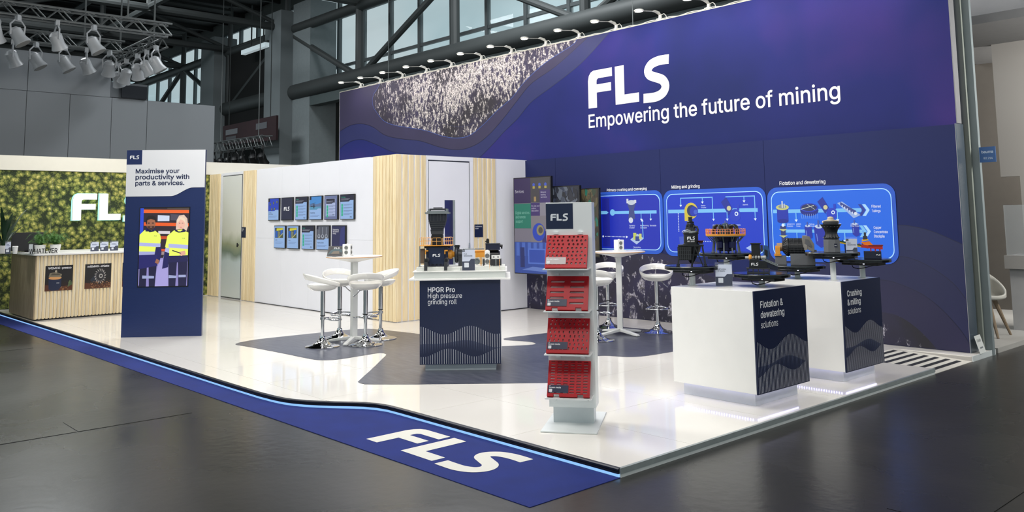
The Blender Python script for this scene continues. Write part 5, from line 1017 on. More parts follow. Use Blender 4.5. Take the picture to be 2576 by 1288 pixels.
def holder(name, lab, M, w_, h_, title, group=None, split=.42, flat=None, qr=True):
    t = thing(name, lab, 'leaflet holder', (0, 0, 0), 0, group); t.matrix_world = M
    I = Matrix()
    mb = MB(); mb.box(-w_/2-.004, w_/2+.004, -.003, -.001, 0, h_+.012); mb.box(-w_/2-.004, w_/2+.004, -.001, .09, 0, .003); mb.box(-w_/2-.004, w_/2+.004, .012, .014, 0, h_+.02); mb.build('acrylic_holder', ACRYL, t, smooth=0)
    MB().box(-w_/2, w_/2, .0005, .008, .004, h_).build('leaflets', mat('leaflet_paper', (206, 212, 226), .5), t, smooth=0)
    q = Print(); q.rect(-w_/2, .004, w_/2, h_, (206, 212, 230)); q.up(); q.poly([(-w_/2, .004), (w_/2, .004), (w_/2, h_*(split+.14)), (w_*.2, h_*(split+.14)), (w_*.05, h_*(split+.02)), (-w_/2, h_*(split+.02))], NVY); q.rect(-w_/2, h_*.89, -w_/2+h_*.13, h_, NVY); q.up()
    if not title:
        for k in range(2): q.rect(-w_*.36, h_*(.765-.075*k), w_*(.16+.16*k), h_*(.80-.075*k), (58, 70, 120))
    for k, l_ in enumerate(title): q.text(l_, -w_*.36, h_*(.76-.085*k), h_*.062, NVY, .02)
    q.logo(-w_/2+h_*.02, h_*.925, h_*.035, WHT); q.rrect(-w_*.34, h_*.16, -w_*.34+h_*.22, h_*.38, h_*.02, (220, 224, 232))
    q.build('leaflet_print', PM((0, -.0001, 0), (1, 0, 0), (0, 0, 1)), t, rough=.4)
    return t
def MZ(x, y, z_, a): return Matrix.Translation((x, y, z_)) @ Matrix.Rotation(a, 4, 'Z')
for k, (px, tt) in enumerate([(239, []), (263, []), (288, [])]):
    y = onX(px, 625, -11.78).y
    holder('leaflet_holder', '%s acrylic leaflet holder of three on the counter beside the navy tower' % ['left', 'middle', 'right'][k], MZ(-11.80+.0*k, y, CH, radians(84)), .125, .155, tt, 'three leaflet holders on the counter')
holder('leaflet_holder', 'navy leaflet in acrylic holder at the far left end of the counter', MZ(-12.0, onX(20, 628, -12.0).y, CH, radians(80)), .075, .19, [])
wt = thing('letter_sign', 'black standing letters WHATEVER at the counter edge', 'sign', (-11.64, 0, CH))
ya, yb = onX(73, 632, -11.64).y, onX(144, 632, -11.64).y
cu = 'WHATEVER'; q = Print(); full = text_geo(cu, .012); k_ = (yb-ya)/(full[3]-full[2]); xx = ya
for i, chh in enumerate(cu):
    g_ = text_geo(chh, .012); adv = text_geo(cu[:i]+'|', .012)[3]-text_geo('|', .012)[3] if i else 0
    mb = MB(); 
    vs, fs, a_, b2 = g_; kk = len(vs); T_ = EAST(0., ya+adv*k_, .004)
    vv = [tuple(T_ @ Vector((v[0]*k_, v[1]*.075, 0))) for v in vs]; v2 = [tuple(T_ @ Vector((v[0]*k_, v[1]*.075, .012))) for v in vs]
    from collections import Counter
    ed = Counter()
    for f in fs:
        for e0, e1 in zip(f, f[1:]+f[:1]): ed[(e0, e1)] += 1
    side = [(e0, e1, e1+kk, e0+kk) for (e0, e1) in ed if (e1, e0) not in ed]
    mb.add(vv+v2, [tuple(reversed(f)) for f in fs]+[tuple(i_+kk for i_ in f) for f in fs]+side); mb.build('letter', BLACK, wt, smooth=0)
MB().box(-.006, .016, ya-.004, yb+.01, 0, .004).build('base_bar', BLACK, wt)
sb = thing('menu_stand', 'narrow clear menu stand at the counter corner before the ferns', 'stand', (-11.75, onX(72, 632, -11.75).y+.03, CH), radians(80))
MB().box(-.028, .028, -.002, .002, 0, .15).build('panel', mat('frosted_acrylic', (214, 220, 222), .2, alpha=.75), sb); MB().box(-.035, .035, -.03, .03, 0, .004).build('foot', ACRYL, sb)

# ================================================================== NAVY TOWER WITH THE PHOTO SCREEN
TA = radians(50.54); tw_ = thing('display_tower', 'tall navy and white advertising tower with a photo screen', 'advertising tower', (-8.54, -.183, 0), TA)
TW, TH = 1.054, 2.505
MB().box(0, TW, 0, .045, 0, TH).build('body', mat('tower_navy', (22, 36, 82), .4, var=.03), tw_, smooth=0)
q = Print(); q.rect(0, 0, TW, TH, (24, 42, 92)); q.up()
for k in range(26):
    yb_ = .03+k*.055; q.line([(TW*t_/12, min(1.85, yb_+.05*sin(t_*.55+k*.12)+.035*k*(t_/12)**2*.4)) for t_ in range(13)], .0016, (32, 54, 108))
q.up(); wave = [(0, TH), (0, 1.875)]+[(.60+.30*t_, 1.875+.115*(3*t_*t_-2*t_**3)) for t_ in [i/14 for i in range(15)]]+[(TW, 1.99), (TW, TH)]
q.poly(wave, (226, 227, 230)); q.up(); q.rect(0, 2.31, .205, TH, (22, 40, 88)); q.up(); q.logo(.042, 2.385, .046, (226, 227, 230))
for k, l_ in enumerate(['Maximise your', 'productivity with', 'parts & services.']): q.text(l_, .125, 2.19-.082*k, .058, (20, 34, 74), .03, width=[.585, .72, .655][k])
q.build('front_print', PM((0, -.0012, 0), (1, 0, 0), (0, 0, 1)), tw_, rough=.42)
scx0, scx1, scz0, scz1 = .207, .855, .668, 1.715
MB().box(scx0-.012, scx1+.012, -.010, -.001, scz0-.012, scz1+.012).build('screen_frame', BLACK, tw_)
q = Print(); q.step = .0003
SX = lambda u: scx0+u*(scx1-scx0); SZ = lambda v: scz0+v*(scz1-scz0)
def sp_(pts, col): q.poly([(SX(a), SZ(b_)) for a, b_ in pts], col)
q.rect(scx0, scz0, scx1, scz1, (92, 84, 120)); q.up()
sp_([(0, .0), (1, 0), (1, .36), (0, .36)], (136, 128, 186)); q.up(); sp_([(.30, 0), (.72, 0), (.6, .34), (.42, .34)], (158, 150, 206)); q.up()
sp_([(0, .36), (1, .36), (1, 1), (0, 1)], (40, 30, 40)); q.up()
sp_([(0, .94), (1, .93), (1, .97), (0, .985)], (226, 96, 36)); sp_([(.08, .775), (1, .76), (1, .80), (.08, .82)], (222, 88, 30)); sp_([(.08, .60), (.6, .60), (.6, .635), (.08, .65)], (190, 70, 30)); sp_([(.35, .45), (.6, .44), (.6, .47), (.35, .48)], (206, 74, 30)); sp_([(.55, .985), (1, .97), (1, 1), (.55, 1)], (70, 60, 56))
sp_([(.36, .83), (.60, .83), (.60, .90), (.36, .91)], (196, 206, 226)); sp_([(.62, .84), (.86, .835), (.86, .91), (.62, .92)], (74, 70, 84)); sp_([(.38, .67), (.62, .665), (.62, .70), (.38, .705)], (206, 200, 206)); sp_([(.40, .40), (.58, .40), (.58, .44), (.40, .44)], (150, 130, 130)); sp_([(0, .56), (.07, .56), (.07, 1), (0, 1)], (40, 70, 200)); q.up()
HV, HVD, NV2, SKN = (226, 240, 96), (186, 206, 70), (26, 24, 84), (150, 98, 74)
# left man
sp_([(.02, .40), (.02, .02), (.0, .0), (.16, 0), (.17, .30), (.20, .30), (.22, .0), (.34, 0), (.38, .40)], (22, 20, 54)); sp_([(.08, .10), (.32, .10), (.32, .13), (.08, .14)], (150, 158, 196)); q.up()
sp_([(.0, .40), (.40, .42), (.44, .60), (.42, .66), (.30, .715), (.10, .72), (.0, .66)], HV); sp_([(.0, .47), (.42, .455), (.42, .485), (.0, .50)], HV); q.up()
sp_([(.0, .515), (.43, .50), (.435, .545), (.0, .56)], (168, 172, 220)); sp_([(.0, .40), (.40, .405), (.40, .44), (.0, .445)], (158, 162, 206)); sp_([(.30, .32), (.42, .30), (.46, .42), (.45, .50), (.34, .50)], NV2); sp_([(.0, .22), (.38, .26), (.38, .40), (.0, .40)], (30, 28, 96)); q.up()
sp_([(.12, .70), (.30, .70), (.33, .75), (.28, .735), (.20, .69), (.14, .75), (.11, .745)], (28, 28, 70)); sp_([(.33, .30), (.40, .28), (.42, .33), (.36, .35)], SKN); q.up()
q.disc(SX(.225), SZ(.80), .062, (150, 96, 70), 18, ry=.082); q.up(); sp_([(.15, .77), (.30, .77), (.29, .735), (.225, .715), (.16, .735)], (64, 40, 34)); sp_([(.12, .80), (.12, .86), (.17, .90), (.25, .905), (.32, .88), (.335, .83), (.325, .81), (.30, .845), (.22, .86), (.15, .845), (.14, .79)], (24, 18, 20)); q.up()
sp_([(.16, .815), (.20, .815), (.20, .80), (.16, .80)], (50, 32, 30)); sp_([(.245, .815), (.285, .815), (.285, .80), (.245, .80)], (50, 32, 30)); sp_([(.21, .76), (.25, .76), (.245, .752), (.215, .752)], (190, 140, 120))
# right woman
sp_([(.60, .38), (.62, .0), (.76, 0), (.78, .30), (.80, .30), (.82, .0), (.98, .0), (1, .40)], (24, 22, 60)); sp_([(.62, .10), (.78, .10), (.78, .13), (.62, .14)], (150, 158, 196)); sp_([(.82, .11), (.97, .11), (.97, .14), (.82, .14)], (150, 158, 196)); q.up()
sp_([(.60, .38), (1, .39), (1, .68), (.86, .72), (.70, .71), (.57, .64), (.53, .50), (.58, .47)], HV); q.up(); sp_([(.60, .49), (1, .47), (1, .52), (.60, .54)], (168, 172, 220)); sp_([(.50, .36), (.60, .34), (.62, .48), (.54, .49)], (168, 172, 220)); sp_([(.48, .22), (.60, .24), (.62, .42), (.52, .44)], NV2); sp_([(.60, .30), (1, .31), (1, .385), (.60, .385)], (28, 26, 74)); q.up()
sp_([(.72, .70), (.94, .69), (.94, .74), (.85, .70), (.80, .68), (.74, .745)], (28, 28, 70)); sp_([(.80, .43), (.94, .45), (.96, .40), (.86, .38)], (214, 160, 140)); sp_([(.68, .46), (.86, .42), (.86, .41), (.68, .445)], (40, 36, 50)); q.up()
sp_([(.74, .72), (.75, .84), (.80, .90), (.90, .91), (.97, .86), (.99, .76), (.96, .70), (.90, .73), (.78, .72)], (216, 190, 170)); q.up(); q.disc(SX(.845), SZ(.795), .055, (226, 176, 156), 18, ry=.075); q.up(); sp_([(.765, .80), (.77, .86), (.84, .885), (.92, .86), (.94, .78), (.90, .83), (.83, .85)], (226, 204, 178)); sp_([(.80, .805), (.83, .805), (.83, .797), (.80, .797)], (110, 70, 60)); sp_([(.86, .805), (.89, .805), (.89, .797), (.86, .797)], (110, 70, 60)); sp_([(.825, .752), (.865, .752), (.86, .745), (.83, .745)], (196, 90, 90))
q.text('FLS', SX(.30), SZ(.635), .014, (30, 40, 60), .01); q.text('FLS', SX(.88), SZ(.60), .014, (30, 40, 60), .01)
q.build('screen', PM((0, -.0108, 0), (1, 0, 0), (0, 0, 1)), tw_, emit=.95, label='lit photo of two workers in yellow shirts')

# ================================================================== WALL MONITORS
def mon_content(q, k, w_, h_):
    B0, Bp, G = (20, 22, 54), (150, 184, 232), (40, 176, 140)
    q.rect(0, 0, w_, h_, Bp); q.up()
    def lines(x0, y0, x1, n_, dy, col=(84, 100, 150)):
        for i in range(n_): q.rect(x0, y0-i*dy, x1-(.15*(x1-x0) if i % 2 else 0), y0-i*dy+h_*.010, col)
    def lst(x0=.08, top=.74):
        for i in range(4): q.rect(w_*x0, h_*(top-.13*(i+1)), w_*(x0+.13), h_*(top-.13*i-.01), G); q.rect(w_*(x0+.18), h_*(top-.13*i-.04), w_*.9, h_*(top-.13*i-.025), (90, 110, 150)); q.rect(w_*(x0+.18), h_*(top-.13*i-.075), w_*.7, h_*(top-.13*i-.062), (110, 130, 170))
    if k in (0, 3, 9):
        c_ = [(34, 66, 190), (70, 140, 210), (82, 86, 100)][(0, 3, 9).index(k)]
        q.rect(0, h_*.42, w_, h_, c_); q.up()
        if k == 0:
            for a, b_ in ((.18, .74), (.52, .80), (.85, .84), (.35, .50), (.62, .52)): q.disc(w_*a, h_*b_, w_*.07, (60, 66, 60), 10, ry=h_*.07); q.up(); q.disc(w_*a-.004, h_*b_, w_*.035, (130, 140, 80), 10, ry=h_*.05)
        if k == 3: q.poly([(0, .62*h_), (.3*w_, .70*h_), (.6*w_, .66*h_), (w_, .72*h_), (w_, .55*h_), (0, .55*h_)], (90, 116, 160)); q.up(); q.rect(0, .42*h_, w_, .55*h_, (86, 150, 186)); q.up(); q.rect(.1*w_, .55*h_, .5*w_, .585*h_, (34, 42, 60)); q.rect(.34*w_, .48*h_, .42*w_, .66*h_, (30, 38, 54)); q.line([(.0, .66*h_), (.5*w_, .72*h_)], .006, (44, 54, 74))
        if k == 9:
            for a in (.2, .5, .8): q.disc(w_*a, h_*.56, w_*.11, (170, 178, 190), 12, ry=h_*.09); q.up(); q.disc(w_*a, h_*.57, w_*.06, (70, 76, 90), 12, ry=h_*.05); q.rect(w_*a-.008, h_*.62, w_*a+.008, h_*.95, (150, 158, 172))
        q.up(); q.poly([(w_*.62, h_*.42), (w_*.72, h_*.47), (w_, h_*.47), (w_, h_*.40), (w_*.62, h_*.40)], Bp); q.rect(0, h_*.86, w_*.16, h_, B0); q.up()
        if k == 0: q.text('Crushing', w_*.07, h_*.32, h_*.045, NVY, .01); q.text('and conveying', w_*.07, h_*.25, h_*.045, NVY, .01)
        else: q.text('Dewatering' if k == 3 else 'Hydrocyclones', w_*.09, h_*.26, h_*.055, NVY, .01)
        lines(w_*.08, h_*.17, w_*.85, 2, h_*.05)
    elif k == 1: q.rect(0, 0, w_, h_, (28, 32, 66)); q.up(); q.logo(w_*.24, h_*.42, h_*.17, WHT, .52*w_/(2.66*h_*.17))
    elif k in (2, 5, 8):
        q.poly([(0, h_*.72), (w_*.66, h_*.72), (w_*.74, h_*.78), (w_, h_*.78), (w_, h_), (0, h_)], B0); q.up(); q.text('Technology' if k == 5 else 'Insights', w_*.06, h_*.89, h_*.045, G, .01); lines(w_*.06, h_*.83, w_*.72, 2, h_*.04, (200, 205, 220)); lst(.08, .64); q.logo(w_*.74, h_*.05, h_*.055, NVY)
    elif k == 4:
        q.rect(0, 0, w_, h_, (104, 116, 158)); q.up(); q.rect(w_*.1, h_*.12, w_*.86, h_*.88, (170, 184, 222)); q.up(); q.poly([(w_*.13, h_*.66), (w_*.6, h_*.66), (w_*.67, h_*.70), (w_*.83, h_*.70), (w_*.83, h_*.87), (w_*.13, h_*.87)], B0); q.up(); lines(w_*.17, h_*.76, w_*.7, 2, h_*.04, (190, 196, 214)); lst(.17, .60); q.logo(w_*.66, h_*.16, h_*.05, NVY)
    elif k in (6, 7):
        q.rect(w_*.08, h_*.46, w_*.86, h_*.93, (72, 84, 60)); q.up(); q.rect(w_*.12, h_*.48, w_*.32, h_*.78, (30, 92, 190)); q.rect(w_*.60, h_*.60, w_*.80, h_*.84, (30, 92, 190)); q.poly([(w_*.22, h_*.78), (w_*.84, h_*.84), (w_*.84, h_*.92), (w_*.22, h_*.90)], (214, 206, 60)); q.poly([(w_*.36, h_*.46), (w_*.50, h_*.46), (w_*.56, h_*.74), (w_*.36, h_*.78)], (120, 126, 110)); q.line([(w_*.46, h_*.47), (w_*.80, h_*.66)], .016, (196, 190, 110)); q.rect(w_*.08, h_*.80, w_*.22, h_*.93, B0); q.up(); q.text('HPGR', w_*.12, h_*.33, h_*.05, NVY, .01); lines(w_*.12, h_*.26, w_*.82, 2, h_*.05)
    else:
        q.rect(0, 0, w_, h_, (34, 38, 84)); q.up(); q.poly([(w_*.6, 0), (w_, 0), (w_, h_), (w_*.7, h_*.9), (w_*.62, h_*.5)], (44, 50, 116)); q.up()
        for i, l_ in enumerate(['Empowering', 'the future of', 'mining']): q.text(l_, w_*.07, h_*(.82-.08*i), h_*.06, WHT, .01)
        q.logo(w_*.08, h_*.08, h_*.06, WHT)
MW, MH, MD = .425, .410, .034
mdesc = ['blue machine photo on the upper row, far left', 'plain navy FLS logo on the upper row', 'dark heading and green list, third on the upper row', 'blue lake photo and the word Dewatering on the upper row', 'grey-blue page with an inset, fifth on the upper row', 'dark heading and green list, right end of the upper row', 'yellow and blue machine photo, left end of the lower row', 'yellow and blue machine photo, second on the lower row', 'dark heading and green list, middle of the lower row', 'grey machine photo and the word Hydrocyclones on the lower row', 'navy Empowering the future page, right end of the lower row']
mx_ = [-11.19, -10.679, -10.154, -9.653, -9.145, -8.639, -10.939, -10.441, -9.911, -9.402, -8.896]
for k, x in enumerate(mx_):
    z0 = 1.525 if k < 6 else 1.024
    t = thing('wall_monitor', 'wall monitor showing '+mdesc[k], 'monitor', (x, YR-.006, z0), 0, 'monitors on the white room wall')
    MB().box(0, MW, -MD, -.002, 0, MH).build('housing', BLACK, t, bevel=.003); MB().box(MW*.3, MW*.7, -.004, .0, MH*.3, MH*.7).build('wall_mount', DGREY, t)
    q = Print(); q.step = .00025; mon_content(q, k, MW-.024, MH-.024); q.build('screen', PM((.012, -MD-.0008, .012), (1, 0, 0), (0, 0, 1)), t, emit=.62)

# ================================================================== THREE HANGING DISPLAYS BY THE INNER CORNER
def big_screen(lab, x0, x1, z0, z1, y, fn, group='tall displays by the inner corner'):
    t = thing('tall_display', lab, 'display', (0, 0, 0), 0, group)
    MB().box(x0, x1, y, y+.05, z0, z1).build('housing', BLACK, t, bevel=.003)
    q = Print(); q.step = .0004; fn(q, x1-x0-.03, z1-z0-.03); q.build('screen', PM((x0+.015, y-.001, z0+.015), (1, 0, 0), (0, 0, 1)), t, emit=.42)
    xm = (x0+x1)/2 if x1 < -5.4 else x0+.11; mb = MB(); mb.box(xm-.04, xm+.04, y+.05, YW-.010, (z0+z1)/2-.05, (z0+z1)/2+.05); mb.box(max(xm-.10, XC+.02), xm+.10, YW-.022, YW-.0102, (z0+z1)/2-.15, (z0+z1)/2+.15); mb.build('wall_arm', DGREY, t)
    return t
def s1(q, w_, h_):
    q.rect(0, 0, w_, h_, (120, 116, 130)); q.up(); c_ = .47*w_
    q.rect(0, .735*h_, c_, h_, (54, 40, 92)); q.rect(0, .47*h_, c_, .73*h_, (30, 132, 112)); q.rect(0, .33*h_, c_, .465*h_, (134, 130, 146)); q.rect(0, 0, w_, .325*h_, (52, 84, 176))
    q.rect(c_, .74*h_, w_, h_, (72, 70, 76)); q.rect(c_+.25*w_, .735*h_, w_, .87*h_, (70, 52, 118)); q.rect(c_, .60*h_, c_+.25*w_, .735*h_, (70, 52, 118)); q.rect(c_+.25*w_, .60*h_, w_, .735*h_, (150, 146, 160)); q.rect(c_, .325*h_, w_, .60*h_, (140, 134, 142)); q.rect(c_+.3*w_, .325*h_, w_, .44*h_, (60, 50, 120)); q.up()
    for a in (.56, .72, .88): q.disc(a*w_, .925*h_, .035*w_, (70, 96, 210), 10); q.rect((a-.03)*w_, .885*h_, (a+.03)*w_, .91*h_, (186, 170, 80))
    q.rect(.56*w_, .75*h_, .62*w_, .80*h_, (180, 150, 100)); q.disc(.68*w_, .43*h_, .17*w_, (40, 74, 200), 22); q.up(); q.disc(.72*w_, .45*h_, .10*w_, (160, 150, 110), 18); q.up(); q.disc(.73*w_, .45*h_, .06*w_, (90, 84, 80), 14)
    for k in range(6): q.rect((.05+.16*k)*w_, .18*h_, (.14+.16*k)*w_, .32*h_, (84, 120, 214))
    q.rect(.38*w_, .10*h_, .86*w_, .26*h_, (92, 128, 226)); q.rect(.16*w_, .06*h_, .28*w_, .27*h_, (34, 50, 120)); q.poly([(.2*w_, .035*h_), (.95*w_, .02*h_), (1*w_, .06*h_), (.5*w_, .07*h_)], (110, 140, 220)); q.up(); q.rect(.41*w_, .115*h_, .83*w_, .245*h_, (50, 84, 190))
    q.text('Services', .03*w_, .845*h_, .05, (216, 214, 228), .004, width=.25*w_); q.text('Digital services', .04*w_, .62*h_, .045, (150, 214, 196), 0, width=.39*w_); q.text('and remote', .04*w_, .575*h_, .045, (150, 214, 196), 0, width=.28*w_); q.text('support', .04*w_, .53*h_, .045, (150, 214, 196), 0, width=.2*w_)
    for i, l_ in enumerate(['Mineral', 'testing', 'services']): q.text(l_, .75*w_, (.835-.025*i)*h_, .026, (214, 210, 232), .003)
    for i, l_ in enumerate(['On site and', 'online', 'education']): q.text(l_, .49*w_, (.695-.025*i)*h_, .026, (214, 210, 232), .003)
def facets(q, w_, h_, cols, n_, seed):
    rnd = random.Random(seed); q.rect(0, 0, w_, h_, cols[0]); q.up()
    for k in range(n_):
        cx, cy, r_ = rnd.uniform(.04, .96)*w_, rnd.uniform(.03, .97)*h_, rnd.uniform(.02, .10)*w_; a0 = rnd.uniform(0, 6); pts = []
        for j in range(5): a = a0+2*pi*j/5; pts.append((min(w_, max(0, cx+r_*cos(a)*rnd.uniform(.5, 1.3))), min(h_, max(0, cy+r_*1.6*sin(a)*rnd.uniform(.5, 1.3)))))
        q.poly(pts, rnd.choice(cols)); q.z += .00001
big_screen('tall display reading Services nearest the white room wall', -6.88, -6.005, .61, 2.175, 5.43, s1)
big_screen('display of dark blue-grey rock between the Services and green rock displays', -6.28, -5.50, .93, 2.01, 5.55, lambda q, w_, h_: facets(q, w_, h_, [(40, 44, 56), (70, 78, 94), (28, 30, 40), (104, 112, 126), (52, 60, 84)], 260, 4))
big_screen('display of green and brown copper rock beside the blue panels', -5.84, -5.22, .90, 1.96, 5.68, lambda q, w_, h_: facets(q, w_, h_, [(74, 66, 50), (96, 84, 62), (52, 48, 38), (40, 120, 100), (110, 100, 70), (60, 74, 52)], 260, 9))

# ================================================================== BAR TABLES, STOOLS, POWER TOWERS
def bar_table(lab, x, y, rz):
    t = thing('bar_table', lab, 'table', (x, y, .003), rz, 'round white bar tables')
    MB().lathe([(.05, .985), (.10, 1.0), (.335, 1.046), (.348, 1.050)], 48).build('underside', WHITE, t, smooth=50)
    MB().lathe([(.348, 1.050), (.353, 1.054), (.350, 1.060)], 48).build('edge_band', mat('ply_edge', (196, 150, 104), .5), t)
    MB().lathe([(.350, 1.060), (.348, 1.064)], 48).build('tabletop', WHITE, t)
    MB().box(-.036, .036, -.036, .036, .05, .99).build('column', mat('white_powder_coat', (222, 223, 220), .35, var=.01), t, bevel=.008)
    for k in range(4):
        a = k*pi/2+pi/4; mb = MB(); mb.T = Matrix.Rotation(a, 4, 'Z'); mb.prismy([(.0, .075), (.0, .035), (.30, .004), (.34, .004), (.34, .022), (.30, .032)], -.026, .026); mb.build('foot', mat('white_powder_coat', (222, 223, 220)), t, bevel=.005)
    return t
bar_table('round white bar table in front of the wall monitors', -5.832, 1.737, radians(-5))
bar_table('round white bar table before the blue process panels', -3.841, 4.505, radians(36.6))
def make_stool(lab):
    t = thing('bar_stool', lab, 'bar stool', (0, 0, .003), 0, 'white bar stools with chrome trumpet feet')
    MB().lathe([(.205, 0), (.207, .006), (.19, .014), (.13, .026), (.075, .05), (.045, .085), (.034, .11), (.032, .13)], 36).build('base', CHROME, t, smooth=60)
    MB().cyl((0, 0, .12), (0, 0, .40), .021, 16).build('lower_tube', CHROME, t); MB().cyl((0, 0, .37), (0, 0, .675), .028, 18).build('upper_tube', CHROME, t); MB().cyl((0, 0, .362), (0, 0, .374), .030, 18).build('collar', BLACK, t)
    pts = [(.0, -.02, .335), (.06, -.03, .335), (.135, -.08, .325), (.15, -.15, .32), (.10, -.205, .318), (.0, -.225, .318), (-.10, -.205, .318), (-.15, -.15, .32), (-.135, -.08, .325), (-.06, -.03, .335)]
    MB().tube([pts[i] for i in range(10)], .009, 8, closed=True).build('footrest', CHROME, t, smooth=60); MB().cyl((0, 0, .32), (0, 0, .35), .032, 18).build('footrest_clamp', CHROME, t)
    MB().tube([(.02, .0, .665), (.07, -.01, .655), (.10, -.02, .62), (.145, -.03, .585)], [.006, .006, .005, .007], 8).build('lever', mat('satin_lever', (150, 152, 156), .25, .9, var=0), t)
    # seat bowl: shell with thickness
    n_ = 40; P = []; F = []
    prof = [(.02, .662), (.10, .666), (.16, .684), (.195, .716), (.207, .744), (.198, .746), (.185, .728), (.15, .704), (.09, .692), (.01, .690)]
    MB().lathe(prof, n_, sy=.93).build('seat', SHELL, t, smooth=70)
    # tilted loop back
    vs = []; fs = []; sec = [(-.012, -1), (.012, -1), (.013, 1), (-.010, 1)]
    for k in range(n_):
        a = 2*pi*k/n_; rear = max(0, .5+.5*sin(a)); f_ = rear**1.1
        cx, cy = (.205+.012*f_)*cos(a), (.19+.035*f_)*sin(a)-.005; cz = .728+.112*f_+.004; hh = .024+.018*f_; nn = Vector((cos(a), sin(a), 0)); tilt = nn*.4*f_
        for (o_, s_) in sec: q_ = Vector((cx, cy, cz))+nn*o_+(Vector((0, 0, 1))+tilt)*hh*s_; vs.append(q_)
    for k in range(n_):
        for j in range(4): fs.append((k*4+j, ((k+1) % n_)*4+j, ((k+1) % n_)*4+(j+1) % 4, k*4+(j+1) % 4))
    ob = MB().add(vs, fs).build('back_loop', SHELL, t, smooth=80); sd = ob.modifiers.new('s', 'SUBSURF'); sd.levels = 1; sd.render_levels = 2
    return t
stools = [('white bar stool nearest the front at left of the monitor table', -5.772, 1.262, 250), ('white bar stool behind the monitor table, left of its column', -6.249, 1.781, 165), ('white bar stool standing in front of the monitor table column', -5.494, 1.691, 330), ('white bar stool beside the monitor table nearest the slatted corner', -5.82, 2.125, 75),
    ('white bar stool half hidden by the red panel rack', -3.67, 3.879, 290), ('white bar stool behind the second bar table at left', -4.362, 4.871, 130), ('white bar stool alone right of the second bar table', -3.575, 4.945, 130)]
st0 = None
for lab, x, y, deg in stools:
    if st0 is None: st0 = make_stool(lab); st0.location = (x, y, .003); st0.rotation_euler = (0, 0, radians(deg-90)); first = st0
    else: copy_tree(st0, (x, y, .003), radians(deg-90), lab)
def power_tower(lab, x, y, rz, z_=1.067, w_=.10, h_=.15, two=True):
    t = thing('power_tower', lab, 'power socket', (x, y, z_), rz, 'white power socket towers')
    MB().box(-w_*.62, w_*.62, -w_*.62, w_*.62, 0, .012).build('base', WHITE, t, bevel=.004); MB().box(-w_/2, w_/2, -w_/2, w_/2, .012, h_).build('body', WHITE, t, bevel=.006); MB().cyl((0, 0, h_), (0, 0, h_+.008), .012).build('button', WHITE, t)
    for f_ in range(2):
        for k in range(2):
            mb = MB(); mb.T = Matrix.Rotation(-pi/2*f_*-1, 4, 'Z') @ Matrix.Translation((0, -w_/2-.0005, .048+.058*k)) @ Matrix.Rotation(pi/2, 4, 'X'); mb.lathe([(.024, 0), (.024, .003), (.020, .003), (.019, .001)], 16); mb.build('socket', mat('socket_grey', (120, 122, 120), .4), t)
            mb = MB(); mb.T = Matrix.Rotation(pi/2*f_, 4, 'Z'); mb.box(-.011, -.006, -w_/2-.005, -w_/2-.003, .045+.058*k, .051+.058*k); mb.box(.006, .011, -w_/2-.005, -w_/2-.003, .045+.058*k, .051+.058*k); mb.build('contact', BLACK, t)
    return t
A1 = radians(58.3); c_, s_ = cos(A1), sin(A1)
power_tower('white power tower on the bar table by the monitors', -5.832-.085*c_, 1.737-.085*s_, A1-radians(18))
tb = thing('tablet', 'tablet leaning on a stand beside the power tower on the bar table', 'tablet', (-5.832-.235*c_, 1.737-.235*s_, 1.067), A1-radians(12))
MZX = Matrix.Rotation(radians(-38), 4, 'X')
mb = MB(); mb.T = Matrix.Translation((0, -.055, .008)) @ MZX; mb.box(-.095, .095, 0, .008, 0, .15); mb.build('case', BLACK, tb)
q = Print(); q.rect(-.088, .006, .088, .144, (22, 22, 26)); q.up(); q.poly([(-.088, .02), (.02, .06), (.088, .05), (.088, .10), (.0, .12), (-.06, .08)], (54, 92, 100)); q.up(); q.poly([(-.05, .03), (.06, .03), (.05, .075), (-.02, .07)], (130, 116, 96)); q.logo(-.02, .105, .026, WHT)
q.build('screen', Matrix.Translation((0, -.055, .008)) @ MZX @ PM((0, -.0008, 0), (1, 0, 0), (0, 0, 1)), tb, emit=.4)
MB().bar((.0, .0, .0), (.0, .04, .07), .05, .004).bar((0, -.05, .003), (0, .03, .003), .05, .004).build('stand', BLACK, tb)
A2 = radians(40.8); power_tower('white power tower on the bar table before the blue panels', -3.841+.01*cos(A2), 4.505+.01*sin(A2), A2+radians(28))

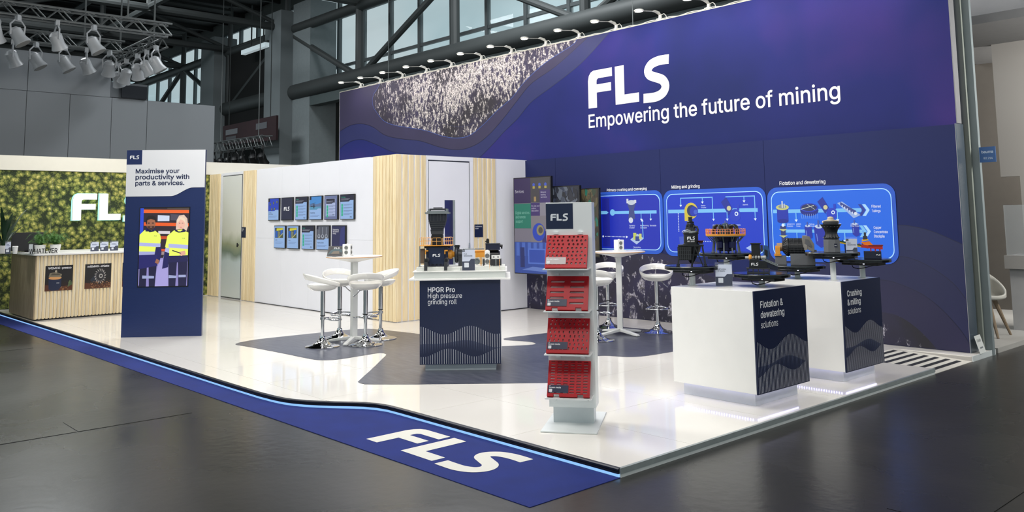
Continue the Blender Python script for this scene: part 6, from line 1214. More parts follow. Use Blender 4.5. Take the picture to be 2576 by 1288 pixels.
# ================================================================== GRINDING ROLL PODIUM
PA = radians(48.13); pod = thing('display_podium', 'navy podium labelled HPGR Pro carrying the grinding roll model', 'podium', (-3.311, 1.427, .0), PA)
MB().box(-.3565, .3565, 0, .66, .003, .07).build('plinth', mat('pale_grey_plinth', (186, 194, 200), .4), pod, smooth=0)
MB().box(-.4075, .4075, -.05, .76, .07, .905).build('body', WHITE, pod, bevel=.002)
MB().box(-.4075, .4075, -.062, -.050, .07, .90).build('graphic_panel', NAVY, pod, smooth=0)
for l_, zz, wd_, b_ in (('HPGR Pro', .785, .275, .02), ('High pressure', .725, .345, .0), ('grinding roll', .665, .29, .0)): q = Print(); q.text(l_, -.325, zz, .047, WHT, b_, width=wd_); q.build('text_line', PM((0, -.0626, 0), (1, 0, 0), (0, 0, 1)), pod)
q = Print()
def waves(q, x0, x1, zb, n_, h1, a1, h2, a2, m1=.13, wl=.0035, per=1.5, ph=1.0):
    for k in range(n_):
        x = x0+(x1-x0)*(k+.5)/n_; t_ = k/n_
        za = h1+a1*cos(2*pi*t_*per+ph); lo_ = zb+.12+.045*sin(t_*5.2-.6)
        q.rect(x-wl/2, za-(za-lo_)*.62, x+wl/2, za, (214, 216, 222)); q.poly([(x-wl/2, za-(za-lo_)*.62), (x, lo_), (x+wl/2, za-(za-lo_)*.62)], (120, 128, 156))
        q.rect(x-wl/2, zb+.006, x+wl/2, h2+a2*cos(2*pi*t_*per+ph+2.6), (214, 216, 222))
waves(q, -.405, .405, .07, 35, .405, .042, .185, .040, per=1.55, ph=.35)
q.build('wave_stripes', PM((0, -.0626, 0), (1, 0, 0), (0, 0, 1)), pod)['kind'] = 'stuff'
MB().box(-.512, .512, -.12, .84, .905, .921).build('tray', WHITE, pod, bevel=.002)
MB().box(-.4635, .4635, -.05, .70, .921, .988).build('upper_plinth', mat('soft_grey_laminate', (208, 212, 208), .4), pod, bevel=.002)
MB().box(-.478, .478, -.065, .715, .984, .992).build('upper_plinth_lid', WHITE, pod)
# the model
md = thing('machine_model', 'scale model of a high pressure grinding roll with tall dark hopper', 'scale model', (-3.311, 1.427, .992), PA)
D = .25; Z0 = -.992
def mz(v): return v+Z0
MB().box(-.45, .457, .02, .48, 0., .036).build('base_block', mat('model_base_white', (216, 218, 212), .4), md, bevel=.002)
MB().box(-.13, .0, -.02, .02, .0, .03).build('front_step', mat('model_base_white', (216, 218, 212)), md)
bz = .036
MB().box(-.362, -.135, D-.09, D+.12, bz, mz(1.235)).build('press_frame', NAVYP, md, bevel=.004)
MB().box(-.385, -.112, D-.05, D+.09, mz(1.215), mz(1.238)).build('deck_beam', NAVYP, md)
MB().prismy(rr_pts(-.332, mz(1.056), -.170, mz(1.225), .008, 3), D-.105, D-.09).build('front_cover', mat('cover_blue_black', (24, 34, 62), .35), md)
q = Print(); q.logo(-.293, mz(1.131), .0265, WHT, 1.12); q.build('logo_print', PM((0, D-.1055, 0), (1, 0, 0), (0, 0, 1)), md)
for k in range(4):
    MB().box(-.325+k*.042, -.305+k*.042, D-.105, D-.08, mz(1.036), mz(1.056)).build('foot_block', NAVYP, md)
for u in (-.345, -.143):
    mb = MB(); mb.cyl((u, .0, mz(1.10)), (u, .17, mz(1.10)), .022, 14); mb.build('hydraulic_cylinder', DGREY, md); MB().cyl((u, -.022, mz(1.10)), (u, .0, mz(1.10)), .014, 14).build('cylinder_cap', BLACK, md)
    MB().box(u-.016, u+.016, -.072, -.055, mz(1.0), mz(1.085)).box(u-.016, u+.016, -.06, .05, mz(1.045), mz(1.085)).build('cylinder_bracket', DGREY, md)
for u0, u1 in ((-.372, -.338), (-.170, -.136)):
    MB().box(u0, u1, D-.115, D-.09, mz(1.185), mz(1.198)).box((u0 if u0 < -.3 else u0)+.0, u0+.010, D-.115, D-.09, mz(1.155), mz(1.19)).build('orange_bracket', GOLD, md)
# hopper
def fr(pts_, y0_, y1_, name, m_, **k): return MB().prismy([(a, mz(b_)) for a, b_ in pts_], y0_, y1_).build(name, m_, md, **k)
fr([(-.319, 1.235), (-.187, 1.235), (-.192, 1.30), (-.190, 1.34), (-.195, 1.36), (-.305, 1.36), (-.312, 1.34), (-.312, 1.30)], D-.06, D+.06, 'hopper_neck', BLACK)
fr([(-.311, 1.36), (-.190, 1.36), (-.187, 1.41), (-.319, 1.41)], D-.066, D+.066, 'hopper_flange', DGREY)
fr([(-.308, 1.405), (-.192, 1.405), (-.168, 1.455), (-.152, 1.52), (-.153, 1.578), (-.337, 1.578), (-.337, 1.52), (-.325, 1.455)], D-.075, D+.075, 'hopper', mat('hopper_blue_black', (18, 24, 36), .5))
for zz, u0, u1 in ((1.43, -.315, -.182), (1.452, -.324, -.172), (1.474, -.33, -.165), (1.496, -.335, -.158)): MB().box(u0, u1, D-.081, D-.074, mz(zz)-.003, mz(zz)+.003).build('hopper_rib', DGREY, md)
for k in range(5): MB().box(-.318+k*.035, -.314+k*.035, D-.081, D-.074, mz(1.50), mz(1.57)).build('hopper_rib', DGREY, md)
MB().box(-.372, -.118, D-.10, D+.10, mz(1.572), mz(1.590)).build('hopper_rim', STEEL, md); MB().box(-.35, -.135, D-.085, D-.065, mz(1.590), mz(1.604)).box(-.35, -.135, D+.065, D+.085, mz(1.590), mz(1.604)).build('top_beam', STEEL, md)
MB().box(-.343, -.325, D-.07, D+.07, mz(1.59), mz(1.625)).box(-.155, -.137, D-.07, D+.07, mz(1.59), mz(1.625)).build('bearing_block', STEEL, md); MB().box(-.329, -.150, D-.06, D+.06, mz(1.610), mz(1.628)).build('top_plate', DGREY, md); MB().box(-.29, -.197, D-.04, D+.04, mz(1.630), mz(1.640)).build('top_cover', BLACK, md)
# gantry with railings
gy0, gy1 = D-.13, D+.13
MB().box(-.427, -.087, gy0, gy1, mz(1.240), mz(1.248)).build('walkway', GOLD, md)
for u in (-.425,): MB().box(u-.004, u+.006, gy0, gy0+.012, bz, mz(1.24)).build('gantry_post', STEEL, md); MB().box(u-.018, u+.02, gy0-.006, gy0+.02, bz, bz+.004).build('post_foot', STEEL, md)
RAILM = mat('rail_orange', (236, 176, 92), .4, var=0)
for u0, u1 in ((-.427, -.385), (-.383, -.303), (-.296, -.201), (-.187, -.102)):
    for yy_ in (gy0, gy1):
        mb = MB(); mb.tube([(u0, yy_, mz(1.248)), (u0, yy_, mz(1.318)), (u0+.008, yy_, mz(1.325)), (u1-.008, yy_, mz(1.325)), (u1, yy_, mz(1.318)), (u1, yy_, mz(1.248))], .0022, 5); mb.cyl((u0, yy_, mz(1.29)), (u1, yy_, mz(1.29)), .0018, 5); mb.cyl(((u0+u1)/2, yy_, mz(1.248)), ((u0+u1)/2, yy_, mz(1.325)), .0018, 5); mb.build('railing', RAILM, md)
for u in (-.427, -.09):
    mb = MB(); mb.cyl((u, gy0, mz(1.325)), (u, gy1, mz(1.325)), .0022, 5); mb.cyl((u, gy0, mz(1.29)), (u, gy1, mz(1.29)), .0018, 5); mb.build('railing', RAILM, md)
MB().box(-.434, -.388, D-.04, D+.06, bz+.03, mz(1.21)).build('side_motor', mat('brown_grey', (112, 92, 74), .5), md)
# drive line
mb = MB(); mb.T = Matrix.Translation((0, D, mz(1.148))) @ Matrix.Rotation(pi/2, 4, 'Y'); mb.lathe([(.05, -.135), (.047, -.10), (.03, -.085), (.026, -.07)], 20); mb.build('yellow_coupling', GOLD, md)
mb = MB(); mb.T = Matrix.Translation((0, D, mz(1.142))) @ Matrix.Rotation(pi/2, 4, 'Y'); mb.lathe([(.035, -.072), (.075, -.066), (.085, -.058), (.085, -.04), (.06, -.03), (.055, .02), (.04, .03)], 24); mb.build('gearbox', mat('gearbox_dark', (34, 38, 46), .4), md)
mb = MB()
for k in range(12): a = 2*pi*k/12; mb.box(-.04, -.034, D+.075*cos(a)-.004, D+.075*cos(a)+.004, mz(1.142)+.075*sin(a)-.004, mz(1.142)+.075*sin(a)+.004)
mb.build('bolt_ring', DGREY, md)['kind'] = 'stuff'
MB().box(-.065, -.02, D-.03, D+.03, mz(1.205), mz(1.245)).box(-.075, -.012, D-.02, D+.02, mz(1.228), mz(1.240)).build('oil_tank', BLACK, md); MB().box(-.03, .012, D-.05, D+.05, bz, mz(1.20)).build('gear_housing', DGREY, md)
mb = MB(); mb.cyl((.01, D, mz(1.175)), (.25, D, mz(1.175)), .014, 12); mb.build('cardan_shaft', GOLD, md); MB().box(.15, .245, D-.03, D+.03, mz(1.115), mz(1.165)).build('orange_guard', GOLD, md); MB().box(.202, .212, D-.03, D-.02, bz, mz(1.12)).build('guard_leg', GOLD, md)
MB().cyl((.02, D-.03, mz(1.202)), (.24, D-.03, mz(1.202)), .005, 8).build('pipe', BLACK, md)
mb = MB(); mb.T = Matrix.Translation((.165, D-.06, mz(1.075))) @ Matrix.Rotation(pi/2, 4, 'X'); mb.lathe([(.034, 0), (.034, .012), (.024, .014), (.022, .004)], 20); mb.build('flywheel', STEEL, md)
MB().box(.225, .42, D-.05, D+.10, bz, mz(1.095)).build('motor_skid', DGREY, md, bevel=.003)
mb = MB(); mb.T = Matrix.Translation((.33, D+.02, mz(1.135))) @ Matrix.Rotation(pi/2, 4, 'Y'); mb.lathe([(.03, -.075), (.05, -.07), (.05, .06), (.035, .075)], 20); mb.build('motor', BLACK, md)
MB().box(.256, .406, D-.05, D+.10, mz(1.188), mz(1.252)).build('cooler_box', NAVYP, md, bevel=.003); MB().box(.252, .41, D-.054, D+.104, mz(1.250), mz(1.258)).build('cooler_lid', DGREY, md)
mb = MB(); mb.cyl((.278, D, mz(1.258)), (.278, D, mz(1.300)), .016, 14); mb.cyl((.278, D, mz(1.300)), (.278, D, mz(1.307)), .010, 12); mb.box(.252, .268, D-.01, D+.01, mz(1.272), mz(1.284)); mb.build('fan_motor', BLACK, md)
MB().cyl((.405, D, mz(1.233)), (.435, D, mz(1.228)), .014, 12).cyl((.425, D, mz(1.20)), (.425, D, mz(1.24)), .008, 8).build('side_motor', BLACK, md)
for u in (.300, .402): MB().cyl((u, -.0+.02, mz(1.0)), (u, .02, mz(1.078)), .0025, 6).cyl((u, .02, mz(1.078)), (u, .09, mz(1.095)), .0025, 6).build('stair_rail', RAILM, md)
mb = MB()
for k in range(4): mb.box(.30, .402, -.018+k*.012, -.004+k*.012, 0, .010+k*.009)
mb.build('steps', mat('model_base_white', (216, 218, 212)), md)
holder('leaflet_holder', 'leaflet holder labelled FLS brochures in front of the grinding roll model', Matrix.Translation((-3.311, 1.427, 0)) @ Matrix.Rotation(PA, 4, 'Z') @ Matrix.Translation((.088, -.045, 1.0-.007)), .128, .178+.035, ['FLS', 'brochures'])
pt_ = power_tower('beige four-socket power tower on the grinding roll podium', 0, 0, 0, w_=.052, h_=.158); pt_.matrix_world = Matrix.Translation((-3.311, 1.427, 1.029)) @ Matrix.Rotation(PA, 4, 'Z') @ Matrix.Translation((.276, .095, 0))
tg = thing('table_sign', 'small white tilted sign with socket pictures on the podium', 'sign', (0, 0, 0)); tg.matrix_world = Matrix.Translation((-3.311, 1.427, 1.029)) @ Matrix.Rotation(PA, 4, 'Z') @ Matrix.Translation((.364, .10, 0))
MB().box(-.046, .046, 0, .004, .072, .112).build('plate', WHITE, tg); MB().box(-.006, .006, .0, .004, 0, .075).build('stem', STEEL, tg); MB().box(-.03, .03, -.01, .02, -.0005, .004).build('foot', STEEL, tg)
q = Print(); [q.disc(-.025+.045*(k % 2)+.003, .098-.012*(k//2), .009, (120, 120, 122), 8, .004) for k in range(4)]; q.build('print', PM((0, -.0006, 0), (1, 0, 0), (0, 0, 1)), tg)

# ================================================================== RED SCREEN MEDIA RACK
RA = radians(35.7); ra = thing('panel_rack', 'tall white rack with FLS logo holding four red sample panels', 'display rack', (-.80, .384, 0), RA)
WR = mat('white_rack_paint', (226, 230, 230), .35, var=.01)
MB().box(-.202, .202, 0, .66, .0008, .012).build('base_plate', WR, ra, bevel=.002)
MB().box(-.150, .152, .27, .40, .012, .14).build('neck', mat('neck_grey_white', (206, 212, 214), .35), ra)
MB().box(-.176, .172, .24, .42, .128, 1.632).build('column', WR, ra, bevel=.002)
q = Print(); q.rect(-.176, 1.434, .030, 1.625, (18, 32, 64)); q.up(); q.logo(-.141, 1.497, .050, (224, 228, 232), 1.0); q.build('logo_print', PM((0, .2388, 0), (1, 0, 0), (0, 0, 1)), ra, rough=.4)
for u in (-.118, .115): MB().cyl((u, .241, .185), (u, .2365, .185), .007, 10).build('screw', STEEL, ra)
def perforated(mb, W_, rows, th):
    """rows: (z0, z1, [(hx, hw)], hh) ; holes are elongated octagons"""
    for (z0, z1, holes, hh) in rows:
        zc = (z0+z1)/2; xs = 0.
        for i, (hx, hw) in enumerate(holes):
            xe = (hx+holes[i+1][0])/2 if i+1 < len(holes) else W_
            c_ = min(hw, hh)*.3; a, b_ = hw/2, hh/2
            oc = [(hx-a+c_, zc-b_), (hx+a-c_, zc-b_), (hx+a, zc-b_+c_), (hx+a, zc+b_-c_), (hx+a-c_, zc+b_), (hx-a+c_, zc+b_), (hx-a, zc+b_-c_), (hx-a, zc-b_+c_)]
            lo_ = [(xs, z0), (xe, z0)]+[(hx+a-c_, zc-b_), (hx-a+c_, zc-b_)]
            quads = [[(xs, z0), (xe, z0), oc[2], oc[1], oc[0], oc[7]], [(xe, z0), (xe, z1), oc[3], oc[2]], [(xe, z1), (xs, z1), oc[6], oc[5], oc[4], oc[3]], [(xs, z1), (xs, z0), oc[7], oc[6]]]
            for y, rev in ((0, False), (th, True)):
                for qd in quads:
                    vs = [(p_[0], y, p_[1]) for p_ in qd]; f = tuple(range(len(vs))); mb.add(vs, [f if not rev else f[::-1]])
            vs = [(p_[0], 0, p_[1]) for p_ in oc]+[(p_[0], th, p_[1]) for p_ in oc]
            mb.add(vs, [(k, k+8, (k+1) % 8+8, (k+1) % 8) for k in range(8)]); xs = xe
    z0, z1 = rows[0][0], rows[-1][1]
    mb.add([(0, 0, z0), (W_, 0, z0), (W_, th, z0), (0, th, z0), (0, 0, z1), (W_, 0, z1), (W_, th, z1), (0, th, z1)], [(0, 3, 2, 1), (4, 5, 6, 7), (1, 2, 6, 5), (3, 0, 4, 7)])
PWD, PHT = .31, .245
def rows_of(kind):
    R_ = []
    if kind in (0, 2):
        n_ = 8
        for r_ in range(n_):
            z0 = PHT*r_/n_; off = .5 if r_ % 2 else 0
            hs_ = [(.022+(k+off*.5)*.0325+(.012 if k > 3 else 0), .0145 if kind == 0 else .010) for k in range(9) if .022+(k+off*.5)*.0325+.012 < PWD-.014]
            R_.append((z0, PHT*(r_+1)/n_, hs_, .018 if kind == 0 else .019))
    elif kind == 1:
        R_.append((0, .012, [(.05, .001)], .0001))
        for r_ in range(5): R_.append((.012+.0425*r_, .012+.0425*(r_+1), [(.079, .106), (.226, .106)], .017))
        R_.append((.2245, PHT, [(.05, .001)], .0001))
    else:
        for r_ in range(12): R_.append((PHT*r_/12, PHT*(r_+1)/12, [(.034+.0485*k, .033) for k in range(6)], .0085))
    return R_
for k, (zb_, zt_, lab) in enumerate([(1.172, 1.400, 'top red panel with round staggered holes and a clear label on the rack'), (.868, 1.094, 'second red panel from top with two columns of long slots'), (.560, .795, 'third red panel from top with small upright staggered slots'), (.252, .487, 'lowest red panel with six columns of short level slots')]):
    t = thing('sample_panel', lab, 'sample panel', (0, 0, 0), 0, 'red sample panels on the white rack')
    d0, d1 = .095, .215; tilt = atan2(d1-d0, zt_-zb_)
    t.matrix_world = Matrix.Translation((-.80, .384, 0)) @ Matrix.Rotation(RA, 4, 'Z') @ Matrix.Translation((-.166, d0, zb_)) @ Matrix.Rotation(-tilt, 4, 'X')
    mb = MB(); perforated(mb, PWD, rows_of(k), .016); mb.build('perforated_plate', RED, t, smooth=0)
    mb = MB(); hL = sqrt((d1-d0)**2+(zt_-zb_)**2)
    mb.box(0, .006, .016, .030, 0, PHT); mb.box(PWD-.006, PWD, .016, .030, 0, PHT); mb.box(0, PWD, .016, .030, PHT-.006, PHT)
    for u in ((.0, .045), (.09, .22), (.265, PWD)) if k % 2 else ((0, PWD),): mb.box(u[0], u[1], -.004, .030, -.020, 0.)
    mb.build('rim', RED, t, smooth=0)
    lb = MB().box(.006, .155, -.004, -.001, .008, .062).build('name_label', mat('clear_label', (214, 204, 204), .08, var=0, alpha=.82) if k == 0 else NAVY, t)
    q = Print(); q.text('Screen media', .014, .040, .0105, WHT, .02, width=.086); q.rrect(.014, .012, .037, .034, .003, (222, 222, 226)); q.logo(.014, .055, .004, WHT); q.build('label_print', PM((0, -.0046, 0), (1, 0, 0), (0, 0, 1)), lb)
    # rack shelf under each panel
    MB().box(-.178, .158, .062, .24, zb_-.034, zb_-.026).build('shelf', WR, ra)
    for u in (-.10, .085): MB().box(u-.018, u+.018, d1+.004, .242, zt_-.005, zt_+.012).build('hook', WR, ra)

# ================================================================== DISPLAY CUBES WITH TURNTABLES
def cube(lab, x0, x1, y0, y1, z0, z1, t1, t2, t3, px0, px1, py0, py1):
    t = thing('display_cube', lab, 'display cube', (0, 0, 0), 0, 'white and navy display cubes')
    MB().box(px0, px1, py0, py1, .0008, z0).build('plinth', mat('cool_white_plinth', (214, 216, 224), .35), t, smooth=0)
    MB().box(x0, x1-.012, y0, y1, z0, z1).build('body', WHITE, t, bevel=.002)
    MB().box(x1-.012, x1, y0+.001, y1-.001, z0-.002, z1+.001).build('graphic_panel', NAVY, t, smooth=0)
    q = Print(); W_ = y1-y0
    for l_, zz, wd_, b_ in ((t1[0], z1-.135, t1[1], .02), (t2[0], z1-.215, t2[1], .02), (t3[0], z1-.295, t3[1], .0)): q.text(l_, y0+.085, zz, .052, WHT, b_, width=wd_); q.build('text_line', EAST(x1+.0008), t); q = Print()
    waves(q, y0+.01, y1-.01, z0, 38, z0+.375, .045, z0+.165, .038, per=1.35, ph=.9)
    q.build('wave_stripes', EAST(x1+.0008), t)['kind'] = 'stuff'
    # light strip with single leds
    ls = MB().box(px0-.012, px1+.012, py0-.012, py1+.012, z0-.010, z0-.001).build('light_strip', mat('led_base', (150, 150, 255), .4, emit=.35, var=0), t); LM_ = mat('led_dot', (225, 225, 255), .4, emit=5., var=0); d0 = None
    pts = [(px0+.015+k*.0245, py0-.013, 0) for k in range(int((px1-px0)/.0245))]+[(px1+.013, py0+.012+k*.0245, 1) for k in range(int((py1-py0)/.0245))]
    for (a, b_, f_) in pts:
        if d0 is None: d0 = MB().box(-.004, .004, -.004, .004, -.011, -.002).build('led', LM_, ls, smooth=0); ob = d0
        else: ob = d0.copy(); COL.objects.link(ob)
        ob.location = (a, b_, z0)
    return t
cube('white cube with navy face reading Flotation & dewatering solutions', -1.068, -.254, 1.963, 2.767, .111, .912, ('Flotation &', .345), ('dewatering', .36), ('solutions', .255), -1.03, -.335, 2.05, 2.70)
cube('white cube with navy face reading Crushing & milling solutions', -1.035, -.229, 3.374, 4.139, .104, .904, ('Crushing', .285), ('& milling', .255), ('solutions', .25), -1.0, -.305, 3.465, 4.08)
def turntable(lab, x, y, zt, zd, r, zbase):
    t = thing('turntable', lab, 'display stand', (x, y, zbase+.0008), 0, 'black round turntables on the display cubes')
    h = zd-zbase-.0008
    MB().lathe([(r*.93, h-.034), (r, h-.030), (r, h-.004), (r*.985, h)], 56).build('disc', mat('black_gloss_disc', (14, 14, 17), .18, var=.1), t); MB().lathe([(r*1.001, h-.008), (r*1.001, h-.005)], 56).build('rim_line', STEEL, t)
    MB().box(-r*.62, r*.72, -r*.35, r*.35, h-.062, h-.034).build('motor_case', BLACK, t, bevel=.004); MB().box(r*.2, r*.25, -r*.355, -r*.35, h-.05, h-.045).build('indicator', LM_dot, t)
    MB().cyl((0, 0, .0), (0, 0, h-.06), .026, 20).build('post', WR, t); MB().cyl((0, 0, 0), (0, 0, .004), .045, 24).build('post_foot', WR, t)
    MB().tube([(-r*.3, -r*.2, h-.06), (-r*.2, -r*.3, h-.085), (0, -r*.32, h-.095), (r*.2, -r*.25, h-.085), (r*.5, -r*.2, h-.062)], .004, 6).build('cable', BLACK, t)
    return t
LM_dot = mat('led_dot', (225, 225, 255))
TT = [('turntable on the front cube carrying the flotation cell model', -.99, 2.169, 1.085, .236, .912), ('lowest turntable on the front cube carrying the roll crusher model', -.484, 2.462, 1.023, .238, .912), ('turntable at the back of the front cube carrying the thickener model', -1.00, 2.72, 1.178, .240, .912),
      ('turntable on the rear cube carrying the ball mill model', -.79, 3.60, 1.030, .262, .904), ('turntable on the rear cube carrying the black crusher model', -.403, 3.561, 1.163, .243, .904), ('turntable on the rear cube carrying the sloping conveyor model', -.345, 4.03, 1.085, .262, .904)]
for a in TT: turntable(a[0], a[1], a[2], None, a[3], a[4], a[5])
def model(lab, x, y, zd, ang, name='machine_model'):
    return thing(name, lab, 'scale model', (x, y, zd+.0008), radians(ang), 'machine scale models on turntables')
# flotation cell
m1 = model('black flotation cell model marked FLS on a four-legged frame', -.99, 2.169, 1.085, 36.)
BP = mat('black_model_plastic', (20, 23, 27), .42, var=.08)
MB().box(-.112, .107, -.09, .09, .168, .180).build('deck', BP, m1)
for sx_ in (-1, 1):
    for sy_ in (-1, 1):
        MB().bar((.095*sx_, .08*sy_, .17), (.118*sx_, .10*sy_, .0), .013).build('leg', BP, m1); MB().box(.118*sx_-.016, .118*sx_+.016, .10*sy_-.012, .10*sy_+.012, 0, .005).build('leg_foot', BP, m1)
MB().bar((.03, -.088, .17), (.0, -.11, 0), .011).build('brace', BP, m1); MB().bar((.03, -.088, .17), (.095, -.105, 0), .008).bar((.0, -.095, .095), (.105, -.095, .095), .008).build('brace', BP, m1)
mb = MB(); mb.prismx([(-.095, .05), (.0, .05), (.0, .165), (-.085, .165)], -.118, .0); mb.build('launder_box', BP, m1)
for k in range(7): MB().box(-.113+k*.0165, -.106+k*.0165, -.101, -.090, .055, .160).build('launder_rib', DGREY, m1)
for k in range(3): MB().box(-.116, -.002, -.100, -.092, .065+k*.032, .069+k*.032).build('launder_rib', DGREY, m1)
MB().lathe([(.015, .02), (.075, .12), (.085, .168)], 24).build('hopper_cone', BP, m1)
MB().lathe([(.070, .180), (.070, .188), (.063, .190), (.063, .272), (.068, .275), (.068, .282)], 36).build('tank', BP, m1)
mb = MB(); rnd = random.Random(4)
for k in range(26): a = 2*pi*k/26; mb.lathe([(.002, 0), (.010, .006), (.008, .014), (.002, .018)], 8, (.058*cos(a), .058*sin(a), .274+rnd.random()*.01))
mb.lathe([(.055, .275), (.05, .30), (.03, .305)], 20); mb.build('froth_ring', mat('grey_froth', (120, 126, 128), .6, var=.2, vs=60), m1, smooth=70)['kind'] = 'stuff'
MB().lathe([(.048, .305), (.044, .33), (.032, .335), (.034, .36), (.030, .365)], 24).build('gear_head', BP, m1); MB().lathe([(.03, .366), (.032, .38), (.018, .386), (.016, .412), (.02, .414), (.018, .424)], 20).build('drive_motor', BP, m1)
for k in range(6): a = 2*pi*k/6+.3; MB().cyl((.036*cos(a), .036*sin(a), .325), (.036*cos(a), .036*sin(a), .35), .008, 10, .006).build('nozzle', DGREY if k % 2 else BP, m1)
MB().tube([(.03, -.02, .34), (.055, -.03, .335), (.062, -.035, .31), (.055, -.04, .285)], .010, 10).build('hose', BP, m1)
mb = MB(); mb.tube([(-.075, -.02, .29), (-.06, -.03, .305), (-.03, -.045, .31), (0, -.05, .305)], .003, 6); mb.build('pipe_rail', mat('pipe_silver', (170, 176, 182), .3, .6), m1)
MB().box(.065, .10, -.03, .02, .188, .20).build('outlet_box', BP, m1); MB().lathe([(.02, .20), (.028, .214), (.024, .216), (.020, .206)], 18, (.083, -.005, 0)).build('outlet_cup', mat('dark_red_cup', (86, 24, 26), .5), m1)
q = Print(); q.step = .00025
def bent(q, r_, name, parent, M=Matrix(), a0=-pi/2):        # wrap a flat print around a vertical cylinder
    me = q.mesh(name, Matrix())
    for v in me.vertices: a = a0+v.co.x/r_; rr_ = r_+v.co.z; v.co = Vector((rr_*cos(a), rr_*sin(a), v.co.y))
    ob = bpy.data.objects.new(name, me); COL.objects.link(ob); ob.parent = parent; return ob
q.logo(-.033, .226, .025, WHT, 1.02); q.text('RFC 2000', -.031, .205, .011, WHT, .03, width=.062); bent(q, .0638, 'logo_print', m1)
# thickener
m2 = model('round thickener model with orange railing and grey legs', -1.00, 2.72, 1.178, 33.7)
MB().lathe([(.05, .012), (.088, .02), (.092, .10), (.105, .145), (.10, .15)], 36).build('tank', mat('deep_blue_tank', (18, 20, 62), .4), m2)
MB().lathe([(.175, .152), (.180, .154), (.180, .166), (.175, .168)], 48).build('walkway_ring', GOLD, m2); MB().lathe([(.17, .144), (.174, .146), (.174, .152)], 40).build('walkway_beam', STEEL, m2)
MB().lathe([(.09, .16), (.172, .163), (.172, .166), (.09, .166)], 40).build('deck', BP, m2)
for k in range(10):
    a = 2*pi*k/10+.15; c_, s_ = cos(a), sin(a)
    mb = MB(); mb.bar((.125*c_, .125*s_, 0), (.112*c_, .112*s_, .09), .012); mb.bar((.112*c_, .112*s_, .088), (.165*c_, .165*s_, .148), .007); mb.bar((.112*c_, .112*s_, .08), (.115*c_, .115*s_, .15), .008); mb.box(.125*c_-.012, .125*c_+.012, .125*s_-.012, .125*s_+.012, 0, .004); mb.build('leg', STEEL, m2)
RO = mat('rail_red_orange', (240, 150, 96), .4, var=0)
for k in range(24):
    a0 = 2*pi*k/24; a1 = 2*pi*(k+.9)/24; P3 = lambda a, z_: (.178*cos(a), .178*sin(a), z_)
    mb = MB(); mb.tube([P3(a0, .168), P3(a0, .212), P3((a0+a1)/2, .216), P3(a1, .212), P3(a1, .168)], .0022, 5); mb.tube([P3(a0, .193), P3((a0+a1)/2, .194), P3(a1, .193)], .0018, 5); mb.tube([P3((a0+a1)/2, .168), P3((a0+a1)/2, .215)], .0016, 5); mb.build('railing', RO, m2)
for k in range(8):
    a = 2*pi*k/8+.2; c_, s_ = cos(a), sin(a)
    MB().tube([(.045*c_, .045*s_, .225), (.06*c_, .06*s_, .243), (.085*c_, .085*s_, .247), (.105*c_, .105*s_, .235), (.112*c_, .112*s_, .20), (.112*c_, .112*s_, .168)], .0125, 10).build('launder_pipe', BP, m2, smooth=60)
MB().lathe([(.05, .166), (.052, .23), (.045, .245), (.03, .25), (.028, .262), (.01, .268)], 24).build('drive_head', mat('blue_grey_head', (44, 66, 78), .45), m2); MB().cyl((0, 0, .265), (0, 0, .29), .004, 8).cyl((.01, 0, .26), (.02, 0, .28), .003, 6).build('mast', STEEL, m2)
for sx_ in (-1, 1): MB().lathe([(.02, .04), (.03, .045), (.03, .10), (.02, .105)], 14, (.05*sx_, -.085, 0)).build('side_vessel', mat('blue_vessel', (20, 24, 70), .35), m2)
# roll crusher / slurry unit
m3 = model('roll crusher model marked FLS with a light grey shaft and slanted track', -.484, 2.462, 1.023, 31.6)
MB().box(-.118, .067, -.06, .06, .0, .010).box(-.122, .071, -.065, .065, .036, .046).build('base_frame', DGREY, m3)
for k in range(5): MB().box(-.116+k*.044, -.108+k*.044, -.062, .062, .01, .036).build('base_rib', DGREY, m3)
MB().prismy([(-.10, .046), (.05, .046), (.045, .10), (-.01, .105), (-.02, .12), (-.095, .12)], -.05, .05).build('body', BP, m3, bevel=.002)
q = Print(); q.logo(-.082, .066, .022, WHT, 1.0); q.build('logo_print', PM((0, -.0508, 0), (1, 0, 0), (0, 0, 1)), m3)
mb = MB(); mb.T = Matrix.Translation((0, -.01, .130)) @ Matrix.Rotation(pi/2, 4, 'Y'); mb.lathe([(.010, -.13), (.012, -.125), (.012, -.05), (.017, -.045), (.017, .02), (.02, .025), (.02, .04), (.012, .045)], 20); mb.build('shaft', mat('light_shaft', (160, 162, 160), .4, .2), m3)
mb = MB(); mb.T = Matrix.Translation((0, -.01, .130)) @ Matrix.Rotation(pi/2, 4, 'Y'); mb.lathe([(.022, -.10), (.028, -.092), (.026, -.078), (.018, -.074)], 18); mb.build('yellow_flange', GOLD, m3)
for u in (-.055, -.03, -.005): 
    mb = MB(); mb.T = Matrix.Translation((u, -.01, .130)) @ Matrix.Rotation(pi/2, 4, 'Y'); mb.lathe([(.020, -.004), (.022, 0), (.020, .004)], 16); mb.build('shaft_collar', BP, m3)
MB().box(-.076, -.002, .02, .08, .12, .245).box(-.084, .006, .012, .088, .245, .253).build('feed_box', BP, m3); MB().box(.0, .02, .02, .06, .18, .235).cyl((.01, .03, .20), (.01, .0, .20), .012, 12).build('feed_valve', DGREY, m3)
MB().prismy([(.022, .12), (.066, .12), (.07, .20), (.06, .23), (.028, .235), (.024, .20)], .02, .05).build('blue_bracket', mat('mid_blue', (44, 84, 134), .4), m3); MB().prismy([(.034, .14), (.056, .14), (.058, .19), (.036, .2)], .012, .019).build('bracket_recess', BP, m3)
mb = MB(); mb.bar((.01, -.045, .118), (.135, -.045, .062), .008, .010); mb.bar((.01, -.01, .128), (.135, -.01, .072), .008, .010)
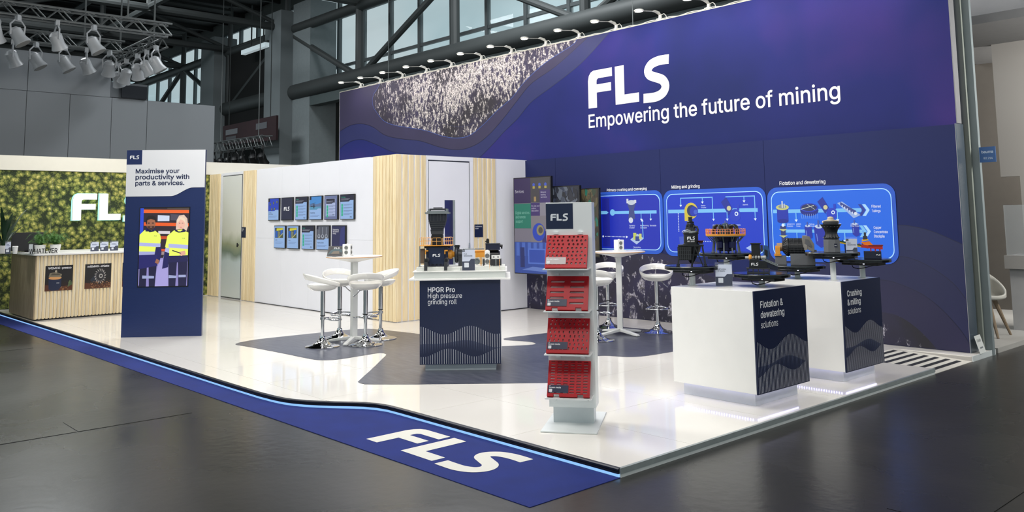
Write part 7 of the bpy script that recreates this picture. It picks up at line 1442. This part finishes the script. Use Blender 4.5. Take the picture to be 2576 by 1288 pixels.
for k in range(7): t_ = k/6; mb.bar((.01+.125*t_, -.045, .120-.056*t_), (.01+.125*t_, -.01, .130-.056*t_), .005)
mb.build('slanted_track', STEEL, m3); MB().prismy([(.03, .046), (.13, .02), (.14, .055), (.05, .10)], -.04, .0).build('blue_chute', NAVYP, m3)
# ball mill
m4 = model('ball mill model with black ribbed drum, grey gear cover and orange bearing', -.79, 3.60, 1.030, 29.5)
GP = mat('grey_model_plastic', (104, 106, 110), .5, var=.04)
MB().box(-.20, -.095, -.05, .05, 0, .088).build('front_block', GP, m4, bevel=.002); MB().box(-.058, .168, -.07, .07, 0, .108).build('rear_block', GP, m4, bevel=.002)
MX = lambda x: Matrix.Translation((x, 0, .172)) @ Matrix.Rotation(pi/2, 4, 'Y')
mb = MB(); mb.T = MX(0); mb.lathe([(.038, -.13), (.042, -.125), (.088, -.085), (.092, -.08), (.092, -.072), (.082, -.07), (.082, .07), (.09, .072), (.09, .08)], 36); mb.build('drum', BP, m4)
for k in range(4):
    mb = MB(); mb.T = MX(-.055+k*.035); mb.lathe([(.083, -.002), (.085, 0), (.083, .002)], 36); mb.build('drum_band', DGREY, m4)
mb = MB(); mb.T = MX(0)
for k in range(24): a = 2*pi*k/24; mb.box(.083*cos(a)-.002, .083*cos(a)+.002, .083*sin(a)-.002, .083*sin(a)+.002, -.07, .07)
mb.build('drum_bars', DGREY, m4)['kind'] = 'stuff'
mb = MB(); mb.T = MX(0)
for k in range(18): a = 2*pi*k/18; mb.bar((.045*cos(a), .045*sin(a), -.126), (.088*cos(a), .088*sin(a), -.088), .005)
mb.build('cone_ribs', DGREY, m4)['kind'] = 'stuff'
mb = MB(); mb.T = MX(-.165); arc = [(.066*cos(a), .066*sin(a)) for a in [radians(20+k*22) for k in range(-0, 11)]]
def half_ring(r0, r1, a0, a1, n_=12): A_ = [radians(a0+(a1-a0)*k/n_) for k in range(n_+1)]; return [(r1*cos(a), r1*sin(a)) for a in A_]+[(r0*cos(a), r0*sin(a)) for a in A_[::-1]]
MB().prismx([(y_, z_+.160) for y_, z_ in half_ring(.040, .064, -200, 20)]+[], -.195, -.150).build('bearing_ring', GOLD, m4); MB().box(-.206, -.140, -.062, .062, .088, .104).build('bearing_base', GOLD, m4)
MB().box(-.195, -.15, -.066, -.045, .10, .165).build('bearing_cheek', GOLD, m4); MB().box(-.195, -.15, .045, .066, .10, .165).build('bearing_cheek', GOLD, m4)
mb = MB(); mb.T = MX(-.15); mb.lathe([(.038, -.03), (.040, .02)], 20); mb.build('trunnion', mat('trunnion_tan', (160, 132, 100), .5), m4)
MB().prismx([(y_, z_+.165) for y_, z_ in half_ring(.055, .118, -10, 190, 10)], .072, .100).build('gear_cover', mat('warm_grey_plastic', (132, 128, 122), .5), m4); MB().prismy([(.065, .17), (.165, .12), (.165, .20), (.125, .275), (.06, .285), (.055, .25)], -.11, -.08).build('cover_side', mat('warm_grey_plastic', (132, 128, 122), .5), m4, bevel=.002)
MB().prismy([(.08, .205), (.14, .17), (.14, .19), (.115, .245), (.085, .25)], -.115, -.110).build('cover_recess', MGREY, m4); MB().box(.145, .185, -.10, -.05, .12, .145).build('pinion_guard', MGREY, m4)
# gyratory crusher
m5 = model('black waisted crusher model with beige top on a grey block', -.403, 3.561, 1.163, 27.3)
MB().prism([(.075*cos(radians(22.5+45*k))*1.04, .075*sin(radians(22.5+45*k))*1.04) for k in range(8)], 0, .114).build('base_block', GP, m5, bevel=.002)
MB().lathe([(.066, .114), (.064, .125), (.072, .128), (.072, .135), (.064, .138), (.056, .16), (.054, .185), (.060, .205), (.074, .225), (.080, .232), (.080, .238), (.086, .242), (.094, .252), (.094, .258)], 36).build('shell', BP, m5)
mb = MB()
for k in range(20):
    a = 2*pi*k/20; mb.bar((.065*cos(a), .065*sin(a), .138), (.056*cos(a), .056*sin(a), .16), .0025); mb.bar((.054*cos(a), .054*sin(a), .185), (.060*cos(a), .060*sin(a), .206), .0025)
mb.build('shell_ribs', BP, m5)['kind'] = 'stuff'
mb = MB()
for k in range(16):
    for r_, z_ in ((.0735, .1315), (.081, .235)): a = 2*pi*k/16; mb.lathe([(.0032, 0), (.0032, .004), (.001, .006)], 6, (r_*cos(a), r_*sin(a), z_))
mb.build('bolt_heads', mat('bolt_silver', (150, 150, 148), .3, .7), m5)['kind'] = 'stuff'
MB().lathe([(.066, .258), (.070, .262), (.070, .285), (.060, .287)], 30).build('top_ring', DGREY, m5)
BG = mat('beige_model_plastic', (206, 192, 164), .55, var=.04)
for a in (0.2, pi+.2): mb = MB(); mb.T = Matrix.Rotation(a, 4, 'Z'); mb.prismy([(.0, .272), (.075, .272), (.072, .290), (.03, .300), (0, .306)], -.018, .018); mb.build('spider_arm', BG, m5, bevel=.003)
MB().lathe([(.034, .27), (.034, .300), (.026, .305), (.028, .316), (.022, .326), (.008, .330)], 24).build('spider_cap', BG, m5)
q = Print(); q.rect(-.014, .045, .014, .08, (18, 26, 50)); q.up(); q.logo(-.010, .058, .0075, WHT); q.build('badge', PM((.035, -.0723, 0), (1, 0, 0), (0, 0, 1)), m5)
# conveyor / apron feeder
m6 = model('sloping green and yellow conveyor model with red frame and orange chute', -.345, 4.03, 1.085, 25.7)
GRN = mat('dark_green_model', (30, 74, 58), .45); YEL = mat('yellow_model', (232, 190, 40), .4); RDM = mat('red_model', (196, 44, 36), .45); ORG = mat('orange_chute', (246, 132, 32), .4)
mb = MB(); mb.T = Matrix.Translation((-.19, 0, .165)) @ Matrix.Rotation(radians(11.5), 4, 'Y'); mb.box(0, .24, -.045, .045, -.012, .006); mb.build('conveyor_belt', GRN, m6)
for y_ in (-.05, .045): mb = MB(); mb.T = Matrix.Translation((-.19, 0, .165)) @ Matrix.Rotation(radians(11.5), 4, 'Y'); mb.box(0, .26, y_, y_+.006, -.018, -.006); mb.build('side_beam', YEL, m6)
for k in range(7): mb = MB(); mb.T = Matrix.Translation((-.19, 0, .165)) @ Matrix.Rotation(radians(11.5), 4, 'Y'); mb.box(.02+k*.03, .028+k*.03, -.04, .04, .006, .018); mb.build('roller_cover', RDM if k % 2 else GRN, m6)
MB().box(-.07, -.06, -.03, .03, 0, .12).box(-.15, -.14, -.03, .03, 0, .14).build('support', NAVYP, m6)
MB().box(.02, .175, -.055, .055, 0, .07).build('base_block', NAVYP, m6, bevel=.002)
MB().prismy([(.0, .105), (.19, .088), (.19, .124), (.06, .124), (.0, .135)], -.055, .055).build('red_frame', RDM, m6); MB().box(.065, .195, -.06, .06, .122, .130).build('red_deck', mat('brown_red', (120, 38, 34), .5), m6)
for u in (.085, .125, .165): MB().box(u-.005, u+.005, -.05, -.04, .07, .1).box(u-.01, u+.01, -.054, -.036, .066, .07).box(u-.005, u+.005, .04, .05, .07, .1).build('red_leg', RDM, m6)
MB().prismy([(.0, .155), (.075, .165), (.11, .125), (.03, .13)], -.04, .04).build('orange_chute', ORG, m6); MB().prismy([(.01, .165), (.07, .175), (.065, .185), (.01, .18)], -.045, .045).build('chute_rim', YEL, m6)
MB().box(.02, .06, -.02, .03, .17, .215).box(.03, .05, -.01, .02, .215, .25).build('grey_tower', DGREY, m6)
q = Print(); q.rect(.125, .01, .172, .062, (18, 26, 52)); q.up(); q.logo(.131, .03, .013, WHT); q.build('badge', PM((0, -.0558, 0), (1, 0, 0), (0, 0, 1)), m6)
ta = radians(33.9)
h1 = holder('leaflet_holder', "leaflet holder reading Let's stay in touch on the front cube", MZ(-.72, 2.25, .913, ta), .138, .185, ["Let's stay", 'in touch.'])
h2 = holder('leaflet_holder', 'small grey leaflet holder on the conveyor turntable', MZ(-.345-.085*cos(radians(25.7))+.10*sin(radians(25.7)), 4.03-.085*sin(radians(25.7))-.10*cos(radians(25.7)), 1.0863, radians(25.7)), .10, .19, ['FLS', 'brochures'])

for k, px in enumerate((975, 1590)):
    x = onY(px, 60, YB+.06).x
    tag(MB().cyl((x, YB+.08, ZT+.014), (x, YB+.08, 12.34), .006, 6).build('suspension_wire', STEEL), ['thin steel wire rising from the banner top over the rock print', 'thin steel wire rising from the banner top above the letter L'][k], 'wire')
